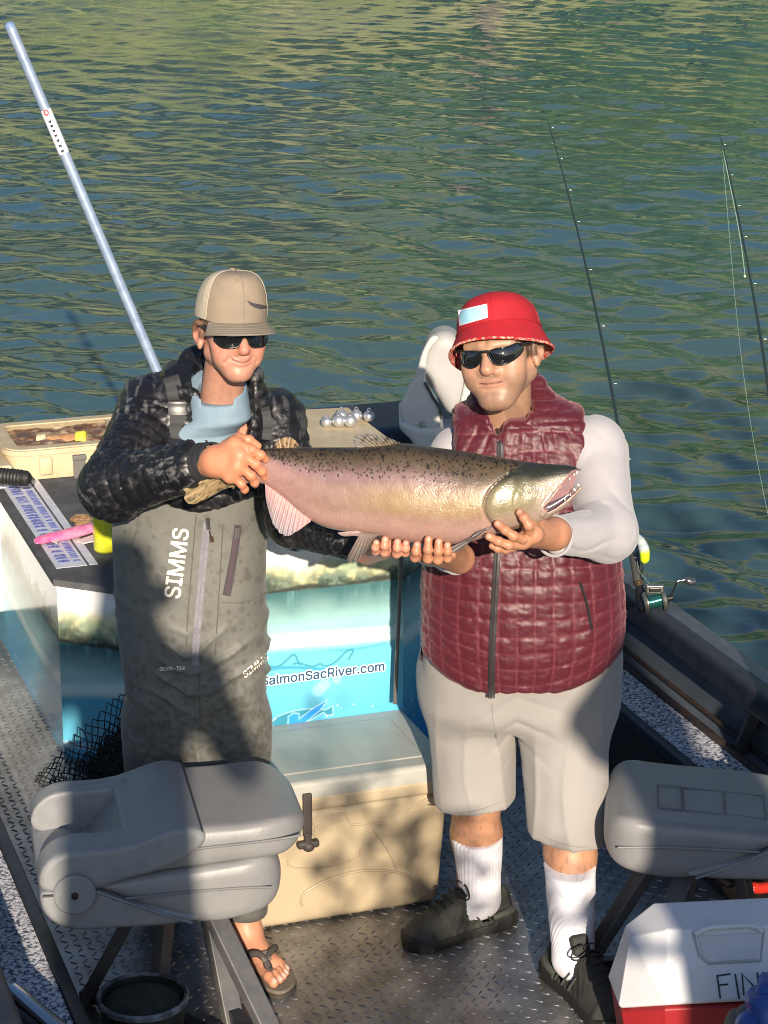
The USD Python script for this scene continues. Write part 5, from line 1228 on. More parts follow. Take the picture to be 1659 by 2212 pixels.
hc_ = head_cols(lc, sk2, (.54, .195, .145), (.42, .16, .125), stub=.22, wide=.97, hair=(.07, .042, .025), smile=.85)
# right hand over the wrist of the tail: back of the hand to the viewer
gA_w = (fw(468, 996, .020), .030)
gA_p = [(fw(508, 962, .046), .019), (fw(519, 985, .052), .018), (fw(514, 1008, .050), .017), (fw(498, 1028, .044), .016)]
gA_f = [[fw(519, 962, .052), fw(545, 972, .052), fw(564, 983, .042), fw(573, 992, .026)],
        [fw(528, 986, .056), fw(553, 1003, .050), fw(566, 1018, .034), fw(570, 1030, .014)],
        [fw(520, 1009, .054), fw(543, 1028, .046), fw(550, 1042, .028), fw(550, 1046, .008)],
        [fw(504, 1029, .047), fw(522, 1046, .038), fw(528, 1057, .022), fw(527, 1060, .004)]]
gA_t = [fw(488, 962, .032), fw(515, 946, .034), fw(538, 950, .026), fw(556, 963, .016)]
gB_w = (at(795, 1186, 5.17), .028)
gB_p = [(fw(822, 1184, .0), .014), (fw(838, 1183, .004), .014), (fw(856, 1185, .006), .014), (fw(872, 1186, .006), .013)]
gB_f = [[fw(816, 1186, .012), fw(812, 1190, .036), fw(811, 1182, .056), fw(813, 1172, .062)],
        [fw(834, 1188, .016), fw(831, 1192, .044), fw(831, 1178, .064), fw(832, 1165, .067)],
        [fw(857, 1191, .018), fw(857, 1195, .046), fw(858, 1182, .066), fw(858, 1170, .069)],
        [fw(874, 1190, .018), fw(875, 1193, .042), fw(876, 1184, .062), fw(876, 1173, .066)]]
gB_t = [fw(830, 1176, -.02), fw(850, 1172, -.05), fw(866, 1168, -.06)]
m1 = hand_mesh(gA_w, gA_p, gA_f, gA_t, [(.0112, .0092), (.0115, .0095), (.011, .0090), (.0100, .0080)], (JRw + (JRe - JRw) * .4, .034))
m2 = hand_mesh(gB_w, gB_p, gB_f, gB_t, [(.0092, .0080), (.0100, .0088), (.0102, .0088), (.0094, .0080)], (JLw + (JLe - JLw) * .4, .034))
hs2 = np.array((.56, .235, .13))
c1_ = hand_cols(m1.vertices, hs2, [f[0] for f in gA_f], [q for f in gA_f for q in f[1:3]]); c2_ = hand_cols(m2.vertices, (.56, .26, .17), [f[-1] for f in gB_f], None, [f[-1] + (0, -.008, .004) for f in gB_f])
# front foot on its sandal
fh, ft = onz(505, 2062, 0.0), onz(624, 2147, 0.0); fh[2] = ft[2] = 0
fd = (ft - fh) / np.linalg.norm(ft - fh); FLn = np.linalg.norm(ft - fh); fx = np.cross(fd, zv); FR = np.stack([fx, fd, zv], 1)
Fp = lambda x, y, z: fh + FR @ np.array([x, y * FLn / .25, z])
fank = Fp(0, .055, .10)
def foot_fn(P):
    d = rcone(P, fank + (0, 0, .09), fank, .040, .036); d = smin(d, rcone(P, fank, Fp(0, .02, .045), .036, .030), .03)
    d = smin(d, rcone(P, fank + (0, 0, -.01), Fp(.0, .165, .048), .034, .026), .03); d = smin(d, rcone(P, Fp(0, .03, .042), Fp(.012, .17, .040), .030, .024), .02); d = smin(d, rcone(P, Fp(0, .06, .04), Fp(-.020, .17, .040), .028, .020), .02)
    for x, y, r_, k in ((.034, .232, .0135, 0), (.012, .228, .0105, 0), (-.004, .220, .0100, 0), (-.020, .208, .0095, 0), (-.034, .192, .0090, 0)):
        d = smin(d, chain(P, [Fp(x * .8, .165, .042), Fp(x, y - .022, .042), Fp(x, y, .034)], [r_ * 1.05, r_, r_ * .95], .004), .004)
    return smax(d, .022 - P[:, 2], .004)
fmm = taubin(mesh_sdf(foot_fn, *bounds_of([fh, ft, fank + (0, 0, .2)], .07), .0032, tets=True), 2)
fcol = np.tile(np.array((.56, .26, .155)), (len(fmm.vertices), 1)) * (.9 + .2 * fbm(fmm.vertices * 40, 3, 3))[:, None]
for x, y in ((.034, .232), (.012, .228), (-.004, .220), (-.020, .208), (-.034, .192)): fcol = mixc(fcol, (.74, .48, .40), .9 * sstep(.009, .006, np.linalg.norm(fmm.vertices - Fp(x, y + .004, .043), axis=1)))
pel = np.array([-.49, 5.59, .90]); low_n = neckL + (0, .03, -.07); kR_, kL_ = at(500, 1760, 5.52), at(350, 1780, 5.62)
core = core_mesh([([low_n, low_n - (0, 0, .25), pel], [.045, .070, .085]), ([low_n - (0, 0, .07), JRs, JRe, JRw + (JRe - JRw) * .30], [.045, .05, .04, .028]), ([low_n - (0, 0, .07), JLs, JLe, JLw + (JLe - JLw) * .30], [.045, .05, .04, .028]),
    ([pel, at(500, 1560, 5.58), kR_, fank + (0, .005, .06)], [.08, .07, .05, .032]), ([pel, at(348, 1560, 5.61), kL_, np.array([-.62, 5.66, .09])], [.08, .07, .05, .034])])
skin, scol = weld([hm, m1, m2, fmm, core], [hc_, c1_, c2_, fcol, np.tile(sk2, (len(core.vertices), 1))])
obj('body', skin, skin_m, lman, col=scol)

# ---- waders
wst = sm_st([(.40, -.495, 5.60, .170, .130), (.55, -.493, 5.60, .176, .145), (.75, -.496, 5.585, .186, .150), (.92, -.500, 5.58, .196, .150), (1.08, -.500, 5.58, .196, .145), (1.32, -.493, 5.57, .188, .138)])
kneeR, ankR = at(500, 1760, 5.52), fank + (0, .01, .06)
kneeL, ankL = at(350, 1780, 5.62), np.array([-.62, 5.66, .08])
def wad_fn(P):
    d = loft(P, wst, 2.5)
    lg = np.minimum(chain(P, [at(500, 1560, 5.57), kneeR, ankR], [.105, .088, .060]), chain(P, [at(348, 1560, 5.60), kneeL, ankL], [.105, .090, .068]))
    d = smin(np.maximum(d, .50 - P[:, 2]), lg, .03)
    gp = rcone(P, at(430, 1450, 5.40), at(433, 1700, 5.42), .002, .016); d = smax(d, -gp, .02)
    d = smax(d, np.where(P[:, 0] < -.50, .03, ankR[2] - .022) - P[:, 2], .004)
    d = smax(d, P[:, 2] - 1.31, .01)
    return d
wm_ = taubin(mesh_sdf(wad_fn, (-.78, 5.22, .0), (-.24, 5.80, 1.36), .0056), 3)
V = wm_.vertices; n = fbm(V * (5, 5, 4), 3, 31)
ridge = lambda ph, p: (1 - np.abs(np.sin(ph))) ** p
f1 = ridge(V[:, 2] * 55 + 28 * np.abs(V[:, 0] + .50) * np.where(V[:, 0] > -.5, -1, -1) + 7 * n, 2.4) * np.clip(fbm(V * 6, 2, 33) * 3 - 1.2, 0, 1) * np.exp(-((V[:, 2] - .80) / .16) ** 2)
f2 = ridge(V[:, 0] * 42 + 5 * n + 3 * V[:, 2], 2.2) * np.clip(fbm(V * (6, 6, 2), 2, 35) * 2.6 - 1, 0, 1) * sstep(.85, .6, V[:, 2])
wm_ = taubin(displace(wm_, .017 * f1 + .012 * f2 + .010 * (fbm(V * 9, 3, 36) - .5)), 2)
V = wm_.vertices
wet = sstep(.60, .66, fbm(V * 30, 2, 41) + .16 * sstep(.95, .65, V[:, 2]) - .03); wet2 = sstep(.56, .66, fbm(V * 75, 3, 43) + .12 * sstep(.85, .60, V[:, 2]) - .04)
r = np.random.default_rng(6); dots = np.zeros(len(V))
for k in range(700):
    zc_ = .45 + .78 * r.random() ** 1.25; xc_ = -.70 + .42 * r.random(); rr_ = .0025 + .0075 * r.random() ** 2.2; q = np.hypot(V[:, 0] - xc_, (V[:, 2] - zc_) * .8); dots = np.maximum(dots, sstep(rr_ * 1.15, rr_ * .8, q) * (.5 + .5 * r.random()))
wc = np.array((.145, .145, .130)) * (.9 + .2 * fbm(V * 14, 3, 44))[:, None]
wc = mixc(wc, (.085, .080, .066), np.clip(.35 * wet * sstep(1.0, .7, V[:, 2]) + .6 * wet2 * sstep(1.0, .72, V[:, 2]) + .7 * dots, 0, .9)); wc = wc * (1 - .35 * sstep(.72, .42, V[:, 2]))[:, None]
wader_m = colmat('wader_cloth', .62, bump=(500, .25, .0012), sheen_weight=.1)
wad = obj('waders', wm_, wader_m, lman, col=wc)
seamw = mat('wader_seam', (.11, .105, .085), .8); zipw = mat('grey_zip_tape', (.17, .165, .19), .45, noise=(60, (.24, .235, .26), 3)); dkz = mat('dark_zip_garage', (.055, .045, .052), .45)
obj('front_zip', ribbon(wm_, [(447, 1128), (440, 1200), (432, 1290), (425, 1370), (422, 1440)], .019, .0035, 80), zipw, wad)
obj('front_zip_coil', ribbon(wm_, [(447, 1128), (440, 1200), (432, 1290), (425, 1370), (422, 1440)], .005, .005, 80), mat('zip_coil', (.30, .29, .33), .35), wad)
zp = obj('zip_pull', ribbon(wm_, [(448, 1118), (451, 1146)], .010, .010, 14), zmetal, wad)
obj('pull_cord', ribbon(wm_, [(452, 1146), (456, 1164)], .004, .010, 14), zip_m, zp); obj('pull_tab', ribbon(wm_, [(456, 1158), (459, 1172)], .010, .012, 12), mat('brown_pull', (.10, .055, .04), .5), zp)
cz = obj('chest_zip', ribbon(wm_, [(513, 1133), (509, 1170), (502, 1215), (494, 1262), (489, 1288)], .021, .005, 60), dkz, wad)
obj('chest_zip_edge', ribbon(wm_, [(512, 1140), (508, 1170), (501, 1215), (494, 1258), (490, 1280)], .010, .0075, 60), mat('mauve_zip', (.12, .085, .10), .4), cz)
obj('chest_zip_pull', ribbon(wm_, [(513, 1140), (511, 1165)], .012, .012, 14), mat('zip_pull_grey', (.22, .21, .21), .4, .4), cz)
for pts in ([(424, 1108), (418, 1180), (408, 1300), (402, 1400)], [(482, 1130), (478, 1200), (472, 1300), (464, 1420)], [(300, 1110), (296, 1140), (282, 1180)], [(478, 1300), (530, 1300), (578, 1278)], [(345, 1448), (390, 1445)], [(520, 1460), (550, 1440), (577, 1412)], [(430, 1445), (432, 1550), (432, 1650)]):
    obj('seam', ribbon(wm_, pts, .003, .0016, 40), seamw, wad)
obj('knee_pad_edge', ribbon(wm_, [(345, 1655), (430, 1652), (500, 1640), (566, 1620)], .006, .003, 50), seamw, wad)
refl_m = mat('pale_reflective_print', (.86, .82, .70), .22, coat_weight=.6)
tx = meshkit.text_mesh('SIMMS', .030, .0012, bold=True)
obj('lettering', decal(wm_, tx, (388, 1296), (140, -1520 * .70), (-1130, -140), .0022, .008), refl_m, wad, smooth=False)
tx2 = meshkit.text_mesh('SIMMS', .016, .001, bold=True)
obj('small_lettering', decal(wm_, tx2, (528, 1466), (700, -560), (-330, -800), .0018, .006), refl_m, wad, smooth=False)
tx3 = meshkit.text_mesh('GORE-TEX', .0085, .001, bold=True)
obj('tiny_lettering', decal(wm_, tx3, (344, 1449), (900, -30), (30, -900), .0018, .004), refl_m, wad, smooth=False)
# cuffs of the front leg
# ---- jacket
jst = sm_st([(1.10, -.495, 5.58, .198, .160), (1.25, -.495, 5.575, .200, .155), (1.38, -.490, 5.57, .190, .142), (1.46, -.482, 5.56, .145, .112), (1.52, -.474, 5.55, .085, .09), (1.58, -.47, 5.54, .075, .085)])
def jac_fn(P):
    d = loft(P, jst, 2.4)
    d = smax(d, 1.268 - .024 * np.exp(-((P[:, 0] + .46) / .09) ** 2) - P[:, 2], .012)
    for s_ in (JLs, JRs): d = smin(d, rcone(P, s_ + (0, 0, .0), neckL + (0, .05, -.04), .076, .085), .05)
    d = smin(d, arm_fn(P, JRs, JRe, JRw + (JRe - JRw) * .22, .076, .076, .054), .03)
    d = smin(d, arm_fn(P, JLs, JLe, JLw + (JLe - JLw) * .24, .074, .072, .050), .03)
    co = loft(P, [(1.40, neckL[0] + .004, 5.535, .118, .100), (1.50, neckL[0] + .006, 5.54, .112, .098), (1.66, neckL[0] + .0, 5.555, .098, .090)], 2.0)
    d = smin(d, co, .02)
    zq = 1.545 + .45 * np.clip(P[:, 1] - 5.45, 0, .16) + .45 * np.clip(-.475 - P[:, 0] - .03, 0, .06)
    d = smax(d, P[:, 2] - zq, .010)
    # the open front: a V from the collar down to the zip
    vx = at(492, 940, 5.42)[0]; half = np.clip((P[:, 2] - 1.285) / .19, 0, 1) * .062 + .0
    q = np.maximum(np.abs(P[:, 0] - vx - (P[:, 2] - 1.30) * .0) - half, P[:, 1] - 5.50); q = np.where(P[:, 2] > 1.28, q, .05)
    d = smax(d, -q, .008)
    d = smax(d, -loft(P, [(1.37, neckL[0] + .006, 5.52, .070, .085), (1.7, neckL[0] + .006, 5.53, .082, .088)], 2.0), .010)
    return d
jm = taubin(mesh_sdf(jac_fn, (-.86, 5.0, .95), (.05, 5.80, 1.66), .0050), 3)
V = jm.vertices; N = jm.vertex_normals
sR, aR, dR = arm_param(V, [JRs, JRe, JRw]); sL, aL, dL = arm_param(V, [JLs, JLe, JLw])
onR = (dR < .115) & ((sR > .06) | (V[:, 0] < -.66)); onL = (dL < .105) & (sL > .05) & (V[:, 0] > -.33)
q = np.where(onR, sR, np.where(onL, sL, V[:, 2])); qs = q / .037 + .35 * (fbm(V * 7, 2, 51) - .5) * 2
puff = np.abs(np.sin(PI * qs)) ** .55; seam = np.exp(-(np.abs(np.sin(PI * qs)) / .17) ** 2)
crk = fbm(np.stack([q * 22, np.where(onR, aR * 5, np.where(onL, aL * 5, V[:, 0] * 45)), V[:, 1] * 12], -1), 3, 52) - .5
crk2 = fbm(np.stack([q * 60, np.where(onR, aR * 9, np.where(onL, aL * 9, V[:, 0] * 85)), V[:, 1] * 30], -1), 3, 53) - .5
big = fbm(V * 7, 3, 54) - .5
inner = sstep(.10, .0, (V[:, 2] - 1.30)) * 0
jm = displace(jm, .0058 * puff + .015 * crk * (.4 + .6 * seam) + .006 * crk2 + .012 * big)
# printed pattern: pale strokes across the baffles on black
al = np.where(onR, aR * .10, np.where(onL, aL * .09, V[:, 0]))
st1 = fbm(np.stack([(al + .5 * q) * 46, (q - .3 * al) * 15, V[:, 1] * 3], -1) * 1.5, 3, 61); st2 = fbm(np.stack([(al - .2 * q) * 70, (q + .5 * al) * 24, V[:, 1] * 4], -1) * 1.4, 3, 63)
ptn = np.maximum(sstep(.60, .66, st1), .8 * sstep(.62, .67, st2)) * np.clip(fbm(V * 6, 2, 65) * 3.2 - .9, 0, 1)
jc = mixc(np.array((.0085, .008, .010)), (.16, .155, .16), ptn * (.45 + .55 * fbm(V * 60, 2, 66))); jc = mixc(jc, (.004, .004, .005), .7 * seam)
jacket_m = usdkit.material(stage, '/World/Looks/black_ripstop', {
    't': ('texture_coordinate', {}), 'n': ('noise_texture', {'scale': 70.0, 'detail': 4.0}), 'b': ('bump', {'strength': .35, 'distance': .004}), 'a': ('attribute', {'attribute': 'col'}),
    'p': ('principled_bsdf', {'roughness': .40, 'specular_ior_level': .55})},
    [('t.object', 'n.vector'), ('n.fac', 'b.height'), ('b.normal', 'p.normal'), ('a.color', 'p.base_color')], surface='p.BSDF')
jac = obj('jacket', jm, jacket_m, lman, col=jc)
knit = mat('charcoal_knit', (.022, .023, .027), .85, bump=(300, .5, .002)); strap_m = mat('charcoal_webbing', (.030, .031, .034), .7, bump=(260, .4, .0015))
for w_, e_, r0, r1, k in ((JRw, JRe, .042, .050, .30), (JLw, JLe, .039, .046, .30)):
    F = frame(e_ - w_); L = np.linalg.norm(e_ - w_); a = np.linspace(0, 2 * PI, 49); rows = []
    for t in np.linspace(-.01, k * 1.05, 26):
        rad = np.interp(t, [0, k], [r0, r1]) * (1 + .02 * np.sin(t * 130)); rows.append(w_ + F[:, 2] * t * L + rad * (np.cos(a)[:, None] * F[:, 0] + np.sin(a)[:, None] * F[:, 1]) * (1 + .03 * np.sin(3 * a + t * 20))[:, None])
    rows.insert(0, w_ + F[:, 2] * .0 * L + r0 * .86 * (np.cos(a)[:, None] * F[:, 0] + np.sin(a)[:, None] * F[:, 1]))
    obj('cuff', gridmesh(np.stack(rows)), knit, jac, smooth=True)
obj('zip_edge', ribbon(jm, [(425, 800), (434, 850), (445, 900), (455, 945), (462, 1000)], .012, .006, 50), zip_m, jac)
obj('zip_edge', ribbon(jm, [(556, 862), (530, 890), (505, 915), (478, 945)], .012, .006, 40), zip_m, jac)
sp_ = obj('suspender_strap', ribbon(jm, [(368, 812), (378, 850), (384, 900), (380, 960)], .040, .005, 50, dome=False), strap_m, lman)
obj('strap_buckle', ribbon(jm, [(383, 862), (384, 898)], .047, .010, 14, dome=False), mat('buckle_black', (.02, .02, .022), .35), sp_)
obj('suspender_strap', ribbon(jm, [(566, 880), (572, 920), (570, 950)], .036, .005, 40, dome=False), strap_m, lman)
obj('wader_belt_loop', ribbon(wm_, [(588, 1088), (596, 1120), (604, 1150)], .022, .006, 30, dome=False), strap_m, wad)
# ---- blue shirt in the collar
def tee_fn(P):
    d = loft(P, [(1.30, -.478, 5.53, .12, .10), (1.36, -.475, 5.52, .125, .098), (1.43, -.472, 5.515, .105, .085), (1.47, neckL[0] + .004, 5.500, .080, .088), (1.60, neckL[0] - .002, 5.505, .068, .080)], 2.2)
    d = smax(d, -loft(P, [(1.514, neckL[0] + .004, 5.475, .048, .072), (1.7, neckL[0] + .0, 5.50, .060, .064)], 2.0), .006)
    return smax(d, P[:, 2] - (1.533 + .30 * np.clip(P[:, 1] - 5.44, 0, .16)), .006)
teem = taubin(mesh_sdf(tee_fn, (-.64, 5.38, 1.16), (-.32, 5.66, 1.60), .0045), 3); V = teem.vertices
teem = displace(teem, .005 * ridge(V[:, 0] * 50 + 30 * np.abs(V[:, 2] - 1.4) + 6 * fbm(V * 6, 2, 3), 2) * sstep(1.45, 1.38, V[:, 2]) + .002 * np.exp(-((V[:, 2] - 1.462) / .008) ** 2))
obj('shirt', teem, mat('blue_grey_tee', (.22, .31, .38), .8, noise=(30, (.19, .275, .345), 3)), lman, smooth=True)
# ---- sandal
sand = mat('sandal_footbed', (.15, .125, .09), .8, noise=(30, (.20, .17, .13), 3)); sandd = mat('sandal_sole', (.05, .042, .034), .7); strapd = mat('sandal_strap', (.045, .038, .036), .7, noise=(50, (.07, .06, .055), 3))
ol = [Fp(x, y, 0)[:2] for x, y in spline(np.array([(0, -.025, 0), (.035, .0, 0), (.036, .07, 0), (.048, .16, 0), (.054, .225, 0), (.034, .262, 0), (-.004, .256, 0), (-.040, .228, 0), (-.050, .175, 0), (-.038, .07, 0), (-.034, .0, 0), (0, -.025, 0)]), 60)[:-1, :2]]
sandal = thing('flip_flop', 'brown flip-flop on the bare foot of the man in waders', 'sandal', Fp(0, .12, 0))
obj('sole', prism(ol, .012, (0, 0, .001)), sandd, sandal); obj('footbed', prism(sg.Polygon(ol).buffer(-.002), .010, (0, 0, .0135)), sand, sandal)
for x, y in ((.046, .085), (-.046, .085)):
    obj('strap', ribbon(fmm, [tuple(P2) for P2 in []] or [(0, 0), (1, 1)], .01, .002, 4) if False else tube(spline([Fp(x * 1.05, y, .016), Fp(x * .98, y + .035, .056), Fp(x * .45 + .008, y + .075, .082), Fp(.020, .178, .070), Fp(.021, .198, .052)], 26), np.linspace(.012, .008, 26), 8), strapd, sandal, smooth=60)
obj('toe_post', tube([Fp(.022, .200, .06), Fp(.022, .204, .020)], .006, 8), strapd, sandal)
obj('strap_logo', rbox((.026, .03, .008), .003, Fp(.018, .172, .078), FR @ rotm3(0, -30, 0)), mat('sandal_stitch', (.16, .14, .12), .7), sandal)
# ---- cap and sunglasses
cap = thing('trucker_cap', 'tan trucker cap with cream mesh sides and grey-brown visor', 'cap', HHc)
H2 = lambda P, R=HHR: np.asarray(P) @ R.T * HHS + HHc
CR = HHR @ rotm3(0, 5, 0)
def capdome(a, e):      # a round the head from the front, e from the brow (0) to the top (1)
    rr = np.cos(np.clip(e, 0, 1) * PI / 2) ** np.where(np.cos(a) > .2, .50, .62)
    up = .112 + .022 * np.clip(np.cos(a), 0, 1) * 0
    z = .044 + up * np.sin(np.clip(e, 0, 1) * PI / 2) ** .92 + .010 * np.clip(-np.cos(a), -.3, 1) * (1 - e) * -1
    z = z + .010 * np.cos(a) * np.sin(e * PI)
    return np.stack([.086 * rr * np.sin(a), -.104 * rr * np.cos(a) + .012, z], -1)
def cap_panel(a0, a1, off=0., na=26, ne=22):
    a, e = np.meshgrid(np.linspace(a0, a1, na), np.linspace(0, .995, ne), indexing='ij'); V = capdome(a, e)
    nrm = V - np.array([0, .012, .03]); nrm /= np.linalg.norm(nrm, axis=-1, keepdims=True)
    V = V + nrm * (off + .0018 * (fbm(V * 35, 3, 2)[..., None] - .5))
    return gridmesh(H2(V, CR))
cloth_t = mat('tan_cap_cloth', (.30, .235, .165), .85, noise=(13, (.245, .195, .15), 3), bump=(300, .3, .001)); mesh_c = mat('cream_mesh', (.52, .45, .34), .85, bump=(520, .8, .002)); visor_m = mat('grey_brown_visor', (.20, .175, .135), .8, noise=(24, (.245, .215, .17), 3), bump=(300, .3, .001))
w0 = math.radians(62)
cap_front = [cap_panel(-w0, 0, .0015), cap_panel(0, w0, .0015)]
for g in cap_front: obj('front_panel', g, cloth_t, cap, smooth=True)
for a0, a1 in ((w0, PI * .66), (PI * .66, PI), (PI, PI * 1.34), (PI * 1.34, 2 * PI - w0)): obj('mesh_panel', cap_panel(a0, a1, -.001), mesh_c, cap, smooth=True)
for a0 in (-w0, w0, 0): obj('panel_seam', tube(H2(capdome(np.full(24, a0), np.linspace(.02, .99, 24)) + np.array([0, -.0012, .0008]), CR), .0019 if a0 else .0013, 6), mesh_c if a0 else visor_m, cap, smooth=60)
obj('button', trimesh.creation.icosphere(2, .0085).apply_scale((1, 1, .6)).apply_translation(H2(capdome(np.array(0.), np.array(1.)) + (0, 0, .001), CR)), cloth_t, cap, smooth=True)
u, v = np.meshgrid(np.linspace(-1, 1, 41), np.linspace(0, 1, 14), indexing='ij')
ang = u * math.radians(57); b_ = capdome(ang, np.zeros_like(ang)); out = .066 * v * np.cos(u * 1.25) ** .55
V = b_ + np.stack([np.sin(ang) * out * .55, -np.cos(ang * .6) * out, -.004 * v * v - .006 * v - .020 * np.abs(u) ** 2.2 * (.35 + .65 * v) + .0 * u], -1)
V[..., 2] += .003
vt = gridmesh(H2(V + np.array([0, 0, .0016]), CR)); vb = gridmesh(H2(V - np.array([0, 0, .0016]), CR)); vb.invert()
edge = tube(H2(V[:, -1], CR), .0024, 8)
obj('visor', cat_([vt, vb, edge]), visor_m, cap, smooth=60)
for k in (.35, .55, .75, .92): obj('visor_stitch', tube(H2(V[2:-2, int(k * 13)] + np.array([0, 0, .0019]), CR), .0007, 5), cloth_t, cap, smooth=60)
for x, y in ((471, 613), (512, 606)): obj('eyelet', tube(hit(cat_(cap_front), np.array([(x + 2.4 * math.cos(a), y + 2.4 * math.sin(a)) for a in np.linspace(0, 2 * PI, 12)])), .0012, 6), visor_m, cap)
cf_all = cat_(cap_front)
obj('wing_emblem', decal(cf_all, prism(np.array([(533, 649), (548, 655), (560, 657), (577, 661), (576, 666), (565, 668), (552, 665), (541, 659)]) * (1, -1), .0012), (0, 0), (1, 0), (0, -1), .0012, 4.0), mat('dark_grey_thread', (.06, .055, .06), .8), cap)
glasses('sunglasses', 'black one-piece shield sunglasses with a brown-red tint worn under the tan cap', HHR, HHc, HHS, .96, 'shield')
# ------------------------------------------------------------------ boat seats
vinyl = mat('grey_vinyl', (.235, .235, .235), .42, noise=(9, (.20, .20, .20), 3), bump=(130, .25, .0016)); shellp = mat('grey_seat_plastic', (.255, .26, .265), .5, noise=(22, (.215, .22, .225), 3), bump=(420, .2, .0008))
vinyl_d = mat('seat_stitch_groove', (.165, .165, .17), .6); crease = mat('seat_crease', (.045, .045, .05), .6); bolt_m = mat('dark_bolt', (.10, .06, .05), .3, .8)
legm = mat('painted_leg', (.11, .11, .115), .5, .3, noise=(20, (.16, .155, .15), 3)); 
def seat(name, label, H, sx, folded, W=.43):
    sx = np.asarray(sx, float) / np.linalg.norm(sx); sy = np.cross(zv, sx); s0 = 1.0
    if sy[1] < 0: sy = -sy
    R = np.stack([sx, sy, zv], 1); t = thing(name, label, 'boat seat', H)
    W2 = lambda q: np.asarray(q) @ R.T + H
    def ext(poly, y0, y1, r, plan=None, ang=0., cut=None, h=.0062, plan_r=.06):
        P_ = spline(np.c_[poly + poly[:1], np.zeros(len(poly) + 1)], 90)[:-1, :2] if len(poly) > 6 else np.array(poly)
        c_, s_ = math.cos(ang), math.sin(ang)
        def f(Q):
            X = Q[:, 0] * c_ + Q[:, 2] * s_; Z = -Q[:, 0] * s_ + Q[:, 2] * c_
            d = smax(poly_sd(X, Z, P_), np.maximum(y0 - Q[:, 1], Q[:, 1] - y1), r)
            if plan is not None:                                    # rounded outline seen from above
                ax, bx = plan; q = np.stack([np.abs(X - (ax + bx) / 2) - (bx - ax) / 2 + plan_r, np.abs(Q[:, 1] - (y0 + y1) / 2) - (y1 - y0) / 2 + plan_r], 1)
                d = smax(d, np.linalg.norm(np.maximum(q, 0), axis=1) + np.minimum(q.max(1), 0) - plan_r, .025)
            if cut is not None: d = smax(d, -cut(X, Q[:, 1], Z), .006)
            return d
        pr = np.array([(x * c_ - z * s_, z * c_ + x * s_) for x, z in P_]); lo = np.array([pr[:, 0].min(), y0, pr[:, 1].min()]) - .03; hi = np.array([pr[:, 0].max(), y1, pr[:, 1].max()]) + .03
        m = taubin(mesh_sdf(f, lo, hi, h), 3); m = trimesh.Trimesh(W2(m.vertices), m.faces, process=False)
        if np.linalg.det(R) < 0: m.invert()
        return m
    pan = [(-.078, .0), (-.070, -.055), (-.02, -.098), (.06, -.108), (.24, -.112), (.30, -.105), (.14, -.045), (.04, .0)]
    cush = [(.03, .0), (.10, .012), (.26, .024), (.40, .034), (.475, .030), (.510, -.015), (.500, -.075), (.43, -.110), (.26, -.112), (.14, -.050)]
    bshell = [(-.078, .004), (-.080, .05), (-.045, .092), (.03, .108), (.14, .128), (.285, .160), (.300, .150), (.255, .085), (.12, .03), (.05, .004)]
    bcush = [(.06, .01), (.16, .035), (.33, .062), (.46, .080), (.545, .105), (.565, .140), (.53, .172), (.42, .172), (.30, .158), (.14, .118), (.08, .05)]
    hump = lambda X, Y, Z: np.maximum(np.maximum(np.abs(Y - W * .53) - (W * .5 - .095), X - .115), -.2 - X)
    sh = obj('seat_pan', ext(pan, .0, W, .012, (-.10, .32), plan_r=.03), shellp, t, smooth=True)
    sc = obj('seat_cushion', ext(cush, .004, W - .004, .040, (-.15, .512), plan_r=.11), vinyl, t, smooth=True)
    ang = -.105 if folded else math.radians(98)
    fl = 1 if folded else 1
    bs = obj('back_shell', ext(bshell, .0 - .004, W + .004, .014, (-.12, .32), ang, hump, plan_r=.03), shellp, t, smooth=True)
    bc = obj('back_cushion', ext(bcush, .008, W - .008, .040, (-.2, .566), ang, plan_r=.15), vinyl, t, smooth=True)
    rot = lambda x, y, z: W2((x * math.cos(ang) - z * math.sin(ang), y, x * math.sin(ang) + z * math.cos(ang)))
    for y in (-.006, W + .006):
        o = -1 if y < 0 else 1
        obj('hinge_disc', lathe([(0, 0), (.050, 0), (.050, .006), (.046, .010), (0, .010)], W2((0, y, 0)) , R @ np.stack([(1, 0, 0), (0, 0, -o), (0, o, 0)], 1), 28), shellp, t)
        obj('hinge_bolt', lathe([(0, 0), (.009, 0), (.008, .005), (0, .007)], W2((0, y + o * .010, 0)), R @ np.stack([(1, 0, 0), (0, 0, -o), (0, o, 0)], 1), 14), bolt_m, t)
        obj('pan_crease', tube([W2((x, y + o * .004, z)) for x, z in ((-.075, .002), (-.05, .002))], .0022, 6), crease, sh)
        obj('pan_edge', tube(spline([W2((x, y + o * -.001, z)) for x, z in ((.052, .0), (.12, -.034), (.20, -.072), (.275, -.104))], 14), .0035, 6), shellp, sh, smooth=60)
        obj('piping', tube(spline([W2((x, y - o * .012, z)) for x, z in ((.12, -.03), (.28, -.028), (.40, -.030), (.47, -.035))], 16), .003, 6), vinyl, sc, smooth=60)
        if folded: obj('piping', tube(spline([rot(x, y - o * .014, z) for x, z in ((.26, .108), (.38, .125), (.47, .138), (.53, .150))], 16), .0032, 6), vinyl, bc, smooth=60)
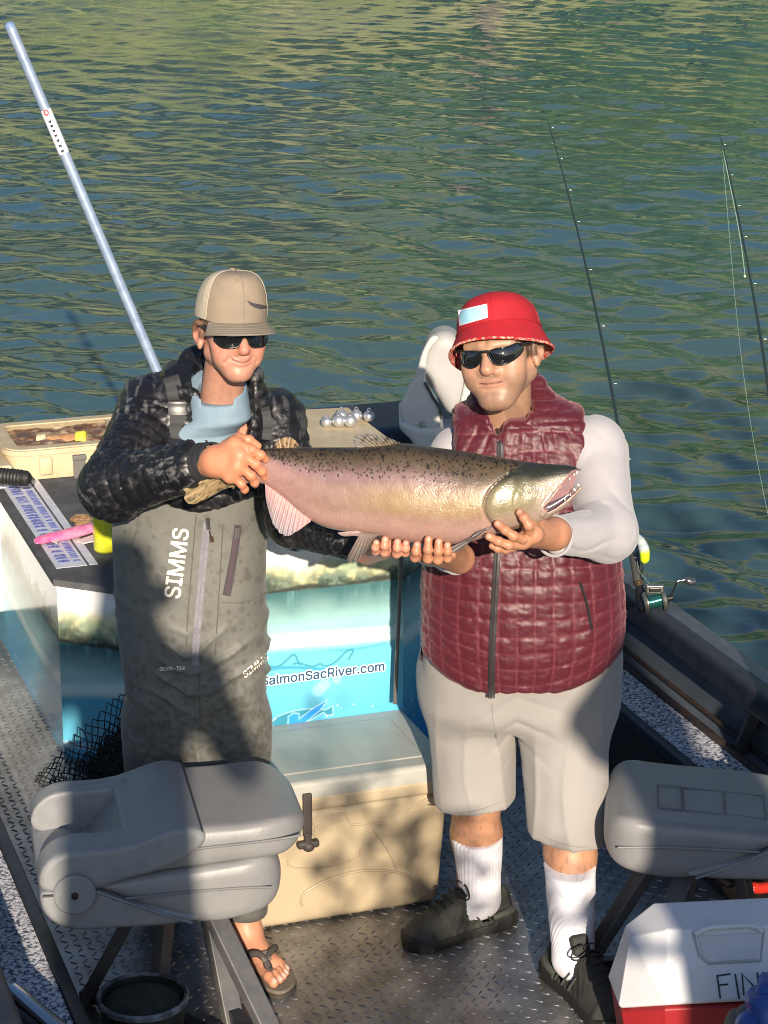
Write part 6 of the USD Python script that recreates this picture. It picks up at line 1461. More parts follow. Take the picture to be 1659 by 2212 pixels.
    if folded:
        for x, y in ((.15, .36), (.17, .12), (.27, .09), (.26, .37)):
            z = float(np.interp(x, [.03, .14, .285], [.108, .128, .160])) + .001
            obj('shell_button', cat_([tube([rot(x + .013 * math.cos(a), y + .013 * math.sin(a), z + .22 * .013 * math.cos(a)) for a in np.linspace(0, 2 * PI, 20)], .0018, 6)]), shellp, bs, smooth=60)
        obj('back_crease', tube(spline([rot(.292, y, .157) for y in np.linspace(.01, W - .01, 8)], 20), .003, 6), crease, bs, smooth=60)
    else:
        for k, (x0, x1) in enumerate(((.10, .20), (.205, .305), (.31, .37))):
            zt_ = lambda x: float(np.interp(x, [.03, .10, .26, .40, .475], [.0, .012, .024, .034, .030])) + .002
            obj('stitched_panel', tube([W2((x, y, zt_(x) - .0008)) for x, y in ((x0, .11), (x1, .11), (x1, .25), (x0, .25), (x0, .11))], .0022, 6), vinyl_d, sc)
    return t, W2
S1, W1 = seat('folded_boat_seat', 'grey vinyl boat seat folded flat, in front of the man in waders', np.array([-.727, 4.85, .482]), (.975, .20, 0), True)
S2, W2_ = seat('boat_seat', 'grey vinyl boat seat with stitched cushion above the lunch cooler', np.array([1.05, 5.13, .475]), (-.99, .10, 0), False)
def pedestal(t, top, feet, ring):
    for f_ in feet: obj('leg', bar(top(f_[2], f_[3], f_[4]), np.array([*f_[:2], 0.0]) if len(f_) < 6 else f_[5], .052, .030, r=.004), legm, t)
    obj('mount_plate', bar(top(.10, .21, -.118), top(.36, .21, -.118), .26, .014), legm, t)
fp = [(*onz(178, 2170, 0)[:2], .20, .26, -.12), (*onz(336, 2200, 0)[:2], .24, .20, -.12), (*onz(640, 2345, 0)[:2], .33, .12, -.12), (*onz(505, 2215, 0)[:2], .34, .28, -.12)]
pedestal(S1, lambda x, y, z: W1((x, y, z)), fp, None)
obj('base_ring', cat_([bar(np.array([*fp[a][:2], .03]), np.array([*fp[b][:2], .03]), .03, .03) for a, b in ((0, 1), (1, 2), (2, 3))]), darkpaint, S1)
fq = [(*onz(1250, 2105, 0)[:2], .34, .26, -.12), (*onz(1430, 2100, 0)[:2], .26, .22, -.12), (*onz(1640, 2110, 0)[:2], .16, .22, -.12), (*onz(1345, 2240, 0)[:2], .28, .12, -.12)]
pedestal(S2, lambda x, y, z: W2_((x, y, z)), fq, None)
obj('base_ring', cat_([bar(np.array([*fq[a][:2], .03]), np.array([*fq[b][:2], .03]), .03, .03) for a, b in ((0, 1), (1, 2))]), darkpaint, S2)
# stern seat back seen from the side
S3 = thing('stern_seat', 'pale grey moulded boat seat with upright back at the stern', 'boat seat', at(960, 935, 7.25))
sf = np.stack([tv, lv, zv], 1); o3 = at(960, 930, 7.25)
pale_sh = mat('pale_seat_plastic', (.58, .56, .52), .45, noise=(8, (.50, .48, .45), 3)); pale_v = mat('pale_vinyl', (.40, .39, .375), .5, noise=(7, (.34, .335, .33), 3), bump=(90, .2, .002))
def q3(pts, Y): return [at(x, y, Y) for x, y in pts]
def slab3(pts, Y, th, name, m, r=.012, lab=None):
    """outline in the upright plane across the view, thickness th away from it"""
    ctr = np.mean(q3(pts, Y), 0); L = [(np.dot(p - ctr, RT), p[2] - ctr[2]) for p in q3(pts, Y)]
    P_ = spline(np.c_[L + L[:1], np.zeros(len(L) + 1)], 80)[:-1, :2]
    f = lambda Q: smax(poly_sd(Q[:, 0], Q[:, 2], P_), np.abs(Q[:, 1] - th / 2) - th / 2, r)
    b = P_.max(0), P_.min(0); m_ = taubin(mesh_sdf(f, (b[1][0] - .03, -.03, b[1][1] - .03), (b[0][0] + .03, th + .03, b[0][1] + .03), .006), 3)
    return obj(name, trimesh.Trimesh(m_.vertices + ctr, m_.faces, process=False), m, S3, smooth=True, label=lab)
slab3([(905, 800), (915, 760), (935, 730), (960, 720), (985, 728), (1003, 760), (1012, 810), (1005, 880), (975, 900), (950, 870), (925, 835)], 7.22, .16, 'back_cushion', pale_v, .05)
slab3([(900, 812), (908, 775), (922, 742), (940, 726), (948, 728), (934, 750), (922, 790), (920, 822), (945, 868), (952, 900), (948, 928), (905, 930), (884, 922)], 7.18, .045, 'side_shell', pale_sh)
slab3([(990, 740), (1004, 760), (1016, 820), (1016, 880), (1000, 890), (1004, 820), (998, 775)], 7.20, .05, 'side_shell', pale_sh)
slab3([(862, 918), (880, 912), (900, 922), (950, 930), (960, 950), (955, 985), (900, 985), (890, 958), (866, 932)], 7.16, .30, 'seat_pan', pale_sh, .02)
obj('seam', tube([at(x, y, 7.175) for x, y in ((918, 826), (935, 858), (950, 880), (954, 905))], .005, 6), crease, S3)
obj('hinge_bolt', lathe([(0, 0), (.010, 0), (.009, .006), (0, .008)], at(912, 917, 7.17), np.stack([(1, 0, 0), (0, 0, 1), (0, -1, 0)], 1), 14), mat('pale_bolt', (.4, .39, .37), .3, .6), S3)

# ------------------------------------------------------------------ tan cooler
tanp = mat('tan_cooler_plastic', (.46, .375, .25), .45, noise=(4, (.43, .345, .225), 3), bump=(240, .12, .001)); tanl = mat('pale_cooler_lid', (.40, .40, .36), .42, noise=(7, (.34, .345, .32), 3), bump=(150, .15, .001)); rub = mat('rubber_latch', (.045, .038, .034), .6)
cl0 = np.array([-.337, 5.56, 0]) - .075 * tv; CLn, CD, CH = .62, .40, .436
cool = thing('tan_cooler', 'large tan hard cooler with pale lid between the two men', 'cooler', cl0 + .5 * CLn * tv + .2 * lv)
cm = lambda x, y, z: cl0 + x * tv + y * lv + z * zv
def taper(x0, x1, y0, y1, z0, z1, dz, r):
    ball = trimesh.creation.icosphere(2, r).vertices; pts = []
    for x, xx in ((x0, 1), (x1, -1)):
        for y, yy in ((y0, 1), (y1, -1)):
            for z, zz in ((z0, 1), (z1, -1)):
                k = dz if z == z0 else 0; pts.append(ball + np.array([x + xx * (r + k), y + yy * (r + k), z + zz * r]))
    h = trimesh.convex.convex_hull(np.concatenate(pts)); return trimesh.Trimesh(cl0 + h.vertices @ BR.T, h.faces, process=False)
ck = obj('cooler_body', taper(0, CLn, 0, CD, .004, .352, .018, .025), tanp, cool, smooth=40)
lid = obj('lid', cat_([taper(-.008, CLn + .008, -.010, CD + .01, .356, CH, -.0, .016)]), tanl, cool, smooth=40)
obj('lid_band', taper(-.011, CLn + .011, -.013, CD + .012, .350, .392, 0, .010), tanp, lid, smooth=40)
obj('lid_inset', taper(.05, CLn - .05, .05, CD - .05, CH - .02, CH + .003, 0, .008), tanl, lid, smooth=40)
yf = lambda z: .0185 * (1 - z / .35) - .002
def relief(pts, r_=.0032, nm='relief_rib'):
    obj(nm, tube(spline([cm(x, yf(z), z) for x, z in pts], 50), r_, 6), tanp, ck, smooth=60)
relief([(.14, .325), (.30, .325), (.325, .318), (.33, .300), (.345, .288), (.58, .288)]); relief([(.16, .21), (.165, .19), (.19, .18), (.34, .18), (.36, .19), (.365, .21)]); relief([(.20, .06), (.205, .10), (.235, .118), (.48, .118), (.51, .10), (.515, .06)]); relief([(.40, .26), (.44, .20), (.47, .13)], .0018)
obj('handle_recess', taper(CLn - .004, CLn + .018, .09, .31, .20, .29, 0, .008), rub, ck, smooth=40)
lt = obj('latch', cat_([rbox((.026, .010, .125), .004, cm(.208, -.020, .345), BR), rbox((.020, .016, .03), .005, cm(.208, -.022, .28), BR)]), rub, cool)
obj('latch_grip', cat_([rbox((.062, .020, .022), .008, cm(.208, -.024, .262), BR), trimesh.creation.icosphere(2, .017).apply_scale((1, .8, .9)).apply_translation(cm(.208, -.026, .256))]), rub, lt, smooth=50)
obj('latch_seat', rbox((.05, .012, .05), .01, cm(.208, -.004, .285), BR), tanp, ck)

# ------------------------------------------------------------------ red and white lunch cooler, blue cloth, tan bag
whp = mat('white_lid_plastic', (.66, .66, .68), .42, noise=(6, (.60, .60, .62), 3), bump=(200, .1, .001)); redp = mat('red_cooler_plastic', (.34, .018, .022), .45, noise=(10, (.28, .014, .018), 3)); ink = mat('marker_ink', (.02, .025, .05), .6)
A_ = onz(1439, 2172, .25); Bq = onz(1700, 2158, .25); lc_ = thing('lunch_cooler', 'red lunch cooler with a white lid marked in black pen', 'cooler', [*A_[:2], 0])
ex = (Bq - A_) / np.linalg.norm(Bq - A_); ey = np.cross(zv, ex); LR = np.stack([ex, ey, zv], 1); lp = lambda x, y, z: A_ * (1, 1, 0) + ex * x + ey * y + zv * z
def hullm(pts, r):
    ball = trimesh.creation.icosphere(1, r).vertices; h = trimesh.convex.convex_hull(np.concatenate([ball + p for p in pts])); return h
lidm = hullm([lp(*p) for p in ((.0, .0, .262), (.36, .0, .262), (.42, .08, .262), (.42, .20, .262), (.36, .29, .262), (0, .29, .262), (-.085, .20, .222), (-.085, .08, .215), (.015, .085, .395), (.345, .085, .395), (.38, .12, .385), (.38, .17, .385), (.345, .21, .395), (.015, .21, .395), (-.055, .17, .365), (-.055, .12, .365))], .010)
ld = obj('lid', lidm, whp, lc_, smooth=28)
obj('cooler_body', hullm([lp(*p) for z, k in ((.236, 0.), (.01, .03)) for p in ((.0 + k, .004 + k, z), (.36 - k, .004 + k, z), (.415 - k, .08, z), (.415 - k, .20, z), (.36 - k, .286 - k, z), (0 + k, .286 - k, z), (-.08 + k, .20, z - .04 * (z > .1)), (-.08 + k, .08, z - .045 * (z > .1)))], .008), redp, lc_, smooth=28)
# handle recess panel and button on the sloping front of the lid
sl = lambda x, s_, off=0.: lp(x, .000 + .085 * s_, .262 + .133 * s_) + off * np.array(ex * 0 - ey * .84 + zv * .54) + (-ey * .84 + zv * .54) * .0100
obj('recess_edge', tube([sl(*p, .001) for p in ((.075, .97), (.085, .62), (.105, .50), (.23, .50), (.245, .97))], .0030, 6), mat('lid_shadow_edge', (.36, .36, .38), .5), ld)
rp = [sl(x, s_, .0015) for x, s_ in ((.088, .90), (.095, .62), (.110, .54), (.222, .54), (.232, .90))]
obj('recess_panel', prism([(0, 0), (1, 0), (1, 1)], .001) if False else hullm([p for p in rp], .0022), mat('lid_recess', (.52, .52, .55), .5), ld, smooth=28)
obj('carry_handle', tube(spline([sl(.080, .93, .006), sl(.095, .99, .012), sl(.16, 1.02, .016), sl(.225, .99, .012), sl(.240, .93, .006)], 24), .0065, 10), whp, ld, smooth=60)
def pen(name, pts): obj(name, tube([onplane(x, y, sl(.1, .3, .0012), -ey * .84 + zv * .54) for x, y in pts], .0021, 6), ink, ld)
for nm, pts in (('letter_stroke', [(1549, 2106), (1556, 2157)]), ('letter_stroke', [(1549, 2108), (1578, 2104)]), ('letter_stroke', [(1552, 2128), (1573, 2126)]), ('letter_stroke', [(1588, 2104), (1597, 2158)]), ('letter_stroke', [(1607, 2150), (1603, 2103), (1628, 2130), (1641, 2146)]), ('letter_stroke', [(1641, 2146), (1636, 2100)]), ('letter_stroke', [(1648, 2099), (1654, 2145)])): pen(nm, pts)
def cloth_blob(cs, seed, h=.006, amp=.014):
    f = lambda P: __import__('functools').reduce(lambda a, b: smin(a, b, .03), [ell(P, c, r_) for c, r_ in cs])
    lo, hi = bounds_of([c for c, _ in cs], .16); m = taubin(mesh_sdf(f, lo, hi, h), 2); V = m.vertices
    return taubin(displace(m, -amp * (1 - np.abs(np.sin(V @ np.array([34, 21, 26]) + 7 * fbm(V * 9, 2, seed)))) ** 1.6 + .010 * (fbm(V * 14, 3, seed) - .5)), 2)
bl = thing('blue_jacket', 'bundled shiny blue jacket lying against the white-lidded lunch cooler, in the corner', 'jacket', onz(1640, 2200, .3))
obj('cloth', cloth_blob([(at(1652, 2195, 4.55), (.055, .06, .065)), (at(1690, 2150, 4.58), (.07, .08, .05)), (at(1640, 2235, 4.53), (.06, .06, .05)), (at(1700, 2260, 4.55), (.08, .08, .10))], 3), mat('blue_nylon', (.018, .055, .23), .38, noise=(18, (.03, .10, .36), 3)), bl, smooth=True)
tb = thing('canvas_bag', 'olive-tan cloth bag under the blue jacket in front of the lunch cooler', 'bag', onz(1600, 2215, .2))
obj('cloth', cloth_blob([(at(1608, 2212, 4.60), (.04, .05, .05)), (at(1600, 2255, 4.60), (.055, .06, .05)), (at(1640, 2235, 4.62), (.05, .06, .07))], 7), mat('olive_canvas', (.17, .165, .115), .8, noise=(18, (.13, .125, .09), 3)), tb, smooth=True)
rl = thing('red_lure', 'small shiny red lure below the shaded seat', 'lure', at(1625, 1925, 5.55))
obj('lure_body', tube(spline([at(1606, 1908, 5.55), at(1622, 1916, 5.53), at(1650, 1918, 5.55), at(1672, 1912, 5.55)], 16), np.interp(np.linspace(0, 1, 16), [0, .3, .8, 1], [.006, .016, .016, .006]), 10), mat('red_lure_paint', (.5, .03, .02), .15, coat_weight=1.0), rl, smooth=60)
obj('hook', tube(spline([at(1606, 1910, 5.54), at(1612, 1932, 5.53), at(1624, 1942, 5.53), at(1632, 1930, 5.53)], 16), .0028, 6), mat('bright_steel', (.7, .7, .7), .18, 1.0), rl)

# ------------------------------------------------------------------ lower left: silver tube, black bucket
tb_ = thing('silver_tube', 'short polished aluminium tube lying on the shelf in the lower left corner', 'tube', onz(60, 2175, .36))
ta, tb2 = at(22, 2150, 4.52), at(160, 2262, 4.36); F = frame(tb2 - ta); Lt = np.linalg.norm(tb2 - ta)
obj('tube_wall', lathe([(.026, 0), (.0295, 0), (.0295, Lt), (.026, Lt), (.026, 0)], ta, F, 36), mat('polished_aluminium', (.62, .62, .64), .16, 1.0), tb_)
bk = thing('black_bucket', 'round black bucket with a scuffed rim under the folded seat', 'bucket', onz(300, 2240, 0))
bc0 = onz(312, 2262, 0); bcm = mat('black_bucket_plastic', (.016, .018, .016), .5, noise=(20, (.035, .04, .035), 3))
obj('bucket_wall', lathe([(0, .002), (.092, .002), (.094, .01), (.106, .14), (.102, .14), (.090, .014), (0, .014)], bc0, None, 48), bcm, bk)
obj('bucket_rim', lathe([(.105, .130), (.112, .130), (.114, .142), (.109, .147), (.102, .143), (.105, .130)], bc0, None, 48), mat('scuffed_rim', (.06, .07, .08), .4, noise=(30, (.25, .27, .30), 4)), bk)
obj('contents', trimesh.creation.icosphere(3, .097).apply_scale((1, 1, .30)).apply_translation(bc0 + (0, 0, .118)), mat('dark_cloth', (.022, .026, .022), .9, noise=(16, (.05, .055, .045), 3), bump=(24, .8, .02)), bk, smooth=True)

# ------------------------------------------------------------------ landing net, pole, rods
net = thing('landing_net', 'black knotted landing net heaped on the deck beside the printed engine box', 'net', onz(130, 1720, 0))
rb_ = mat('black_twine', (.010, .010, .009), .8)
def net_sheet(c00, c10, c11, c01, nu, nv, sag, seed):
    r = np.random.default_rng(seed); u, v = np.meshgrid(np.linspace(0, 1, nu), np.linspace(0, 1, nv), indexing='ij')
    B = c00 * ((1 - u) * (1 - v))[..., None] + c10 * (u * (1 - v))[..., None] + c11 * (u * v)[..., None] + c01 * ((1 - u) * v)[..., None]
    B = B + .055 * (np.stack([fbm(np.stack([u * 4 + k * 7, v * 4, 0 * u], -1), 3, seed + k) for k in range(3)], -1) - .5) + np.stack([0 * u, 0 * u, -sag * np.sin(u * PI) * np.sin(v * PI)], -1)
    B[..., 2] = np.maximum(B[..., 2], .006 + .01 * r.random(B.shape[:2])); out = []
    for i in range(nu - 1):
        for j in range(nv):
            if (i + j) % 2 == 0 and j + 1 < nv: out.append((B[i, j], B[i + 1, j + 1]))
            if (i + j) % 2 == 0 and j > 0: out.append((B[i, j], B[i + 1, j - 1]))
    return out
q = lambda x, y, Y: at(x, y, Y)
segs = net_sheet(q(290, 1470, 6.22), q(310, 1700, 6.0), onz(128, 1760, .01), onz(72, 1690, .01), 23, 35, .05, 1) + net_sheet(q(300, 1520, 6.15), q(320, 1700, 5.95), onz(150, 1765, .01), onz(105, 1700, .01), 23, 35, .04, 2) + net_sheet(q(310, 1500, 6.2), q(330, 1690, 5.95), onz(190, 1750, .02), onz(150, 1670, .05), 27, 39, .04, 3)+ net_sheet(q(312, 1540, 6.1), q(340, 1700, 5.9), onz(215, 1745, .02), onz(180, 1660, .08), 31, 43, .04, 4) + net_sheet(q(320, 1500, 6.3), q(340, 1700, 6.2), onz(200, 1720, .02), onz(215, 1600, .25), 37, 51, .03, 9)
strand = cat_([tube([a, b], .0017, 4, cap=False) for a, b in segs])
obj('net_mesh', strand, rb_, net, smooth=False, kind='stuff')
hoopc = at(400, 1560, 6.05)
obj('hoop', tube(spline([at(292, 1474, 6.2), at(330, 1440, 6.22), at(430, 1430, 6.2), at(520, 1480, 6.15), at(560, 1600, 6.05), at(500, 1690, 6.0)], 40), .009, 10), darkpaint, net, smooth=60)
pole = thing('aluminium_pole', 'long pale blue-grey aluminium pole leaning up and left', 'pole', onz(480, 1130, .61))
p1, p0 = onz(480, 1130, .61), at(22, 58, 7.30)
pole_m = mat('brushed_pole', (.25, .33, .47), .42, .35, noise=(26, (.38, .46, .60), 3))
pt = obj('tube', tube([p0, p0 + (p1 - p0) * .5, p1], .0170, 20), pole_m, pole, smooth=50)
obj('end_cap', trimesh.creation.icosphere(2, .0172).apply_translation(p0), mat('blue_grey_cap', (.16, .25, .42), .5), pole, smooth=True)
stk = lambda t: p0 + (p1 - p0) * t
tt = lambda y: (y - 58) / (1130 - 58)
lab = obj('sticker', tube([stk(tt(226)), stk(tt(316))], .0176, 20, cap=False), mat('white_sticker', (.72, .74, .76), .5), pole, smooth=50)
view = (stk(tt(270)) - CAM); view /= np.linalg.norm(view); ax = (p1 - p0) / np.linalg.norm(p1 - p0); sd = np.cross(ax, view); sd /= np.linalg.norm(sd)
onp = lambda y, a: stk(tt(y)) + .0180 * (math.cos(a) * (-view) + math.sin(a) * sd)
obj('red_mark', cat_([tube([onp(232 + 5 * math.cos(a), .35 * math.sin(a) - .1), onp(232 + 5 * math.cos(a + .5), .35 * math.sin(a + .5) - .1)], .0028, 5) for a in np.arange(0, 2 * PI, .5)]), mat('red_ink', (.55, .08, .10), .5), lab, kind='stuff')
gl = []
for k, y in enumerate((249, 258, 268, 278, 288, 299, 310)):
    for a0, a1, dy in ((-.35, .10, 0), (-.35, .10, 4) if k % 2 else (-.1, -.1, 4), (-.30, -.30, 4), (.05, .05, 3)):
        gl.append(tube([onp(y, a0), onp(y + dy, a1)], .0016, 5))
obj('blurred_lettering', cat_(gl), ink, lab, kind='stuff')
blank = mat('dark_rod_blank', (.012, .022, .022), .25, coat_weight=.6); guide_m = mat('guide_steel', (.12, .13, .13), .3, .8); linem = mat('fishing_line', (.24, .36, .27), .4)
cork = mat('grey_foam_grip', (.045, .045, .042), .85, bump=(180, .5, .0015)); reel_m = mat('reel_grey', (.20, .20, .18), .3, .8, noise=(40, (.28, .27, .24), 3)); reel_b = mat('reel_black', (.012, .012, .013), .25); spool_m = mat('teal_spool', (.03, .16, .15), .18, .7); 
def rod(name, label, but, tip, bend, r0, r1, guides):
    t = thing(name, label, 'fishing rod', but); n = 60; u = np.linspace(0, 1, n)[:, None]
    C_ = but + (tip - but) * u + bend * (u * (1 - u) * 4); obj('blank', tube(C_, np.linspace(r0, r1, n) ** 1.0, 10), blank, t, smooth=60)
    for g in guides:
        i = int(g * (n - 1)); rr_ = .004 + .010 * (1 - g); c_ = C_[i] + np.array([rr_ + .004, 0, 0])
        obj('guide', tube([c_ + (rr_ * math.cos(a), 0, rr_ * math.sin(a)) for a in np.linspace(0, 2 * PI, 16)], .0009, 5), guide_m, t)
    return t, C_
r1, C1 = rod('fishing_rod', 'dark fishing rod standing just behind the man in the red vest', at(1391, 1318, 6.56), at(1184, 262, 7.5), np.array([.035, 0, 0]), .0080, .0016, (.30, .45, .57, .68, .78, .86, .93, .99))
obj('fore_grip', tube(spline([at(1369, 1196, 6.67), at(1374, 1228, 6.63), at(1379, 1258, 6.60)], 14), np.interp(np.linspace(0, 1, 14), [0, .1, .9, 1], [.012, .0155, .0155, .012]), 14), cork, r1, smooth=60)
obj('reel_seat', tube(spline([at(1379, 1258, 6.60), at(1385, 1285, 6.58), at(1393, 1322, 6.55)], 14), np.interp(np.linspace(0, 1, 14), [0, .1, .5, .9, 1], [.010, .012, .019, .022, .016]), 14), reel_b, r1, smooth=60)
obj('winding_check', tube([at(1378, 1252, 6.60), at(1380, 1262, 6.60)], .0165, 14), mat('bronze_ring', (.20, .15, .10), .3, .8), r1)
rc = at(1417, 1298, 6.54); ra = np.array([.92, .10, .18]); ra /= np.linalg.norm(ra); F = frame(ra)
reel = thing('baitcast_reel', 'grey fishing reel with a teal spool and crank handle', 'reel', rc)
obj('side_plate', cat_([lathe([(0, -.004), (.034, -.004), (.036, .0), (.034, .008), (.018, .014), (0, .015)], rc + ra * .020, F, 32), lathe([(0, -.010), (.030, -.008), (.034, .0), (.034, .004), (0, .004)], rc - ra * .032, F, 32)]), reel_m, reel)
obj('spool', lathe([(0, -.024), (.026, -.024), (.026, -.021), (.021, -.018), (.021, .014), (.026, .016), (0, .016)], rc, F, 32), spool_m, reel)
obj('level_wind', rbox((.056, .022, .030), .006, rc + np.array([-.006, -.004, .040]), F @ rotm3(0, 0, 90) if False else None), reel_m, reel)
obj('level_wind_slot', rbox((.036, .006, .014), .003, rc + np.array([-.006, -.016, .041])), reel_b, reel)
ka = rc + ra * .040; kb = ka + np.array([.022, -.005, .055]); 
obj('crank', cat_([tube([ka - ra * .008, ka + ra * .012], .010, 12), bar(ka + ra * .010 - np.array([.012, 0, .026]), kb, .012, .006, r=.002)]), reel_b, reel)
obj('crank_knob', cat_([tube([kb, kb + ra * .030], .0045, 10), tube(spline([kb + ra * .024 + (0, 0, .0), kb + ra * .040 - (0, 0, .008), kb + ra * .060 - (0, 0, .018)], 8), [.006, .010, .012, .012, .012, .012, .010, .006], 12)]), mat('chrome_knob', (.30, .29, .29), .2, .9), reel, smooth=60)
obj('foot', bar(rc - ra * .004 + np.array([-.012, .006, -.026]), rc + np.array([-.036, .008, .010]), .020, .008, r=.003), reel_b, reel)
obj('line', tube([rc + (-.012, -.012, .045), at(1381, 1235, 6.58), at(1372, 1190, 6.65)], .0006, 4), linem, reel)
plug = thing('plug_lure', 'silver and chartreuse plug lure hanging beside the grey sleeve', 'lure', at(1385, 1190, 6.60))
pp = spline([at(1369, 1160, 6.60), at(1381, 1165, 6.58), at(1390, 1182, 6.57), at(1393, 1204, 6.57), at(1391, 1217, 6.58)], 26)
pr_ = np.interp(np.linspace(0, 1, 26), [0, .15, .5, .85, 1], [.006, .012, .0165, .0145, .004]); pm = tube(pp, pr_, 14); tcol = np.repeat(np.linspace(0, 1, 26), 14); tcol = np.r_[tcol, 0, 1]
pc_ = mixc((.48, .52, .52), (.62, .86, .02), sstep(.52, .62, tcol)); pc_ = mixc(pc_, (.30, .38, .40), .6 * (np.abs(np.sin(tcol * 60)) > .6) * (tcol < .5))
obj('lure_body', pm, colmat('lure_paint', .12, coat_weight=1.0), plug, col=pc_)
obj('hook', tube(spline([at(1389, 1218, 6.58), at(1388, 1232, 6.58), at(1387, 1244, 6.58), at(1391, 1250, 6.57), at(1397, 1248, 6.57), at(1398, 1240, 6.57)], 22), .0019, 6), mat('steel_hook', (.55, .56, .56), .2, 1.0), plug)
obj('swivel', tube([at(1389, 1214, 6.58), at(1388, 1222, 6.58)], .004, 8), guide_m, plug)
obj('belly_hook', tube(spline([at(1380, 1184, 6.56), at(1372, 1192, 6.55), at(1368, 1200, 6.55), at(1374, 1205, 6.55)], 14), .0017, 6), mat('steel_hook_2', (.5, .5, .5), .2, 1.0), plug)
r2, C2 = rod('fishing_rod', 'dark fishing rod with a line and bead hanging from its tip', at(1712, 1330, 6.2), at(1557, 298, 7.0), np.array([.030, 0, 0]), .0085, .0018, (.30, .45, .57, .68, .78, .86, .93, .99))
obj('line', tube(spline([C2[-1], at(1575, 390, 6.98), at(1598, 510, 6.9), at(1609, 594, 6.85)], 20), .0012, 5), linem, r2)
obj('line', tube(spline([C2[-1], at(1568, 420, 6.95), at(1600, 760, 6.6), at(1690, 1240, 6.25)], 30), .0005, 5), linem, r2)
obj('bead', trimesh.creation.icosphere(2, .0042).apply_translation(at(1609, 597, 6.85)), mat('cream_bead', (.7, .66, .5), .3), r2, smooth=True)
# ------------------------------------------------------------------ behind the camera: landing stage, photographer and a bystander, whose shadows fall into the boat
e1 = np.cross(LDIR, zv); e1 /= np.linalg.norm(e1); e2 = np.cross(e1, LDIR); DZ = 1.22
def sh(dx, dy, g, D=6.1): return CAM + e1 * ((dx - 270) / FPX * D) - e2 * ((dy - 1275) / FPX * D) - LDIR * g
dock = thing('landing_stage', 'weathered plank landing stage where the photographer stands', 'jetty', (.5, -1.2, DZ))
wood_m = mat('weathered_plank', (.26, .23, .19), .85, noise=(5, (.17, .15, .125), 3), bump=(30, .4, .004, (1, 8, 1)))
for i in range(16): obj('plank', box((4.2, .145, .035), (.8, -2.3 + .155 * i, DZ - .018 + .002 * (i % 3))), wood_m, dock)
for x in (-1.1, .8, 2.7): obj('beam', box((.09, 2.6, .14), (x, -1.15, DZ - .112)), wood_m, dock)
for x, y in ((-1.1, -.1), (2.7, -.1), (-1.1, -2.2), (2.7, -2.2)): obj('pile', lathe([(0, -2.6), (.09, -2.6), (.085, -.19), (0, -.19)], (x, y, DZ), None, 14), wood_m, dock)
def figure(label, head, parts, top_c, leg_c):
    t = thing('person', label, 'person', (head[0], head[1], DZ)); sk_ = mat('skin_plain' + str(len(used)), (.45, .24, .15), .5)
    hd, arms, tors, legs_ = parts
    def body(P):
        d = ell(P, head, (.078, .098, .118)); d = smin(d, rcone(P, head + (0, .02, -.06), head + (0, .03, -.20), .055, .06), .03)
        for a in arms: d = smin(d, chain(P, a[1:], [.040, .030], .0), .02); d = smin(d, ell(P, a[-1] + (0, 0, .03), (.035, .03, .06)), .02)
        return d
    lo, hi = bounds_of([head] + [p for a in arms for p in a], .2); obj('body', taubin(mesh_sdf(body, lo, hi, .013), 3), sk_, t, smooth=True)
    def shirt(P):
        d = tors(P)
        for a in arms: d = smin(d, chain(P, a[:2] , [.072, .055], 0), .03)
        return d
    lo, hi = bounds_of([p for a in arms for p in a] + [head, head - (0, 0, .9)], .3); obj('shirt', taubin(mesh_sdf(shirt, lo, hi, .015), 3), mat('shirt_plain' + str(len(used)), top_c, .8), t, smooth=True)
    def trous(P): return __import__('functools').reduce(lambda a, b: smin(a, b, .04), [chain(P, l, [.105, .075, .06]) for l in legs_])
    lo, hi = bounds_of([p for l in legs_ for p in l], .16); obj('trousers', taubin(mesh_sdf(trous, lo, hi, .016), 3), mat('trousers_plain' + str(len(used)), leg_c, .8), t, smooth=True)
    for l in legs_: obj('shoe', rbox((.10, .27, .09), .035, l[-1] * (1, 1, 0) + (0, .05, DZ + .045)), mat('shoe_plain' + str(len(used)), (.03, .03, .03), .7), t, smooth=40)
    obj('hair', trimesh.creation.icosphere(3, 1).apply_scale((.086, .104, .09)).apply_translation(head + (0, -.012, .045)), mat('hair_plain' + str(len(used)), (.03, .02, .015), .8), t, smooth=True)
    return t
h1 = sh(262, 1268, .30); c1p = h1 - (0, 0, .16)
sho = lambda s_: c1p + (s_ * .185, -.02, -.08)
tor1 = lambda P: smin(loft(P, [(c1p[2] - .74, c1p[0], c1p[1] - .03, .165, .11), (c1p[2] - .35, c1p[0], c1p[1] - .03, .155, .11), (c1p[2] - .10, c1p[0], c1p[1] - .03, .185, .11), (c1p[2] + .02, c1p[0], c1p[1] - .02, .08, .07)], 2.3), rcone(P, sho(1), sho(-1), .075, .075), .05)
hp1 = c1p - (0, .02, .74)
figure('person on the landing stage with a raised phone', h1, (0, [[sho(1), sho(1) + (.10, .06, -.24), CAM + (.055, -.06, -.07)], [sho(-1), sho(-1) + (-.09, .06, -.24), CAM + (-.055, -.06, -.07)]], tor1,
    [[hp1 + (s_ * .09, 0, 0), hp1 + (s_ * .11, .02, -.42), np.array([hp1[0] + s_ * .12, hp1[1], DZ + .07])] for s_ in (1, -1)]), (.12, .16, .25), (.08, .08, .1))
ph = thing('phone', 'black phone held up by the person on the landing stage', 'phone', CAM)
obj('phone_case', rbox((.150, .009, .074), .004, CAM + (.045, -.012, -.008)), mat('phone_black', (.015, .015, .018), .3), ph)
h2 = sh(1470, 1225, .30, 5.9); c2p = h2 - (0, 0, .16)
L2, R2 = sh(1348, 1455, .30, 5.9), sh(1560, 1440, .32, 5.9)
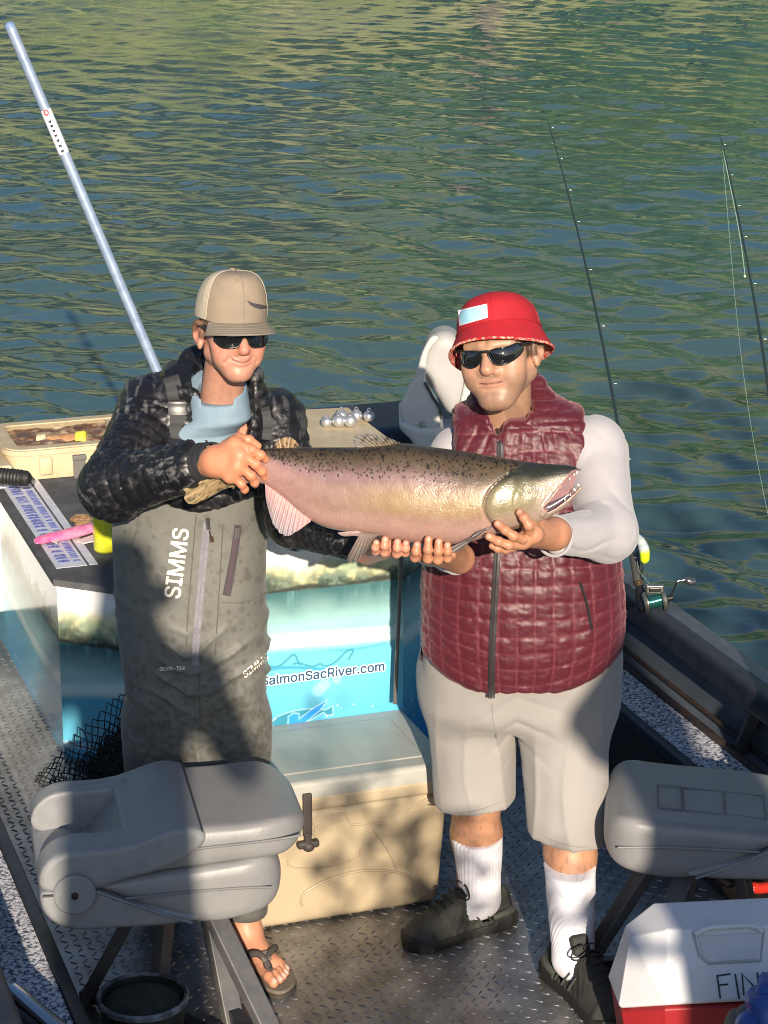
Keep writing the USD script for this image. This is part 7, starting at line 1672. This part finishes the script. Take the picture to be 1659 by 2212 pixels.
el2, wr2 = sh(1232, 1590, .26, 5.9), sh(1345, 1672, .18, 5.9)
tor2 = lambda P: smin(loft(P, [(c2p[2] - .74, c2p[0], c2p[1] - .02, .170, .12), (c2p[2] - .35, c2p[0], c2p[1] - .02, .168, .12), (c2p[2] - .10, c2p[0], c2p[1] - .02, .18, .12), (c2p[2] + .02, c2p[0], c2p[1] - .02, .08, .07)], 2.3), rcone(P, L2, R2, .07, .07), .05)
tor2b = lambda P: smin(tor2(P), ell(P, (el2 + wr2) / 2 + (.030, 0, .02), (.115, .06, .110)), .05)
hp2 = c2p - (0, .0, .74)
figure('person on the landing stage with one hand on the hip', h2, (0, [[L2, el2, wr2], [R2, R2 + (.06, .02, -.28), R2 + (.05, .10, -.50)]], tor2b,
    [[hp2 + (s_ * .09, 0, 0), hp2 + (s_ * .10, .02, -.42), np.array([hp2[0] + s_ * .11, hp2[1], DZ + .07])] for s_ in (1, -1)]), (.25, .20, .15), (.06, .07, .09))
# a bankside tree whose twigs dapple the cooler and the deck
bank_m = mat('bank_soil', (.22, .19, .13), .95, noise=(2.5, (.13, .13, .06), 3))
tag(obj('near_bank', gridmesh((lambda x, y: np.stack([x, y, np.clip(.1 - .42 * (y + 2.2), -1.5, 2.2) + .25 * fbm(np.stack([x * .5, y * .5, 0 * x], -1), 3, 2)], -1))(*np.meshgrid(np.linspace(-40, 40, 60), np.linspace(-40, 0.5, 40), indexing='ij'))), bank_m, smooth=True), kind='structure')
bt = thing('bankside_tree', 'leafy tree on the near bank behind the landing stage', 'tree', (3.0, -3.4, .5))
tg = [(onz(760, 1790, .28), 6.7), (onz(840, 1750, .33), 6.8), (onz(885, 1830, .25), 6.6), (onz(735, 1860, .2), 6.7), (onz(940, 1790, .3), 6.8), (onz(800, 1890, .2), 6.6), (onz(720, 1600, .43), 6.9), (onz(1040, 1880, .25), 6.5), (onz(1220, 1900, .2), 6.4),
    (onz(790, 2060, 0), 6.5), (onz(880, 2110, 0), 6.4), (onz(760, 2150, 0), 6.4), (onz(1000, 2090, 0), 6.5), (onz(1060, 2170, 0), 6.4), (onz(940, 2200, 0), 6.4)]
cs = [S_ - LDIR * g for S_, g in tg]; ctr = np.mean(cs, 0)
tp = [tube(spline([(3.0, -3.4, .0), (2.95, -3.4, 1.6), (3.2, -3.6, 3.2), (3.5, -3.7, 4.4)], 16), np.linspace(.13, .03, 16), 9), tube(spline([(3.0, -3.45, 2.0), (2.2, -2.6, 2.75), ctr + (.4, -.45, .12), ctr], 16), np.linspace(.05, .010, 16), 8)]
for c_ in cs: tp.append(tube(spline([ctr + (.15, -.2, .03), (ctr + c_) / 2 + (0, -.05, .04), c_], 8), np.linspace(.007, .0025, 8), 6))
obj('trunk', cat_(tp), bark_m, bt)
tight = leaf_cloud(cs[:9], [.15] * 9, 120, .040, 77); wide_ = leaf_cloud(cs[9:], [.20] * 6, 260, .040, 78)
obj('crown', cat_([tight, wide_, leaf_cloud([(3.6, -3.7, 4.5), (4.4, -3.6, 3.8), (3.4, -4.6, 3.9)], [1.0, .9, 1.0], 1500, .07, 79)]), leaf_ms[2], bt, smooth=False)
